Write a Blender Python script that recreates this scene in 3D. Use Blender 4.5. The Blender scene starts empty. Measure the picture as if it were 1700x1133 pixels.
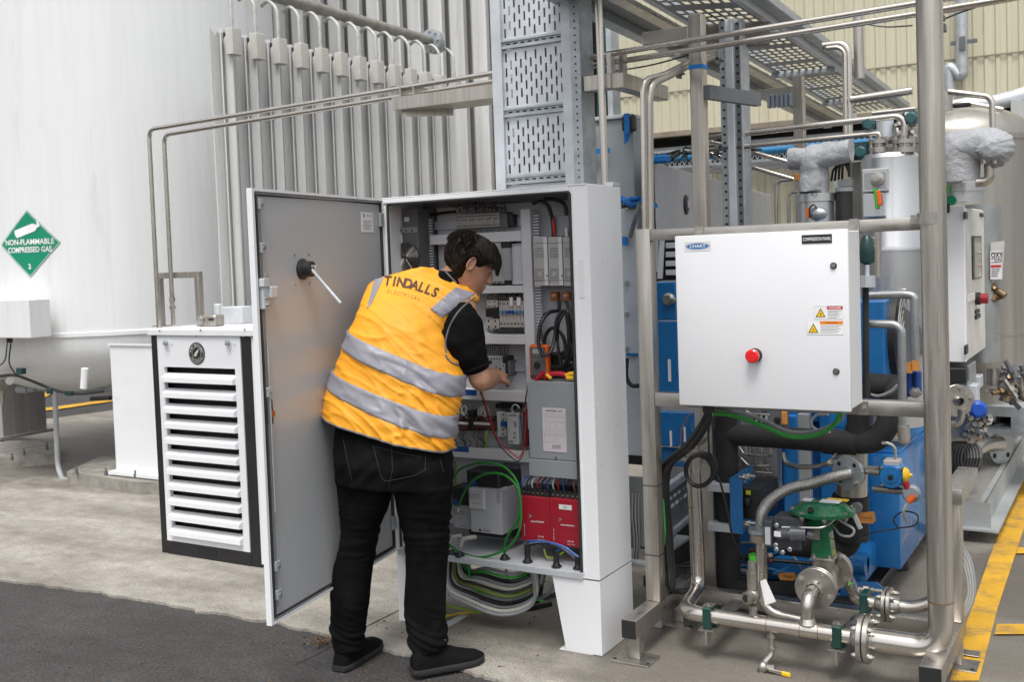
import bpy, bmesh, math, random
import numpy as np
from mathutils import Vector, Matrix, noise
from mathutils.bvhtree import BVHTree
V = Vector
R_ = math.radians
rnd = random.Random(7)
S = bpy.context.scene
COL = S.collection

# ---------------------------------------------------------------- camera
YAW, PITCH, ROLL = R_(30.5), R_(2.75), R_(-2.02)
FPX, CX, CY, CAMH = 1771.0, 850.0, 511.9, 1.60
_cy, _sy, _cp, _sp = math.cos(YAW), math.sin(YAW), math.cos(PITCH), math.sin(PITCH)
cf = V((-_sy*_cp, _cy*_cp, -_sp)); r0 = V((_cy, _sy, 0)); u0 = r0.cross(cf)
cr = r0*math.cos(ROLL) + u0*math.sin(ROLL); cu = u0*math.cos(ROLL) - r0*math.sin(ROLL)
CAM = V((0, 0, CAMH))
cam = bpy.data.cameras.new('camera'); co = bpy.data.objects.new('camera', cam); COL.objects.link(co)
co.matrix_world = Matrix(((cr.x, cu.x, -cf.x, 0), (cr.y, cu.y, -cf.y, 0), (cr.z, cu.z, -cf.z, CAMH), (0, 0, 0, 1)))
cam.sensor_width = 36; cam.lens = FPX/1700*36; cam.shift_y = -(566.5-CY)/1700
cam.clip_start = .05; cam.clip_end = 500
cam.dof.use_dof = True; cam.dof.focus_distance = 4.25; cam.dof.aperture_fstop = 5.6
S.camera = co

# ---------------------------------------------------------------- sky, light, exposure
SUN_EL, SUN_ROT = R_(64), R_(158)
w = bpy.data.worlds.new('World'); S.world = w; w.use_nodes = True
nt = w.node_tree; nt.nodes.clear()
sky = nt.nodes.new('ShaderNodeTexSky'); sky.sky_type = 'NISHITA'; sky.sun_disc = False
sky.sun_elevation = SUN_EL; sky.sun_rotation = SUN_ROT; sky.air_density = 1; sky.dust_density = 4; sky.ozone_density = 1
hs = nt.nodes.new('ShaderNodeHueSaturation'); hs.inputs['Saturation'].default_value = .16
bg = nt.nodes.new('ShaderNodeBackground'); bg.inputs[1].default_value = .125
wo = nt.nodes.new('ShaderNodeOutputWorld')
nt.links.new(sky.outputs[0], hs.inputs['Color']); nt.links.new(hs.outputs[0], bg.inputs[0]); nt.links.new(bg.outputs[0], wo.inputs[0])
sl = bpy.data.lights.new('sun', 'SUN'); sl.energy = 1.2; sl.angle = R_(20); sl.color = (1, .97, .92)
so = bpy.data.objects.new('sun', sl); COL.objects.link(so)
sd = V((math.sin(SUN_ROT)*math.cos(SUN_EL), math.cos(SUN_ROT)*math.cos(SUN_EL), math.sin(SUN_EL)))
so.rotation_euler = sd.to_track_quat('Z', 'Y').to_euler()
S.view_settings.view_transform = 'Standard'; S.view_settings.look = 'None'
S.view_settings.exposure = 0.8; S.view_settings.gamma = 1; S.view_settings.use_curve_mapping = False

def P(px, py, **k):
    """a point of the place on the plane X=, Y= or Z= seen at a photograph pixel"""
    d = cf + cr*((px-CX)/FPX) - cu*((py-CY)/FPX)
    a, v = list(k.items())[0]; i = 'XYZ'.index(a)
    return CAM + d*((v-CAM[i])/d[i])

# ---------------------------------------------------------------- materials
MATS = {}
def M(name, col=(.5, .5, .5), rough=.5, metal=0., var=.12, vs=4., bump=0., bs=60., streak=0, dirt=None, dcov=.55, ds=2.5, rvar=.12, spec=.5, coat=0, col2=None, emis=None, bumpd=.01, aniso=None):
    if name in MATS: return MATS[name]
    m = bpy.data.materials.new(name); m.use_nodes = True; n = m.node_tree.nodes; L = m.node_tree.links
    b = n['Principled BSDF']; tc = n.new('ShaderNodeTexCoord')
    def noise_(scale, detail=5, st=None, rough=.6):
        t = n.new('ShaderNodeTexNoise'); t.inputs['Scale'].default_value = scale; t.inputs['Detail'].default_value = detail; t.inputs['Roughness'].default_value = rough
        mp = n.new('ShaderNodeMapping'); L.new(tc.outputs['Object'], mp.inputs[0])
        if st: mp.inputs['Scale'].default_value = st
        L.new(mp.outputs[0], t.inputs[0]); return t
    st = {0: None, 1: (6, 6, .25), 2: (.3, 6, 6), 3: (6, .3, 6)}[streak]
    t = noise_(vs, 6, st)
    c2 = col2 or tuple(max(0, c*(1-var*2)) for c in col)
    c1 = tuple(min(1, c*(1+var*.5)) for c in col)
    rp = n.new('ShaderNodeValToRGB'); rp.color_ramp.elements[0].position = .32; rp.color_ramp.elements[1].position = .68
    rp.color_ramp.elements[0].color = (*c2, 1); rp.color_ramp.elements[1].color = (*c1, 1)
    L.new(t.outputs[0], rp.inputs[0]); out = rp.outputs[0]
    if dirt:
        t2 = noise_(ds, 9, (3, 3, .6) if streak == 1 else None, .72)
        r2 = n.new('ShaderNodeValToRGB'); r2.color_ramp.elements[0].position = dcov; r2.color_ramp.elements[1].position = min(1, dcov+.22)
        L.new(t2.outputs[0], r2.inputs[0])
        mx = n.new('ShaderNodeMix'); mx.data_type = 'RGBA'; L.new(r2.outputs[0], mx.inputs[0]); L.new(out, mx.inputs[6]); mx.inputs[7].default_value = (*dirt, 1); out = mx.outputs[2]
    L.new(out, b.inputs['Base Color'])
    t3 = noise_(vs*2.3, 5, st)
    mr = n.new('ShaderNodeMapRange'); mr.inputs[1].default_value = .3; mr.inputs[2].default_value = .7
    mr.inputs[3].default_value = max(.03, rough-rvar); mr.inputs[4].default_value = min(1, rough+rvar)
    L.new(t3.outputs[0], mr.inputs[0]); L.new(mr.outputs[0], b.inputs['Roughness'])
    b.inputs['Metallic'].default_value = metal; b.inputs['Specular IOR Level'].default_value = spec
    if coat: b.inputs['Coat Weight'].default_value = coat
    if bump:
        t4 = noise_(bs, 6, st); bp = n.new('ShaderNodeBump'); bp.inputs['Strength'].default_value = bump; bp.inputs['Distance'].default_value = bumpd
        L.new(t4.outputs[0], bp.inputs['Height']); L.new(bp.outputs[0], b.inputs['Normal'])
    if emis: b.inputs['Emission Color'].default_value = (*emis, 1); b.inputs['Emission Strength'].default_value = 1
    MATS[name] = m; return m

white = M('white_powder_coat', (.76, .77, .79), .32, var=.02, vs=1.5, bump=.06, bs=400, bumpd=.001, rvar=.08, dirt=(.66, .655, .64), dcov=.62, ds=2.5)
white2 = M('white_sheet_paint', (.72, .73, .75), .42, var=.03, vs=3, dirt=(.55, .53, .50), dcov=.62, ds=5)
tankp = M('tank_white_paint', (.73, .74, .75), .5, var=.025, vs=3.2, streak=1, dirt=(.60, .59, .56), dcov=.58, ds=1.6, bump=.15, bs=8)
ltgrey = M('light_grey_plate', (.52, .54, .57), .45, var=.04)
duct = M('cable_duct_plastic', (.62, .63, .66), .5, var=.03)
greydoor = M('door_inner_grey', (.46, .47, .48), .38, metal=.15, var=.015, vs=.8, rvar=.02)
dgrey = M('dark_grey_steel', (.13, .135, .145), .45, var=.1)
mgrey = M('mid_grey_steel', (.26, .28, .29), .42, var=.06, dirt=(.2, .21, .21), dcov=.62, ds=6)
black = M('black_plastic', (.018, .018, .02), .42, var=.1)
blackm = M('black_satin_paint', (.012, .012, .014), .5, var=.1, bump=.05, bs=300, bumpd=.001)
rubber = M('black_rubber', (.022, .022, .024), .7, var=.15)
foam = M('black_foam_insulation', (.02, .02, .022), .85, var=.2, bump=.4, bs=220, bumpd=.002)
void = M('dark_interior', (.012, .012, .013), .9)
ss = M('brushed_stainless', (.48, .455, .42), .33, metal=.9, var=.10, vs=6, bump=.08, bs=90, bumpd=.002, dirt=(.36, .33, .29), dcov=.6, ds=7)
ssv = M('stainless_vertical_grain', (.53, .495, .445), .36, metal=.88, var=.13, vs=9, streak=1, bump=.1, bs=60, bumpd=.002, dirt=(.34, .29, .24), dcov=.55, ds=3)
sspipe = M('polished_stainless_pipe', (.62, .58, .53), .26, metal=.95, var=.04, vs=3, rvar=.05, dirt=(.42, .38, .33), dcov=.62, ds=3)
galv = M('galvanised_steel', (.46, .495, .52), .45, metal=.45, var=.12, vs=14, dirt=(.30, .32, .34), dcov=.55, ds=9, bump=.06, bs=60)
galvl = M('light_galvanised_sheet', (.60, .63, .67), .45, metal=.35, var=.08, vs=10, dirt=(.48, .51, .55), dcov=.58, ds=7)
alu = M('weathered_aluminium', (.68, .68, .67), .5, metal=.15, var=.12, vs=1.5, streak=1, dirt=(.36, .34, .30), dcov=.58, ds=2.2, bump=.1, bs=30)
alud = M('dull_profiled_sheet', (.36, .35, .33), .6, metal=.2, var=.14, vs=1.2, streak=1, dirt=(.22, .205, .18), dcov=.55, ds=2)
clad = M('shiny_aluminium_cladding', (.60, .61, .62), .30, metal=.85, var=.03, vs=1.2, rvar=.05, bump=.06, bs=5, bumpd=.01)
cream = M('cream_wall_sheet', (.56, .53, .40), .6, var=.05, vs=1.2, streak=1, dirt=(.36, .33, .25), dcov=.58, ds=1.2)
creamd = M('dirty_cream_trim', (.36, .33, .25), .7, var=.15)
blue = M('blue_machine_paint', (.012, .145, .40), .32, var=.08, vs=3, coat=.3, dirt=(.02, .10, .28), dcov=.62, ds=6)
bluetape = M('blue_painters_tape', (.01, .20, .62), .6, var=.12, vs=20)
dkblue = M('dark_blue_strip', (.01, .07, .32), .5)
green = M('green_actuator_paint', (.008, .13, .05), .25, var=.12, vs=12, coat=.5)
dkgreen = M('dark_green_clamp', (.008, .05, .04), .4)
gcable = M('green_cable', (.03, .33, .04), .4)
ygcable = M('green_yellow_cable', (.25, .42, .03), .45)
teal = M('teal_black_paint', (.012, .045, .045), .35)
red = M('red_module_plastic', (.33, .012, .025), .4, var=.06)
redb = M('red_button', (.75, .015, .02), .25, coat=.5, var=.03)
orange = M('orange_plastic', (.75, .12, .01), .45)
yellow = M('yellow_plastic', (.80, .50, .02), .45)
yline = M('road_line_yellow', (.62, .34, .02), .75, var=.1, vs=6, dirt=(.20, .145, .075), dcov=.49, ds=7, bump=.3, bs=90)
paper = M('white_paper_label', (.72, .71, .72), .6, var=.03)
pinkp = M('faded_paper_label', (.55, .50, .53), .6, var=.05)
ink = M('black_print', (.02, .02, .02), .6)
inkg = M('grey_print', (.25, .25, .27), .6)
whitep = M('white_print', (.85, .85, .85), .5)
cable_g = M('grey_cable', (.30, .31, .33), .5)
cable_w = M('off_white_cable', (.55, .54, .48), .5)
cable_b = M('black_cable', (.015, .015, .016), .4)
bluew = M('blue_wire', (.02, .12, .45), .45)
redw = M('red_wire', (.55, .02, .02), .45)
copper = M('copper_bar', (.45, .17, .07), .35, metal=.9)
drive = M('grey_drive_plastic', (.36, .37, .39), .5, var=.03)
beige = M('beige_module_plastic', (.42, .41, .39), .5, var=.03)
brown = M('brown_terminal_plastic', (.12, .04, .03), .5)
jacket = M('grey_insulation_fabric', (.34, .35, .37), .55, var=.08, vs=12, bump=.8, bs=16, bumpd=.02)
card = M('orange_paper_tag', (.62, .26, .06), .7)
placg = M('placard_green', (.0, .24, .13), .4, var=.03)
concrete_e = M('weathered_concrete', (.30, .28, .25), .8, var=.2, vs=10, bump=.5, bs=70)

def ground_mat(name, c1, c2, dark, grain, bumpk, wetcov, fine=180, stains_and_shade=()):
    m = bpy.data.materials.new(name); m.use_nodes = True; n = m.node_tree.nodes; L = m.node_tree.links; b = n['Principled BSDF']
    g = n.new('ShaderNodeNewGeometry')
    def tx(scale, d=8, r=.6, st=None):
        t = n.new('ShaderNodeTexNoise'); t.inputs['Scale'].default_value = scale; t.inputs['Detail'].default_value = d; t.inputs['Roughness'].default_value = r
        mp = n.new('ShaderNodeMapping'); L.new(g.outputs['Position'], mp.inputs[0]); L.new(mp.outputs[0], t.inputs[0])
        if st: mp.inputs['Scale'].default_value = st
        return t.outputs[0]
    def ramp(src, a, b_, ca, cb):
        r = n.new('ShaderNodeValToRGB'); r.color_ramp.elements[0].position = a; r.color_ramp.elements[1].position = b_
        r.color_ramp.elements[0].color = (*ca, 1); r.color_ramp.elements[1].color = (*cb, 1); L.new(src, r.inputs[0]); return r.outputs[0]
    def mix(f, a, c, mode='MIX'):
        x = n.new('ShaderNodeMix'); x.data_type = 'RGBA'; x.blend_type = mode
        if isinstance(f, float): x.inputs[0].default_value = f
        else: L.new(f, x.inputs[0])
        L.new(a, x.inputs[6]) if not isinstance(a, tuple) else x.inputs[6].__setattr__('default_value', (*a, 1))
        L.new(c, x.inputs[7]) if not isinstance(c, tuple) else x.inputs[7].__setattr__('default_value', (*c, 1))
        return x.outputs[2]
    base = ramp(tx(2.2, 10, .66, (.55, 1.5, 1)), .37, .63, c2, c1)
    mott = ramp(tx(9, 8, .7), .3, .7, (.72, .72, .72), (1.12, 1.12, 1.12)); base = mix(1.0, base, mott, 'MULTIPLY')
    ft = tx(fine, 4, .7); gr = ramp(ft, .34, .66, (1-grain,)*3, (1+grain,)*3); base = mix(1.0, base, gr, 'MULTIPLY')
    wet = ramp(tx(.75, 9, .62, (1, 1.6, 1)), wetcov, wetcov+.10, (0, 0, 0), (1, 1, 1)); base = mix(wet, base, dark)
    for (sx, sy, rad, stx) in stains_and_shade:  # dark spots mix wet stains with shade painted into the colour
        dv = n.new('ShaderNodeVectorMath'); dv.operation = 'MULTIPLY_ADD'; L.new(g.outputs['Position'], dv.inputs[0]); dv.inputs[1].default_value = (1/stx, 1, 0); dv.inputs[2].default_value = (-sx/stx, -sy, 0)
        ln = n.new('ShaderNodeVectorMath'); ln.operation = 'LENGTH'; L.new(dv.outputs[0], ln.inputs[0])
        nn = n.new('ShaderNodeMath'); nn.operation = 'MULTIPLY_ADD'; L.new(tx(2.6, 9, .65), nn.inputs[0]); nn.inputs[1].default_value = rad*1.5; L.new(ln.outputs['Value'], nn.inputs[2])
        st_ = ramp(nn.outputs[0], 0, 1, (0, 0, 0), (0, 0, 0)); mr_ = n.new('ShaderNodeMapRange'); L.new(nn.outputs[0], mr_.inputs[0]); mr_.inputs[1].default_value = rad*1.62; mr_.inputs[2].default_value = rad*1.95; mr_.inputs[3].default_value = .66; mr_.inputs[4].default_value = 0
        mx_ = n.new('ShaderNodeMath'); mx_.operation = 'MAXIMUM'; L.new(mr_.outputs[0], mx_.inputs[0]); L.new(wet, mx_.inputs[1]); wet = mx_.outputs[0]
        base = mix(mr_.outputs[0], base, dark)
    sp = ramp(tx(38, 3, .5), .69, .72, (0, 0, 0), (1, 1, 1)); base = mix(sp, base, tuple(c*.5 for c in c2))
    L.new(base, b.inputs['Base Color'])
    rr = n.new('ShaderNodeMapRange'); L.new(wet, rr.inputs[0]); rr.inputs[3].default_value = .88; rr.inputs[4].default_value = .45; L.new(rr.outputs[0], b.inputs['Roughness'])
    bp = n.new('ShaderNodeBump'); bp.inputs['Strength'].default_value = bumpk; bp.inputs['Distance'].default_value = .006; L.new(ft, bp.inputs['Height']); L.new(bp.outputs[0], b.inputs['Normal'])
    return m
conc = ground_mat('stained_shaded_concrete', (.385, .36, .315), (.225, .205, .172), (.11, .095, .08), .30, .8, .60, 95, ((-1.15, 4.75, 1.35, .9), (-7.9, 6.3, 1.25, 2.0), (-.45, 5.6, .7, .35), (-2.3, 4.05, .35, 1.6), (-.6, 6.6, .45, .3)))  # wet oily stains, plus shade painted under skid, tank and cabinet
asph = ground_mat('worn_asphalt', (.060, .057, .056), (.042, .040, .039), (.032, .030, .029), .62, 1.0, .62, 80)

# ---------------------------------------------------------------- mesh building
def basis(ax):
    ax = V(ax).normalized(); h = V((0, 0, 1)) if abs(ax.z) < .9 else V((1, 0, 0))
    a = ax.cross(h).normalized(); return a, ax.cross(a).normalized(), ax
class MB:
    def __init__(s): s.bm = bmesh.new(); s.mi = 0
    def face(s, vs):
        try: f = s.bm.faces.new(vs)
        except ValueError: return None
        f.material_index = s.mi; f.smooth = True; return f
    def poly(s, pts): s.face([s.bm.verts.new(V(p)) for p in pts]); return s
    def box(s, x0, x1, y0, y1, z0, z1, bev=0., seg=1):
        if x0 > x1: x0, x1 = x1, x0
        if y0 > y1: y0, y1 = y1, y0
        if z0 > z1: z0, z1 = z1, z0
        return s.obox((0, 0, 0), (1, 0, 0), (0, 1, 0), (0, 0, 1), (x0, x1), (y0, y1), (z0, z1), bev, seg)
    def obox(s, o, a, b, c, ra, rb, rc, bev=0., seg=1):
        o, a, b, c = V(o), V(a), V(b), V(c)
        v = [s.bm.verts.new(o+a*i+b*j+c*k) for i in ra for j in rb for k in rc]
        fs = [s.face([v[i] for i in q]) for q in ((0, 1, 3, 2), (4, 6, 7, 5), (0, 4, 5, 1), (2, 3, 7, 6), (0, 2, 6, 4), (1, 5, 7, 3))]
        if a.cross(b).dot(c) < 0:
            for f in fs: f.normal_flip()
        if bev:
            es = list({e for f in fs for e in f.edges})
            r = bmesh.ops.bevel(s.bm, geom=es, offset=bev, segments=seg, profile=.5, affect='EDGES', clamp_overlap=True)
            for f in r['faces']: f.smooth = True; f.material_index = s.mi
        return s
    def rings(s, rs, cap=True, close=True):
        vs = [[s.bm.verts.new(V(p)) for p in r] for r in rs]; n = len(vs[0])
        for a, b in zip(vs, vs[1:]):
            for i in range(n if close else n-1):
                j = (i+1) % n; s.face((a[i], a[j], b[j], b[i]))
        if cap and close: s.face(vs[0][::-1]); s.face(vs[-1])
        return s
    def cyl(s, p0, p1, r, r2=None, n=16, cap=True):
        p0, p1 = V(p0), V(p1); a, b, _ = basis(p1-p0); r2 = r if r2 is None else r2
        return s.rings([[p+(a*math.cos(t)+b*math.sin(t))*q for t in [6.28318*i/n for i in range(n)]] for p, q in ((p0, r), (p1, r2))], cap)
    def lathe(s, prof, o, ax, n=24, cap=True):
        a, b, c = basis(ax); o = V(o)
        return s.rings([[o+c*h+(a*math.cos(t)+b*math.sin(t))*max(r, 1e-5) for t in [6.28318*i/n for i in range(n)]] for r, h in prof], cap)
    def tube(s, pts, r, n=8, bend=0., cap=True, seg=6, rib=0):
        pts = [V(p) for p in pts]
        if bend:
            q = [pts[0]]
            for i in range(1, len(pts)-1):
                p, a, b = pts[i], pts[i-1], pts[i+1]; da, db = (a-p), (b-p)
                d = min(bend, da.length*.49, db.length*.49)
                p1 = p+da.normalized()*d; p2 = p+db.normalized()*d
                for k in range(seg+1):
                    t = k/seg; q.append(p1*(1-t)**2+p*2*t*(1-t)+p2*t*t)
            q.append(pts[-1]); pts = q
        rs = []; a = None
        for i, p in enumerate(pts):
            t = (pts[min(i+1, len(pts)-1)]-pts[max(i-1, 0)])
            if t.length < 1e-9: continue
            t.normalize()
            if a is None: a, _, _ = basis(t)
            a = (a-t*a.dot(t)).normalized(); b = t.cross(a)
            rr = r*(1+(rib if i % 2 else 0))
            rs.append([p+(a*math.cos(x)+b*math.sin(x))*rr for x in [6.28318*k/n for k in range(n)]])
        return s.rings(rs, cap)
    def curve(s, pts, r, n=8, k=10, rib=0, cap=True):
        """smooth Catmull-Rom cable through points"""
        pts = [V(p) for p in pts]; q = []
        ext = [pts[0]*2-pts[1]]+pts+[pts[-1]*2-pts[-2]]
        for i in range(1, len(ext)-2):
            p0, p1, p2, p3 = ext[i-1:i+3]
            for j in range(k):
                t = j/k; q.append(.5*((2*p1)+(p2-p0)*t+(2*p0-5*p1+4*p2-p3)*t*t+(3*p1-p0-3*p2+p3)*t**3))
        q.append(pts[-1]); return s.tube(q, r, n, rib=rib, cap=cap)
    def prism(s, poly, vec):
        poly = [V(p) for p in poly]; vec = V(vec)
        nrm = sum(((poly[i]-poly[0]).cross(poly[i+1]-poly[0]) for i in range(1, len(poly)-1)), V((0, 0, 0)))
        if nrm.dot(vec) < 0: poly = poly[::-1]
        return s.rings([poly, [p+vec for p in poly]])
    def ball(s, c, r, n=12, sc=(1, 1, 1)):
        c = V(c); m = n//2
        return s.rings([[c+V((r*sc[0]*math.sin(max(.02, min(3.1216, 3.14159*j/m)))*math.cos(6.28318*i/n), r*sc[1]*math.sin(max(.02, min(3.1216, 3.14159*j/m)))*math.sin(6.28318*i/n), -r*sc[2]*math.cos(3.14159*j/m))) for i in range(n)] for j in range(m+1)])
    def hexbolt(s, c, ax, r=.009, h=.008):
        s.cyl(c, V(c)+V(ax).normalized()*h, r, n=6); return s.cyl(V(c)+V(ax).normalized()*h, V(c)+V(ax).normalized()*h*1.9, r*.55, n=8)
WL = {}
def tag(o, label=None, cat=None, group=None, kind=None):
    if label: o['label'] = label
    if cat: o['category'] = cat
    if group: o['group'] = group
    if kind: o['kind'] = kind
    return o
def link(name, me, parent=None, loc=None):
    o = bpy.data.objects.new(name, me); COL.objects.link(o)
    if parent is not None:
        o.parent = parent; L = WL.get(parent.name, V((0, 0, 0))); o.matrix_parent_inverse = Matrix.Translation(-L); WL[o.name] = V((0, 0, 0))
    else:
        if me is not None and loc is None:
            n = len(me.vertices); a = np.empty(n*3); me.vertices.foreach_get('co', a); a = a.reshape(-1, 3)
            loc = V(((a[:, 0].min()+a[:, 0].max())/2, (a[:, 1].min()+a[:, 1].max())/2, a[:, 2].min())); me.transform(Matrix.Translation(-loc))
        o.location = loc or (0, 0, 0); WL[o.name] = V(o.location)
    return o
SPLIT = {'blue_duct_strip', 'side_panel', 'rating_label', 'wire_marker', 'yellow_grip', 'tape', 'fan_blade', 'indicator', 'black_foam', 'marker_strip', 'rating_labels', 'cable_clip', 'housing', 'positioner', 'clamp_flange', 'tube_fitting', 'pump_block', 'side_bracket', 'plate', 'bracket', 'rear_plinth_panel', 'white_sticker', 'casing', 'slot', 'sheet', 'edge_trim', 'pipe_rail', 'black_box', 'rating_tag', 'channel', 'rear_panel', 'printed_box', 'vent', 'rating', 'feet', 'foot', 'block', 'conduit_clip', 'oval_line', 'cable', 'hose', 'tray', 'stand'}
def fin(mb, name, mats, parent=None, label=None, cat=None, group=None, kind=None, ang=32, smooth=True, loc=None):
    if name in SPLIT and parent is not None and kind is None and len(mb.bm.verts) < 6000:
        mb.bm.verts.ensure_lookup_table(); mb.bm.verts.index_update(); seen = {}; comps = []
        for v in mb.bm.verts:
            if v in seen: continue
            st = [v]; seen[v] = len(comps); comps.append([])
            while st:
                q = st.pop(); comps[-1].append(q)
                for e_ in q.link_edges:
                    o_ = e_.other_vert(q)
                    if o_ not in seen: seen[o_] = seen[v]; st.append(o_)
        if 1 < len(comps) <= 16:
            out = None
            for cc_ in comps:
                m2 = MB(); mp = {v: m2.bm.verts.new(v.co) for v in cc_}
                for f in {f for v in cc_ for f in v.link_faces}: g = m2.bm.faces.new([mp[v] for v in f.verts]); g.smooth = f.smooth; g.material_index = f.material_index
                o_ = _fin(m2, name, mats, parent, label, cat, group, kind, ang, smooth, loc); out = out or o_
            mb.bm.free(); return out
        if len(comps) > 16: kind = 'stuff'
    return _fin(mb, name, mats, parent, label, cat, group, kind, ang, smooth, loc)
def _fin(mb, name, mats, parent=None, label=None, cat=None, group=None, kind=None, ang=32, smooth=True, loc=None):
    me = bpy.data.meshes.new(name); 
    bmesh.ops.recalc_face_normals(mb.bm, faces=mb.bm.faces[:])
    mb.bm.to_mesh(me); mb.bm.free()
    for m in (mats if isinstance(mats, (list, tuple)) else [mats]): me.materials.append(m)
    if smooth: me.set_sharp_from_angle(angle=R_(ang))
    return tag(link(name, me, parent, loc), label, cat, group, kind)
def thing(name, label, cat, loc, group=None):
    return tag(link(name, None, None, V(loc)), label, cat, group)
def cp(o, parent=None, off=(0, 0, 0), label=None):
    """copy a thing with its parts; off moves the top"""
    c = o.copy(); COL.objects.link(c)
    if parent is not None: c.parent = parent; WL[c.name] = V((0, 0, 0))
    else: c.location = V(o.location)+V(off); WL[c.name] = V(c.location)
    if label: c['label'] = label
    for ch in [x for x in COL.objects if x.parent == o]: cp(ch, c)
    return c
def cpp(o, off, parent=None):
    """another copy of one part, shifted"""
    c = o.copy(); COL.objects.link(c); c.location = V(o.location)+V(off); WL[c.name] = V((0, 0, 0)); return c
def text(body, o, xd, yd, h, mat, parent, name='lettering', width=None, off=.0, align='CENTER', bold=.0, label=None, depth=.0006, shear=0):
    cu_ = bpy.data.curves.new(name, 'FONT'); cu_.body = body; cu_.align_x = align; cu_.align_y = 'CENTER'; cu_.size = 1; cu_.extrude = 0; cu_.offset = bold; cu_.resolution_u = 3; cu_.shear = shear
    t = bpy.data.objects.new('tmp', cu_); COL.objects.link(t); bpy.context.view_layer.update()
    me = bpy.data.meshes.new_from_object(t.evaluated_get(bpy.context.evaluated_depsgraph_get())); bpy.data.objects.remove(t)
    xs = [v.co.x for v in me.vertices]; s = h/.72; sx = s
    if width and xs: sx = width/(max(xs)-min(xs))
    xd, yd = V(xd).normalized(), V(yd).normalized(); zd = xd.cross(yd)
    for v in me.vertices: v.co = V(o)+xd*(v.co.x*sx)+yd*(v.co.y*s)+zd*off
    me.materials.append(mat); me.name = name
    return tag(link(name, me, parent), label)
XD, YD, ZD = V((1, 0, 0)), V((0, 1, 0)), V((0, 0, 1))
def rect(mb, px0, py0, px1, py1, Y, t=.004, bev=0):
    """box whose front at Y covers a pixel rectangle"""
    a, b = P(px0, py0, Y=Y), P(px1, py1, Y=Y); return mb.box(a.x, b.x, Y, Y+t, b.z, a.z, bev)
def rect(mb, px0, py0, px1, py1, Y, t=.004, bev=0):
    """box whose front at Y covers a pixel rectangle"""
    mx, my = (px0+px1)/2, (py0+py1)/2
    return mb.box(P(px0, my, Y=Y).x, P(px1, my, Y=Y).x, Y, Y+t, P(mx, py1, Y=Y).z, P(mx, py0, Y=Y).z, bev)
def pl(px, py, Y): return P(px, py, Y=Y)

# ================================================================= GROUND
def flat(name, pts, z, mat, kind='structure', **k):
    me = bpy.data.meshes.new(name); me.from_pydata([(p[0], p[1], 0) for p in pts], [], [tuple(range(len(pts)))]); me.materials.append(mat)
    o = tag(link(name, me, None, V((0, 0, z))), kind=kind, **k); return o
flat('ground', [(-200, -60), (200, -60), (200, 260), (-200, 260)], -.012, asph)
e = [P(x, y, Z=0) for x, y in ((-60, 950), (0, 963), (120, 977), (240, 997), (330, 1013), (450, 1033), (540, 1052), (620, 1073), (700, 1092), (790, 1118), (830, 1131))]
e = [(p.x, p.y) for p in e]
e2 = []
for a, b in zip(e, e[1:]):
    for k in range(14):
        t = k/14; x = a[0]+(b[0]-a[0])*t; y = a[1]+(b[1]-a[1])*t
        e2.append((x, y+noise.noise(V((x*7, 0, 3)))*.03+noise.noise(V((x*40, 0, 9)))*.012))
B1, B2 = P(33, 702, Z=0), P(184, 682, Z=0)
dB = (B2-B1).normalized(); far1 = B1-dB*14; far2 = B2+dB*40
pad = [(-30, e[0][1]-.05)]+e2+[(e[-1][0]+.5, 3.33), (6, 3.2), (6, 30), (far2.x, far2.y), (far1.x, far1.y)]
bm = bmesh.new(); vs = [bm.verts.new((p[0], p[1], 0)) for p in pad]; f = bm.faces.new(vs)
if f.normal.z < 0: f.normal_flip()
r = bmesh.ops.extrude_face_region(bm, geom=[f]); 
for v in r['geom']:
    if isinstance(v, bmesh.types.BMVert): v.co.z = -.03
bmesh.ops.recalc_face_normals(bm, faces=bm.faces[:]); bmesh.ops.triangulate(bm, faces=bm.faces[:])
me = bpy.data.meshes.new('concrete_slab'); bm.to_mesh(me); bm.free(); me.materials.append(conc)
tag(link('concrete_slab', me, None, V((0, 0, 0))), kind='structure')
jm = M('joint_dirt', (.05, .045, .04), .9)
def strip(name, a, b, w_, z, mat):
    a, b = V((a[0], a[1], 0)), V((b[0], b[1], 0)); n_ = (b-a).cross(ZD).normalized()*w_/2
    return flat(name, [a-n_, b-n_, b+n_, a+n_][::-1], z, mat)
a, b = P(600, 1046, Z=0), P(668, 1012, Z=0); d_ = (b-a).normalized()
strip('slab_joint', a-d_*.42, b+d_*9, .006, .003, jm)
a, b = P(760, 1030, Z=0), P(930, 1070, Z=0)
# yellow lines on the right and far left
Ls = [P(x, y, Z=0) for x, y in ((1577, 1133), (1605, 1035), (1643, 927), (1668, 860), (1690, 798), (1725, 710))]
Rs = [P(x, y, Z=0) for x, y in ((1625, 1133), (1657, 1010), (1695, 894), (1718, 820), (1736, 765), (1765, 690))]
def band(name, A, B_, z):
    vv = [(p.x, p.y, z) for p in A]+[(p.x, p.y, z) for p in B_]; n = len(A)
    me = bpy.data.meshes.new(name); me.from_pydata(vv, [], [(i, n+i, n+i+1, i+1) for i in range(n-1)]); me.materials.append(yline)
    return tag(link(name, me, None, V((0, 0, 0))), kind='structure')
band('yellow_line', Ls, Rs, .004)
q = [P(x, y, Z=0) for x, y in ((1655, 1040), (1800, 1040), (1800, 1057), (1651, 1057))]; flat('yellow_line', q[::-1], .008, yline)
q = [P(x, y, Z=0) for x, y in ((1690, 912), (1800, 912), (1800, 922), (1687, 922))]; flat('yellow_line', q[::-1], .008, yline)
q = [P(x, y, Z=0) for x, y in ((-60, 691), (90, 676), (200, 661), (200, 665), (90, 681), (-60, 697))]; flat('yellow_line', q[::-1], .002, yline)
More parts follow.
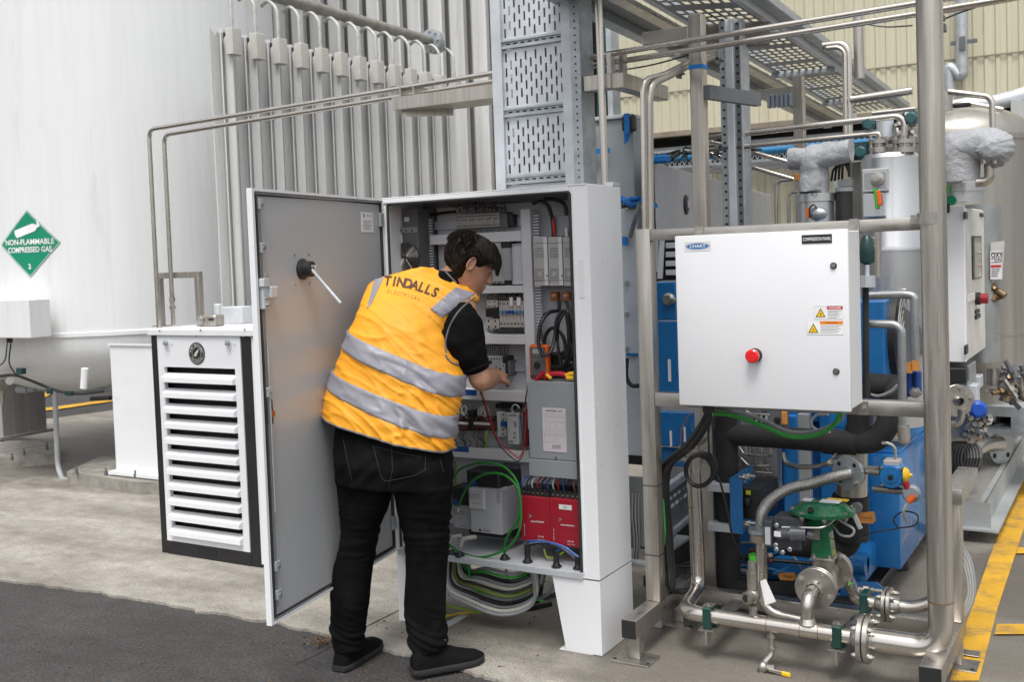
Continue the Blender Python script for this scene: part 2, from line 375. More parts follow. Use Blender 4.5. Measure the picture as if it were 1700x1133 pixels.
q = [P(x, y, Z=0) for x, y in ((20, 676), (60, 657), (90, 648), (92, 652), (66, 664), (30, 680))]; flat('yellow_line', q[::-1], .002, yline)
# leaves and grit at the slab edge
mb = MB(); lr = random.Random(4)
for i in range(90):
    c = P(533+lr.gauss(0, 11), 1068+lr.gauss(0, 4), Z=0)+V((0, 0, .004+lr.random()*.012)); a = V((lr.uniform(-1, 1), lr.uniform(-1, 1), lr.uniform(-.5, .5))).normalized()*.009; b = V((lr.uniform(-1, 1), lr.uniform(-1, 1), lr.uniform(-.4, .6))).normalized()*.006
    mb.poly([c-a, c-b, c+a, c+b])
for i in range(260):
    c = P(lr.uniform(0, 900), lr.uniform(1010, 1130), Z=0)+V((0, 0, 0)); s_ = lr.uniform(.0015, .004)
    if c.y > 3.4 and lr.random() < .6: continue
    c.z = 0 if c.y > 3.45 else -.012
    mb.box(c.x-s_, c.x+s_, c.y-s_, c.y+s_, c.z, c.z+s_*1.3)
fin(mb, 'leaf_litter', M('dry_leaf_brown', (.17, .10, .05), .8, var=.3, vs=60), kind='stuff', cat='leaf litter', label='dry brown leaves and grit along the edge of the concrete slab')

# ================================================================= BACKGROUND BUILDING
def corrug(mb, x0, x1, Y, z0, z1, pitch, dep, prof=((0, 0), (.3, 0), (.42, 1), (.72, 1), (.84, 0))):
    n = int((x1-x0)/pitch); pts = []
    for i in range(n):
        for a, h in prof: pts.append((x0+(i+a)*pitch, Y-h*dep))
    lo = [mb.bm.verts.new((x, y, z0)) for x, y in pts]; hi = [mb.bm.verts.new((x, y, z1)) for x, y in pts]
    for i in range(len(pts)-1): mb.face((lo[i], lo[i+1], hi[i+1], hi[i])).smooth = False
bw = thing('industrial_building', 'long cream corrugated metal building wall filling the background behind the equipment', 'building', (-2, 14, 0))
zl = P(1110, 229, Y=14).z; zr = P(1600, 168, Y=14).z
mb = MB(); corrug(mb, -12, 3.5, 14, (zl+zr)/2, 9, .125, .022)
fin(mb, 'corrugated_wall', cream, bw, smooth=False)
zt = (zl+zr)/2
mb = MB(); mb.box(-12, 3.5, 13.9, 14.0, zt-.05, zt+.02); mb.box(-12, 3.5, 13.965, 13.975, P(1200, 145, Y=14).z, P(1200, 145, Y=14).z+.02); fin(mb, 'edge_trim', M('rusty_edge_trim', (.27, .23, .18), .7, var=.2, dirt=(.16, .08, .05)), bw)
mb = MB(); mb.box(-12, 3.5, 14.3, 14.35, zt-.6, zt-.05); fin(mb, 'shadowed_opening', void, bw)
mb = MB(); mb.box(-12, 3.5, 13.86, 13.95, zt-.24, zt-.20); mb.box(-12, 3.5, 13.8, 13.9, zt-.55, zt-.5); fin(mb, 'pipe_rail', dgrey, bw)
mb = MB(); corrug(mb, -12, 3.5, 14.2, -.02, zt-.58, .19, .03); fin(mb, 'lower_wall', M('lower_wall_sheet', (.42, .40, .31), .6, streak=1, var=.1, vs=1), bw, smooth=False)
mb = MB(); mb.box(-12, 3.5, 14.4, 14.6, -.02, 9); fin(mb, 'wall_core', creamd, bw)
# mesh screen in front of the wall
ms = thing('mesh_screen', 'grey expanded metal mesh screen running in front of the cream building wall', 'screen', (-2.8, 12.4, 0))
z0, z1 = P(1290, 262, Y=12.4).z, P(1290, 238, Y=12.4).z
mb = MB(); mb.box(-7, 1.5, 12.4, 12.43, z0-.03, z0); mb.box(-7, 1.5, 12.4, 12.43, z1, z1+.03)
for x in (-6, -4.5, -3, -1.5, 0, 1.4): mb.box(x, x+.05, 12.42, 12.46, 0, z1)
fin(mb, 'frame', galv, ms)
mb = MB()
for i in range(130):
    x = -7+i*.065
    for s_ in (1, -1): mb.obox((x, 12.415, z0), (1, 0, 0), (0, 1, 0), V((s_*.5, 0, 1)).normalized(), (-.005, .005), (-.004, .004), (0, (z1-z0)*1.12))
tag(fin(mb, 'mesh', galv, ms), kind='stuff')
bp_ = thing('blue_pipe', 'bright blue pipe run along the far wall behind grey mesh', 'pipe', (-2.8, 12.2, 0))
mb = MB(); zz = P(1130, 262, Y=12.2).z; mb.cyl((-7, 12.2, zz), (-2.2, 12.2, zz), .045); fin(mb, 'pipe', M('sky_blue_pipe_paint', (.015, .16, .34), .5), bp_)
mb = MB(); mb.box(-7, 2.2, 12.1, 12.14, zz-.22, zz-.18); fin(mb, 'lower_rail', dgrey, bp_)
# galvanised conduit with dog-leg on the cream wall
dp = thing('wall_downpipe', 'galvanised downpipe with a dog-leg bend and bracket on the cream wall at upper right', 'downpipe', tuple(P(1597, 100, Y=13.7)))
mb = MB(); mb.tube([pl(1596, -40, 13.8), pl(1597, 130, 13.8), pl(1574, 108, 13.8), pl(1576, 170, 13.8)], .07, 12, bend=.08); fin(mb, 'pipe', galv, dp)
mb = MB(); rect(mb, 1578, 66, 1622, 72, 13.78, .05); rect(mb, 1592, 60, 1602, 82, 13.7, .05); fin(mb, 'bracket', dgrey, dp)

# ================================================================= WHITE TANK
TC = V((-7.62, 6.35, 0)); TR = 1.33
zs = P(247, 566, Y=TC.y-TR).z
tk = thing('storage_tank', 'huge white cryogenic storage tank with streaked paint and rounded bottom at left', 'tank', (TC.x, TC.y, 0))
mb = MB(); prof = [(TR, 8), (TR, zs+.035), (TR+.012, zs+.03), (TR+.012, zs), (TR, zs-.005)]
for k in range(1, 13):
    a = k/12*math.pi/2; prof.append((TR*math.cos(a)**.8 if k < 12 else .01, zs-.03-.52*math.sin(a)))
mb.lathe(prof, TC, ZD, 96); fin(mb, 'shell', tankp, tk, ang=25)
zb = .1
def leg(x0, y0, name, mat, wx=.50):
    mb = MB(); mb.box(x0, x0+wx, y0, y0+.02, zb, zs-.05); mb.box(x0, x0+.02, y0+.02, y0+.45, zb, zs-.2); mb.box(x0+wx-.02, x0+wx, y0+.02, y0+.45, zb, zs-.2)
    mb.box(x0-.03, x0+wx+.03, y0-.05, y0+.5, zb, zb+.025); mb.box(x0-.01, x0+wx+.01, y0-.012, y0, zs-.06, zs-.045); return fin(mb, name, mat, tk)
leg(P(189, 700, Y=5.25).x, 5.25, 'leg', white2, .62)
lx = P(4, 700, Y=5.95).x
o = leg(lx-.62, 5.95, 'leg', M('leg_paint_with_shade', (.33, .32, .32), .6, streak=1, dirt=(.2, .19, .18)), .62)  # darker copy of the pale leg, its shade put into the colour
def pad_(pts, z, nm='plinth'):
    mb = MB(); mb.prism([V((p.x, p.y, 0)) for p in pts], (0, 0, z)); return fin(mb, nm, concrete_e, tk)
q = [P(112, 803, Z=0), P(232, 822, Z=0), P(330, 822, Z=0), P(330, 770, Z=0), P(170, 775, Z=0)]; pad_(q, .09)
q = [P(-80, 784, Z=0), P(93, 772, Z=0), P(93, 748, Z=0), P(-80, 748, Z=0)]; pad_(q, .09)
for x, y in ((127, 787), (176, 790), (225, 795), (40, 757), (78, 747), (20, 765)):
    mb = MB(); c = P(x, y, Z=.09); mb.cyl(c, c+V((0, 0, .035)), .014, n=6).cyl(c, c+V((0, 0, .06)), .007, n=8); fin(mb, 'anchor_bolt', dgrey, tk)
# weld scars and stains as raised seams
mb = MB(); c = pl(395, 305, TC.y-.9)
mb = MB(); d0 = P(140, 590, Y=TC.y-TR+.12)
mb.cyl(P(141, 612, Y=5.15), P(139, 645, Y=5.15), .026, n=16); fin(mb, 'drain_stub', white, tk)
mb = MB(); mb.tube([P(91, 648, Y=5.35), P(96, 775, Y=5.35), P(104, 798, Y=5.3), P(116, 798, Y=5.3)], .02, 10, bend=.06); fin(mb, 'down_pipe', M('grey_pvc', (.42, .43, .44), .5), tk)
mb = MB()
mb.tube([P(0, 625, Y=5.1), P(25, 622, Y=5.1), P(55, 634, Y=5.1), P(95, 650, Y=5.1), P(130, 655, Y=5.2), P(172, 650, Y=5.3)], .012, 8, bend=.1)
mb.tube([P(18, 570, Y=4.98), P(14, 605, Y=5.0), P(28, 625, Y=5.05), P(60, 637, Y=5.05)], .006, 6, bend=.05); mb.tube([P(12, 570, Y=4.98), P(9, 600, Y=5), P(-10, 615, Y=5)], .005, 6, bend=.05)
fin(mb, 'cable', cable_b, tk)
mb = MB(); rect(mb, 26, 612, 36, 622, 5.0, .04, .004); rect(mb, 76, 645, 83, 655, 5.0, .03, .004); rect(mb, 107, 650, 117, 658, 5.1, .03, .004); fin(mb, 'cable_clip', teal, tk)
mb = MB(); mb.cyl(P(-20, 640, Y=5.2), P(6, 640, Y=5.2), .05).cyl(P(16, 633, Y=5.0), P(16, 633, Y=5.05), .03, n=14).cyl(P(-20, 605, Y=5.2), P(14, 612, Y=5.2), .02).cyl(P(2, 635, Y=5.2), P(2, 670, Y=5.2), .03); fin(mb, 'valve_pipework', ss, tk)
mb = MB(); mb.cyl(P(30, 647, Y=5.6), P(48, 648, Y=5.6), .03).cyl(P(48, 648, Y=5.6), P(60, 646, Y=5.6), .024); mb.cyl(P(60, 647, Y=5.6), P(190, 648, Y=5.6), .014); fin(mb, 'bottom_pipe', mgrey, tk)
mb = MB(); mb.cyl(P(152, 663, Y=5.5), P(184, 661, Y=5.5), .018); fin(mb, 'lever_handle', black, tk)
# junction box on the tank
jb = thing('junction_box', 'light grey junction box with cables below, mounted on the white tank at left edge', 'junction box', tuple(P(20, 565, Y=4.95)))
mb = MB(); a, b = P(-45, 500, Y=4.88), P(50, 560, Y=4.88); mb.box(a.x, b.x, 4.88, 5.06, P(20, 562, Y=4.88).z, P(20, 498, Y=4.88).z, .006); fin(mb, 'enclosure', tankp, jb)
mb = MB(); mb.cyl(P(14, 562, Y=4.95), P(14, 569, Y=4.95), .014, n=8); mb.cyl(P(19, 562, Y=4.95), P(19, 569, Y=4.95), .01, n=8); fin(mb, 'gland', black, jb)
# placard on the curved shell
ang0 = None
def shell_pt(px, py, off=.0):
    d = P(px, py, Y=10)-CAM; a = d.x**2+d.y**2; o = CAM-TC; b = 2*(o.x*d.x+o.y*d.y); c = o.x**2+o.y**2-(TR+off)**2
    t = (-b-math.sqrt(max(0, b*b-4*a*c)))/(2*a); return CAM+d*t
def on_shell(u, h, off): # u metres round the shell from the placard centre
    th = PTH+u/TR; return V((TC.x+(TR+off)*math.cos(th), TC.y+(TR+off)*math.sin(th), PZ+h))
pc = shell_pt(48, 405); PTH = math.atan2(pc.y-TC.y, pc.x-TC.x); PZ = pc.z
plc = thing('gas_placard', 'green diamond placard reading non-flammable compressed gas 2 on the white tank', 'hazard sign', tuple(pc))
hd = (shell_pt(46, 346).z-shell_pt(46, 464).z)/2
ua = shell_pt(98, 403); ua = (math.atan2(ua.y-TC.y, ua.x-TC.x)-PTH)*TR
def dia(half, off, name, mat, hole=None):
    mb = MB(); N = 24
    top = [on_shell(-half+2*half*i/N, half-abs(-half+2*half*i/N), off) for i in range(N+1)]; bot = [on_shell(-half+2*half*i/N, -(half-abs(-half+2*half*i/N)), off) for i in range(N+1)]
    for i in range(N):
        mb.poly([bot[i], bot[i+1], top[i+1], top[i]])
    return fin(mb, name, mat, plc)
hd = (hd+ua)/2
dia(hd, .004, 'green_plate', placg)
mb = MB(); 
for s1, s2 in ((1, 1), (1, -1), (-1, 1), (-1, -1)):
    for i in range(8):
        pts = []
        for t, h in ((i/8, .955), ((i+1)/8, .955), ((i+1)/8, .975), (i/8, .975)):
            pts.append(on_shell(s1*hd*h*t, s2*hd*h*(1-t), .0055))
        mb.poly(pts)
fin(mb, 'white_border', whitep, plc, smooth=False)
def shelltext(body, u, h, size, width, name='lettering'):
    o = text(body, (u, h, 0), (1, 0, 0), (0, 1, 0), size, whitep, plc, name, width, bold=.022)
    for v in o.data.vertices: v.co = on_shell(v.co.x, v.co.y, .006)
shelltext('NON-FLAMMABLE', 0, hd*.05, hd*.165, hd*1.62); shelltext('COMPRESSED GAS', 0, -hd*.18, hd*.165, hd*1.46); shelltext('2', 0, -hd*.68, hd*.15, None)
mb = MB(); Lc = hd*.43; r_ = hd*.12; pts = []
def rot_(x, y): c_, s_ = math.cos(.3), math.sin(.3); return (x*c_-y*s_, x*s_+y*c_+hd*.42)
for x, y in ((-Lc, -r_), (Lc*.5, -r_), (Lc*.68, -r_*.6), (Lc*.72, -r_*.35), (Lc*.95, -r_*.35), (Lc*.95, r_*.35), (Lc*.72, r_*.35), (Lc*.68, r_*.6), (Lc*.5, r_), (-Lc, r_), (-Lc*1.06, 0)): pts.append(on_shell(*rot_(x, y), .009))
mb.poly(pts[:1]+pts[1:2]+pts[8:9]+pts[9:10]+pts[10:]); mb.poly([pts[1], pts[2], pts[7], pts[8]]); mb.poly([pts[3], pts[4], pts[5], pts[6]]); mb.poly([pts[2], pts[3], pts[6], pts[7]]); mb.poly([on_shell(*rot_(x, y), .006) for x, y in ((Lc*.80, r_*.35), (Lc*.92, r_*.35), (Lc*.92, r_*1.2), (Lc*.80, r_*1.2))]); fin(mb, 'cylinder_symbol', whitep, plc)

# ================================================================= VAPORISER FINS
vp = thing('ambient_vaporiser', 'row of tall weathered aluminium finned tubes receding beside the white tank', 'vaporiser', (-5.1, 6.2, 0))
VX = -5.08; ztop = 3.13
def star(mb, x, y, z0, z1, r, n=8, t=.0035, rot=0, cut=.06):
    mb.cyl((x, y, z0), (x, y, z1), .03, n=10)
    for k in range(n):
        a = rot+6.28318*k/n; d = V((math.cos(a), math.sin(a), 0)); s_ = d.cross(ZD)*t
        p0, p1 = V((x, y, 0))+d*.028, V((x, y, 0))+d*r
        b = [p0-s_+ZD*z0, p1-s_+ZD*z0, p1+s_+ZD*z0, p0+s_+ZD*z0]; tt = [p0-s_+ZD*(z1-cut), p1-s_+ZD*z1, p1+s_+ZD*z1, p0+s_+ZD*(z1-cut)]
        mb.rings([b, tt])
mb = MB(); star(mb, 0, 0, .25, ztop, .098, 4, t=.005, rot=R_(88)); star(mb, 0, 0, .25, ztop-.02, .072, 4, t=.004, rot=R_(133)); base_me = None
first = fin(mb, 'finned_tube', alu, vp); ys = [5.08+.215*i for i in range(13)]
for i, y in enumerate(ys):
    o = first if i == 0 else first.copy()
    if i: COL.objects.link(o)
    o.location = (VX-.02, y, 0)
    if i >= 2:
        for dx in (.22, .44): o2 = first.copy(); COL.objects.link(o2); o2.location = (VX-dx, y+(.1 if dx < .3 else 0), -.02)
for i, y in enumerate(ys):
    mb = MB(); mb.box(VX+.06, VX+.12, y-.042, y+.042, ztop-.175, ztop-.005, .003); b = fin(mb, 'bracket', M('white_stained_bracket', (.55, .54, .50), .6, dirt=(.3, .27, .22)), vp) if i == 0 else cpp(b0, (0, y-ys[0], 0))
    if i == 0: b0 = b
    mb = MB(); mb.tube([(VX+.08, y, ztop-.01), (VX+.08, y, ztop+.20), (VX+.0, y, ztop+.27), (VX-.07, y+.01, ztop+.24)], .0125, 8, bend=.09)
    u = fin(mb, 'return_bend', M('frosted_aluminium_bend', (.55, .55, .52), .5, metal=.4, var=.15, vs=20), vp) if i == 0 else cpp(u0_, (0, y-ys[0], 0))
    if i == 0: u0_ = u
mb = MB(); hz = ztop+.30; mb.cyl((VX-.06, 4.9, P(500, 2, X=VX-.06).z-.01), (VX-.06, 7.65, P(715, 68, X=VX-.06).z), .042, n=16)
fin(mb, 'manifold', M('manifold_dull_metal', (.33, .32, .29), .5, metal=.4, var=.2, vs=9, dirt=(.16, .14, .11)), vp)
mb = MB(); c = P(716, 68, X=VX-.06); mb.cyl(c-YD*.02, c+YD*.02, .10, n=24).cyl(c+YD*.03, c+YD*.07, .10, n=24)
for k in range(8): mb.hexbolt(c-YD*.02+V((math.cos(k*.785)*.08, 0, math.sin(k*.785)*.08)), -YD, .013, .01)
fin(mb, 'flange', galv, vp)
# second bank facing us, behind
vb = thing('profiled_bank', 'wide grey ribbed aluminium bank standing behind the vaporiser and perforated tray', 'vaporiser', (-5.6, 8.6, 0))
pitch = .245; x0 = P(948, 150, Y=8.6).x-15*pitch
mb = MB()
for i in range(15):
    x = x0+i*pitch
    mb.box(x, x+.155, 8.52, 8.6, .2, 6, .012); mb.box(x+.155, x+pitch, 8.66, 8.68, .2, 6)
    if i == 0: pass
    f0 = fin(mb, 'ribbed_panel', [alu], vb); mb = MB()
mb.box(x0, x0+15*pitch, 8.7, 8.75, .2, 6); fin(mb, 'back_sheet', alud, vb)

# ================================================================= CHILLER
cx0, cx1, cy0, cy1, ch = -4.775, -3.985, 4.11, 4.86, 1.268; FB = P(330, 905, Y=4.11).z
chl = thing('louvred_chiller', 'white louvred chiller cabinet with black corner posts and round logo, left of the open door', 'chiller', ((cx0+cx1)/2, (cy0+cy1)/2, 0))
mb = MB(); mb.box(cx0-.01, cx1+.01, cy0-.015, cy1, ch-.035, ch, .003); fin(mb, 'lid', white2, chl)
mb = MB(); mb.box(cx0, cx0+.05, cy0, cy0+.05, .0, ch-.037, .003); pst = fin(mb, 'corner_post', blackm, chl)
mb = MB(); mb.box(cx1-.105, cx1-.03, cy0, cy0+.05, .0, ch-.037, .003); fin(mb, 'corner_post', blackm, chl)
mb = MB(); mb.box(cx0+.05, cx1-.1, cy0-.004, cy0+.06, .0, FB-.002, .003); fin(mb, 'base_skirt', blackm, chl)
mb = MB(); mb.box(-4.48, -4.34, cy0-.006, cy0-.0042, FB*.3, FB*.8); fin(mb, 'fork_pocket', void, chl)
mb = MB(); mb.box(cx0+.01, cx1-.002, cy0+.062, cy1-.01, .02, ch-.04); fin(mb, 'slot_shade_block', void, chl)  # near-black block added inside so the louvre slots look shaded
mb = MB(); mb.box(cx0+.001, cx0+.008, cy0+.05, cy1-.002, .02, ch-.037); mb.box(cx1-.03, cx1, cy0+.002, cy1-.002, .02, ch-.037); fin(mb, 'side_panel', white2, chl)
fx0, fx1, fz0, fz1 = cx0+.052, cx1-.107, FB, ch-.037
lz1 = P(330, 611, Y=cy0).z; lz0 = FB+.035; lm = .045
mb = MB(); mb.box(fx0, fx1, cy0-.002, cy0+.02, lz1, fz1); mb.box(fx0, fx0+lm, cy0-.002, cy0+.02, fz0, lz1); mb.box(fx1-lm, fx1, cy0-.002, cy0+.02, fz0, lz1); mb.box(fx0+lm, fx1-lm, cy0-.002, cy0+.02, fz0, lz0)
fin(mb, 'front_panel', white2, chl)
NL = 11; st = (lz1-lz0)/NL
for i in range(NL):
    z = lz1-st*(i+1)
    mb = MB(); mb.prism([(fx0+lm, cy0-.028, z+.004), (fx0+lm, cy0-.026, z+.002), (fx0+lm, cy0+.0, z), (fx0+lm, cy0+.022, z+st*.58), (fx0+lm, cy0+.018, z+st*.60), (fx0+lm, cy0-.026, z+st*.34)], (fx1-fx0-2*lm, 0, 0))
    lv = fin(mb, 'louvre', white2, chl, ang=20)
    mb = MB()
for px_ in (276, 379):
    c = P(px_, 569, Y=cy0-.004); mb = MB(); mb.cyl(c, c-YD*.012, .012, n=12); mb.obox(c-YD*.012, XD, YD, ZD, (-.004, .028), (-.012, 0), (-.008, .006), .002); fin(mb, 'latch', mgrey, chl)
    for dx in (-.02, .045): mb = MB(); mb.cyl(c+V((dx, 0, -.012)), c+V((dx, -.002, -.012)), .003, n=6); fin(mb, 'screw', dgrey, chl)
c = P(327, 587, Y=cy0-.003); lg = MB(); lg.cyl(c, c-YD*.003, .06, n=40); lo = fin(lg, 'logo_disc', black, chl)
mb = MB()
for r1, r2 in ((.033, .035), (.051, .053)):
    for k in range(36):
        a, b = k/36*6.28318, (k+1)/36*6.28318
        mb.poly([c+V((math.cos(t)*r, -.0036, math.sin(t)*r)) for t, r in ((a, r1), (b, r1), (b, r2), (a, r2))])
mb.poly([c+V((x*.001, -.004, z*.001)) for x, z in ((-22, -14), (-10, -16), (2, -16), (2, -4), (10, 2), (16, 16), (22, 21), (10, 20), (-2, 12), (-12, 2))]); fin(mb, 'logo_mark', cable_w, lo, smooth=False)
def ringtext(body, c, r, h, mat, parent, a0=150, a1=30, yo=-.0042):
    n = len(body)
    for i, ch_ in enumerate(body):
        if ch_ == ' ': continue
        a = R_(a0+(a1-a0)*i/(n-1)); ud = V((math.cos(a), 0, math.sin(a))); xd = V((math.sin(a), 0, -math.cos(a)))
        if a0 < a1: ud, xd = -ud, -xd
        text(ch_, c+V((math.cos(a)*r, yo, math.sin(a)*r)), xd, ud, h, mat, parent, 'letter', bold=.02)
ringtext('KIWI CHILLERS', c, .0435, .009, whitep, lo, 165, 15)
ringtext('REFRIGERATION', c, .0435, .0055, whitep, lo, 215, 325)
for px_, py_ in ((405, 559), (417, 559), (254, 552), (252, 557), (269, 549), (337, 548), (410, 547), (326, 559)):
    mb = MB(); c = P(px_, py_, Y=cy0-.001); dd = .016 if py_ < 550 else .002; mb.cyl(c-YD*dd, c-YD*(dd+.004), .0045, n=8); fin(mb, 'screw', galv if px_ < 400 and py_ > 550 or px_ > 400 and py_ > 550 else dgrey, chl)
# things on the chiller lid
uf = thing('pipe_support', 'inverted U stainless pipe support frame standing on the chiller lid', 'bracket', tuple(P(290, 543, Y=4.3)))
mb = MB(); yy = 4.3; t_ = .035
xa, xb = P(262, 500, Y=yy).x-.015, P(328, 500, Y=yy).x; zt_ = P(293, 452, Y=yy).z
mb.box(xa, xa+t_, yy, yy+t_, ch, zt_-t_, .002).box(xb-.02, xb+t_-.02, yy, yy+t_, ch, zt_-t_, .002).box(xa, xb+t_-.02, yy, yy+t_, zt_-t_, zt_, .002).box(xa-.02, xa+.07, yy-.02, yy+.06, ch, ch+.006); fin(mb, 'frame', ssv, uf)
sb = thing('solenoid_body', 'short round stainless solenoid body lying on the chiller lid beside the support', 'solenoid', tuple(P(343, 540, Y=4.35)))
mb = MB(); a, b = P(331, 526, Y=4.3), P(356, 526, Y=4.3); mb.box(a.x, b.x, 4.3, 4.38, ch+.001, ch+.065, .008); fin(mb, 'housing', ssv, sb)
mb = MB(); c = V((a.x+.012, 4.298, ch+.038)); mb.lathe([(.024, 0), (.024, .008), (.018, .012), (.018, .016), (.004, .02)], c, -YD, 18); fin(mb, 'coil_face', ss, sb)
mb = MB(); mb.box(b.x-.045, b.x-.005, 4.296, 4.299, ch+.033, ch+.047); fin(mb, 'nameplate', black, sb)
mb = MB(); g_ = thing('clear_box', 'pale grey plastic box at the back of the chiller lid', 'box', tuple(P(385, 540, Y=4.5))); a, b = P(363, 530, Y=4.5), P(402, 530, Y=4.5)
mb.box(a.x, b.x, 4.5, 4.6, ch+.001, ch+.10, .004); mb.box(a.x-.02, a.x+.02, 4.48, 4.52, ch+.001, ch+.12, .008); fin(mb, 'housing', M('pale_grey_plastic', (.58, .60, .62), .4), g_)

# ================================================================= OVERHEAD TUBES
tl = P(247, 214, Y=4.2); TZ = (P(815, 122, Y=4.2).z+P(1515, 6, Y=4.2).z)/2
def run(name, pts, r, label, group, clips=()):
    mb = MB(); mb.tube(pts, r, 12, bend=.05); o = fin(mb, name, sspipe); return tag(o, label, 'pipe', group)
za, zb_ = P(247, 215, Y=4.2).z, P(272, 224, Y=4.28).z
run('stainless_tube', [(tl.x, 4.2, ch), (tl.x, 4.2, za), (P(815, 122, Y=4.2).x, 4.2, P(815, 122, Y=4.2).z), (P(1515, 6, Y=4.2).x+.1, 4.2, P(1515, 6, Y=4.2).z+.002), (.6, 4.2, 2.52)], .0125, 'upper of two long stainless tubes rising from the chiller then crossing above the open cabinet', None)
xb2 = P(272, 224, Y=4.28).x
run('stainless_tube', [(xb2, 4.28, ch+.06), (xb2, 4.28, zb_), (P(815, 138, Y=4.28).x, 4.28, P(815, 136, Y=4.28).z), (P(1515, 24, Y=4.28).x, 4.28, P(1515, 24, Y=4.28).z), (.6, 4.28, 2.5)], .0125, 'lower of two long stainless tubes rising from the chiller then crossing above the open cabinet', None)
mb = MB(); c = V((xb2, 4.28, ch+.1)); mb.cyl(c-ZD*.09, c+ZD*.0, .012, n=10).cyl(c, c+ZD*.02, .018, n=6).cyl(c+ZD*.045, c+ZD*.07, .018, n=6).cyl(c+ZD*.02, c+ZD*.045, .011, n=8); tag(fin(mb, 'tube_fitting', ss), 'hex compression fitting at the foot of the inner stainless tube above the chiller', 'pipe fitting')

# ================================================================= PERFORATED TRAY (vertical)
tr = thing('perforated_tray', 'tall vertical galvanised cable tray with slotted panels rising behind the open cabinet', 'cable tray', (-2.26, 4.12, 1.85))
TY = 4.10; xl = P(820, 150, Y=TY).x; xr = P(966, 150, Y=TY).x; pxl = P(835, 150, Y=TY).x; pxr = P(935, 150, Y=TY).x
xl, xr, pxl, pxr = -2.475, -2.035, -2.425, -2.125
mb = MB(); mb.box(xl, pxl, TY, TY+.006, 1.2, 3.2).box(xl, xl+.004, TY+.006, TY+.10, 1.2, 3.2).box(pxl-.004, pxl, TY+.006, TY+.05, 1.2, 3.2); fin(mb, 'side_channel', galvl, tr)
mb = MB(); mb.box(pxr, xr-.045, TY, TY+.006, 1.2, 3.2).box(pxr, pxr+.004, TY+.006, TY+.05, 1.2, 3.2); fin(mb, 'side_channel', galvl, tr)
mb = MB(); mb.box(xr-.045, xr, TY-.004, TY+.002, 1.2, 3.2).box(xr-.002, xr+.002, TY+.002, TY+.12, 1.2, 3.2)
fin(mb, 'strut_channel', galv, tr)
mb = MB()
for i in range(44): mb.cyl((xr-.022, TY-.0045, 1.9+i*.03), (xr-.022, TY-.006, 1.9+i*.03), .004, n=6)
tag(fin(mb, 'strut_hole', void, tr), kind='stuff')
cuts = [P(838, y, Y=TY).z for y in (300, 187, 67)]; step = cuts[1]-cuts[0]
zc = cuts[0]-step
while zc < 3.1:
    z0, z1 = zc+.022, zc+step-.022; mb = MB(); ncol = 12; cw = (pxr-pxl)/ncol; sw = .009
    for c_ in range(ncol):
        xa = pxl+c_*cw; xs0 = xa+(cw-sw)/2; xs1 = xs0+sw
        mb.box(xa, xs0, TY+.02, TY+.022, z0, z1); mb.box(xs1, xa+cw, TY+.02, TY+.022, z0, z1)
        n = 4; pz = (z1-z0)/n; off = (c_ % 2)*pz*.5; last = z0
        for k in range(-1, n+1):
            s0 = z0+k*pz+off+pz*.14; s1 = s0+pz*.62
            if s1 > z1-.006 or s0 < z0+.006: continue
            mb.box(xs0, xs1, TY+.02, TY+.022, last, s0); last = s1
        mb.box(xs0, xs1, TY+.02, TY+.022, last, z1)
    fin(mb, 'slotted_panel', galvl, tr)
    mb = MB(); mb.box(pxl, pxr, TY+.004, TY+.022, z1+.002, z1+.012, .001); mb.box(pxl, pxr, TY+.014, TY+.03, z1+.012, z1+.032); mb.box(pxl, pxr, TY+.004, TY+.022, z1+.032, z1+.042, .001); fin(mb, 'rung', galv, tr)
    mb = MB()
    for k in range(8): mb.box(pxl+.02+k*.036, pxl+.04+k*.036, TY+.0135, TY+.0139, z1+.019, z1+.025)
    tag(fin(mb, 'rung_slot', void, tr), kind='stuff')
    zc += step
mb = MB(); mb.box(pxl, pxr, TY+.10, TY+.103, 1.5, 3.2); fin(mb, 'back_plate', M('tray_back_sheet', (.32, .34, .36), .6, metal=.5), tr)
mb = MB(); sbx = [P(650, 150, Y=4.15).x, xl-.004]
sp = thing('tube_support_angle', 'L-shaped stainless angle support carrying the tubes left of the slotted tray', 'bracket', tuple(P(735, 170, Y=4.2)))
zq = P(700, 166, Y=4.15).z; mb.box(sbx[0], sbx[1], 4.15, 4.154, zq-.03, zq+.03).box(sbx[0], sbx[1], 4.154, 4.34, zq-.03, zq-.026)
mb.obox((sbx[0]+.02, 4.2, zq-.06), (.85, .5, 0), (-.5, .85, 0), ZD, (.0, .25), (0, .004), (0, .045)); fin(mb, 'angle', ssv, sp)
for x in (668, 690):
    mb = MB(); c = P(x, 150, Y=4.2); mb.box(c.x-.004, c.x+.004, 4.18, 4.30, zq-.02, c.z+.02); mb.hexbolt(c+V((0, 0, .012)), ZD, .006, .006); fin(mb, 'tube_clip', ss, sp)
sp2 = thing('tube_support_box', 'square stainless stub beam carrying the two tubes right of the slotted tray', 'bracket', tuple(P(1010, 130, Y=4.3)))
mb = MB(); zq = P(1000, 130, Y=4.1).z; xq = P(968, 130, Y=4.1).x
mb.box(xq, P(1012, 128, Y=4.1).x, 4.10, 4.16, zq-.045, zq+.02, .003).obox((P(1009, 128, Y=4.1).x, 4.12, 0), YD, -XD, ZD, (0, .5), (-.06, 0), (zq-.045, zq+.02), .003); fin(mb, 'beam', ssv, sp2)
for x, yq in ((1014, 4.2), (1034, 4.28)): mb = MB(); c = P(x, 100, Y=yq); mb.box(c.x-.01, c.x+.01, yq-.02, yq+.02, zq+.02, c.z+.03); fin(mb, 'tube_clip', ss, sp2)
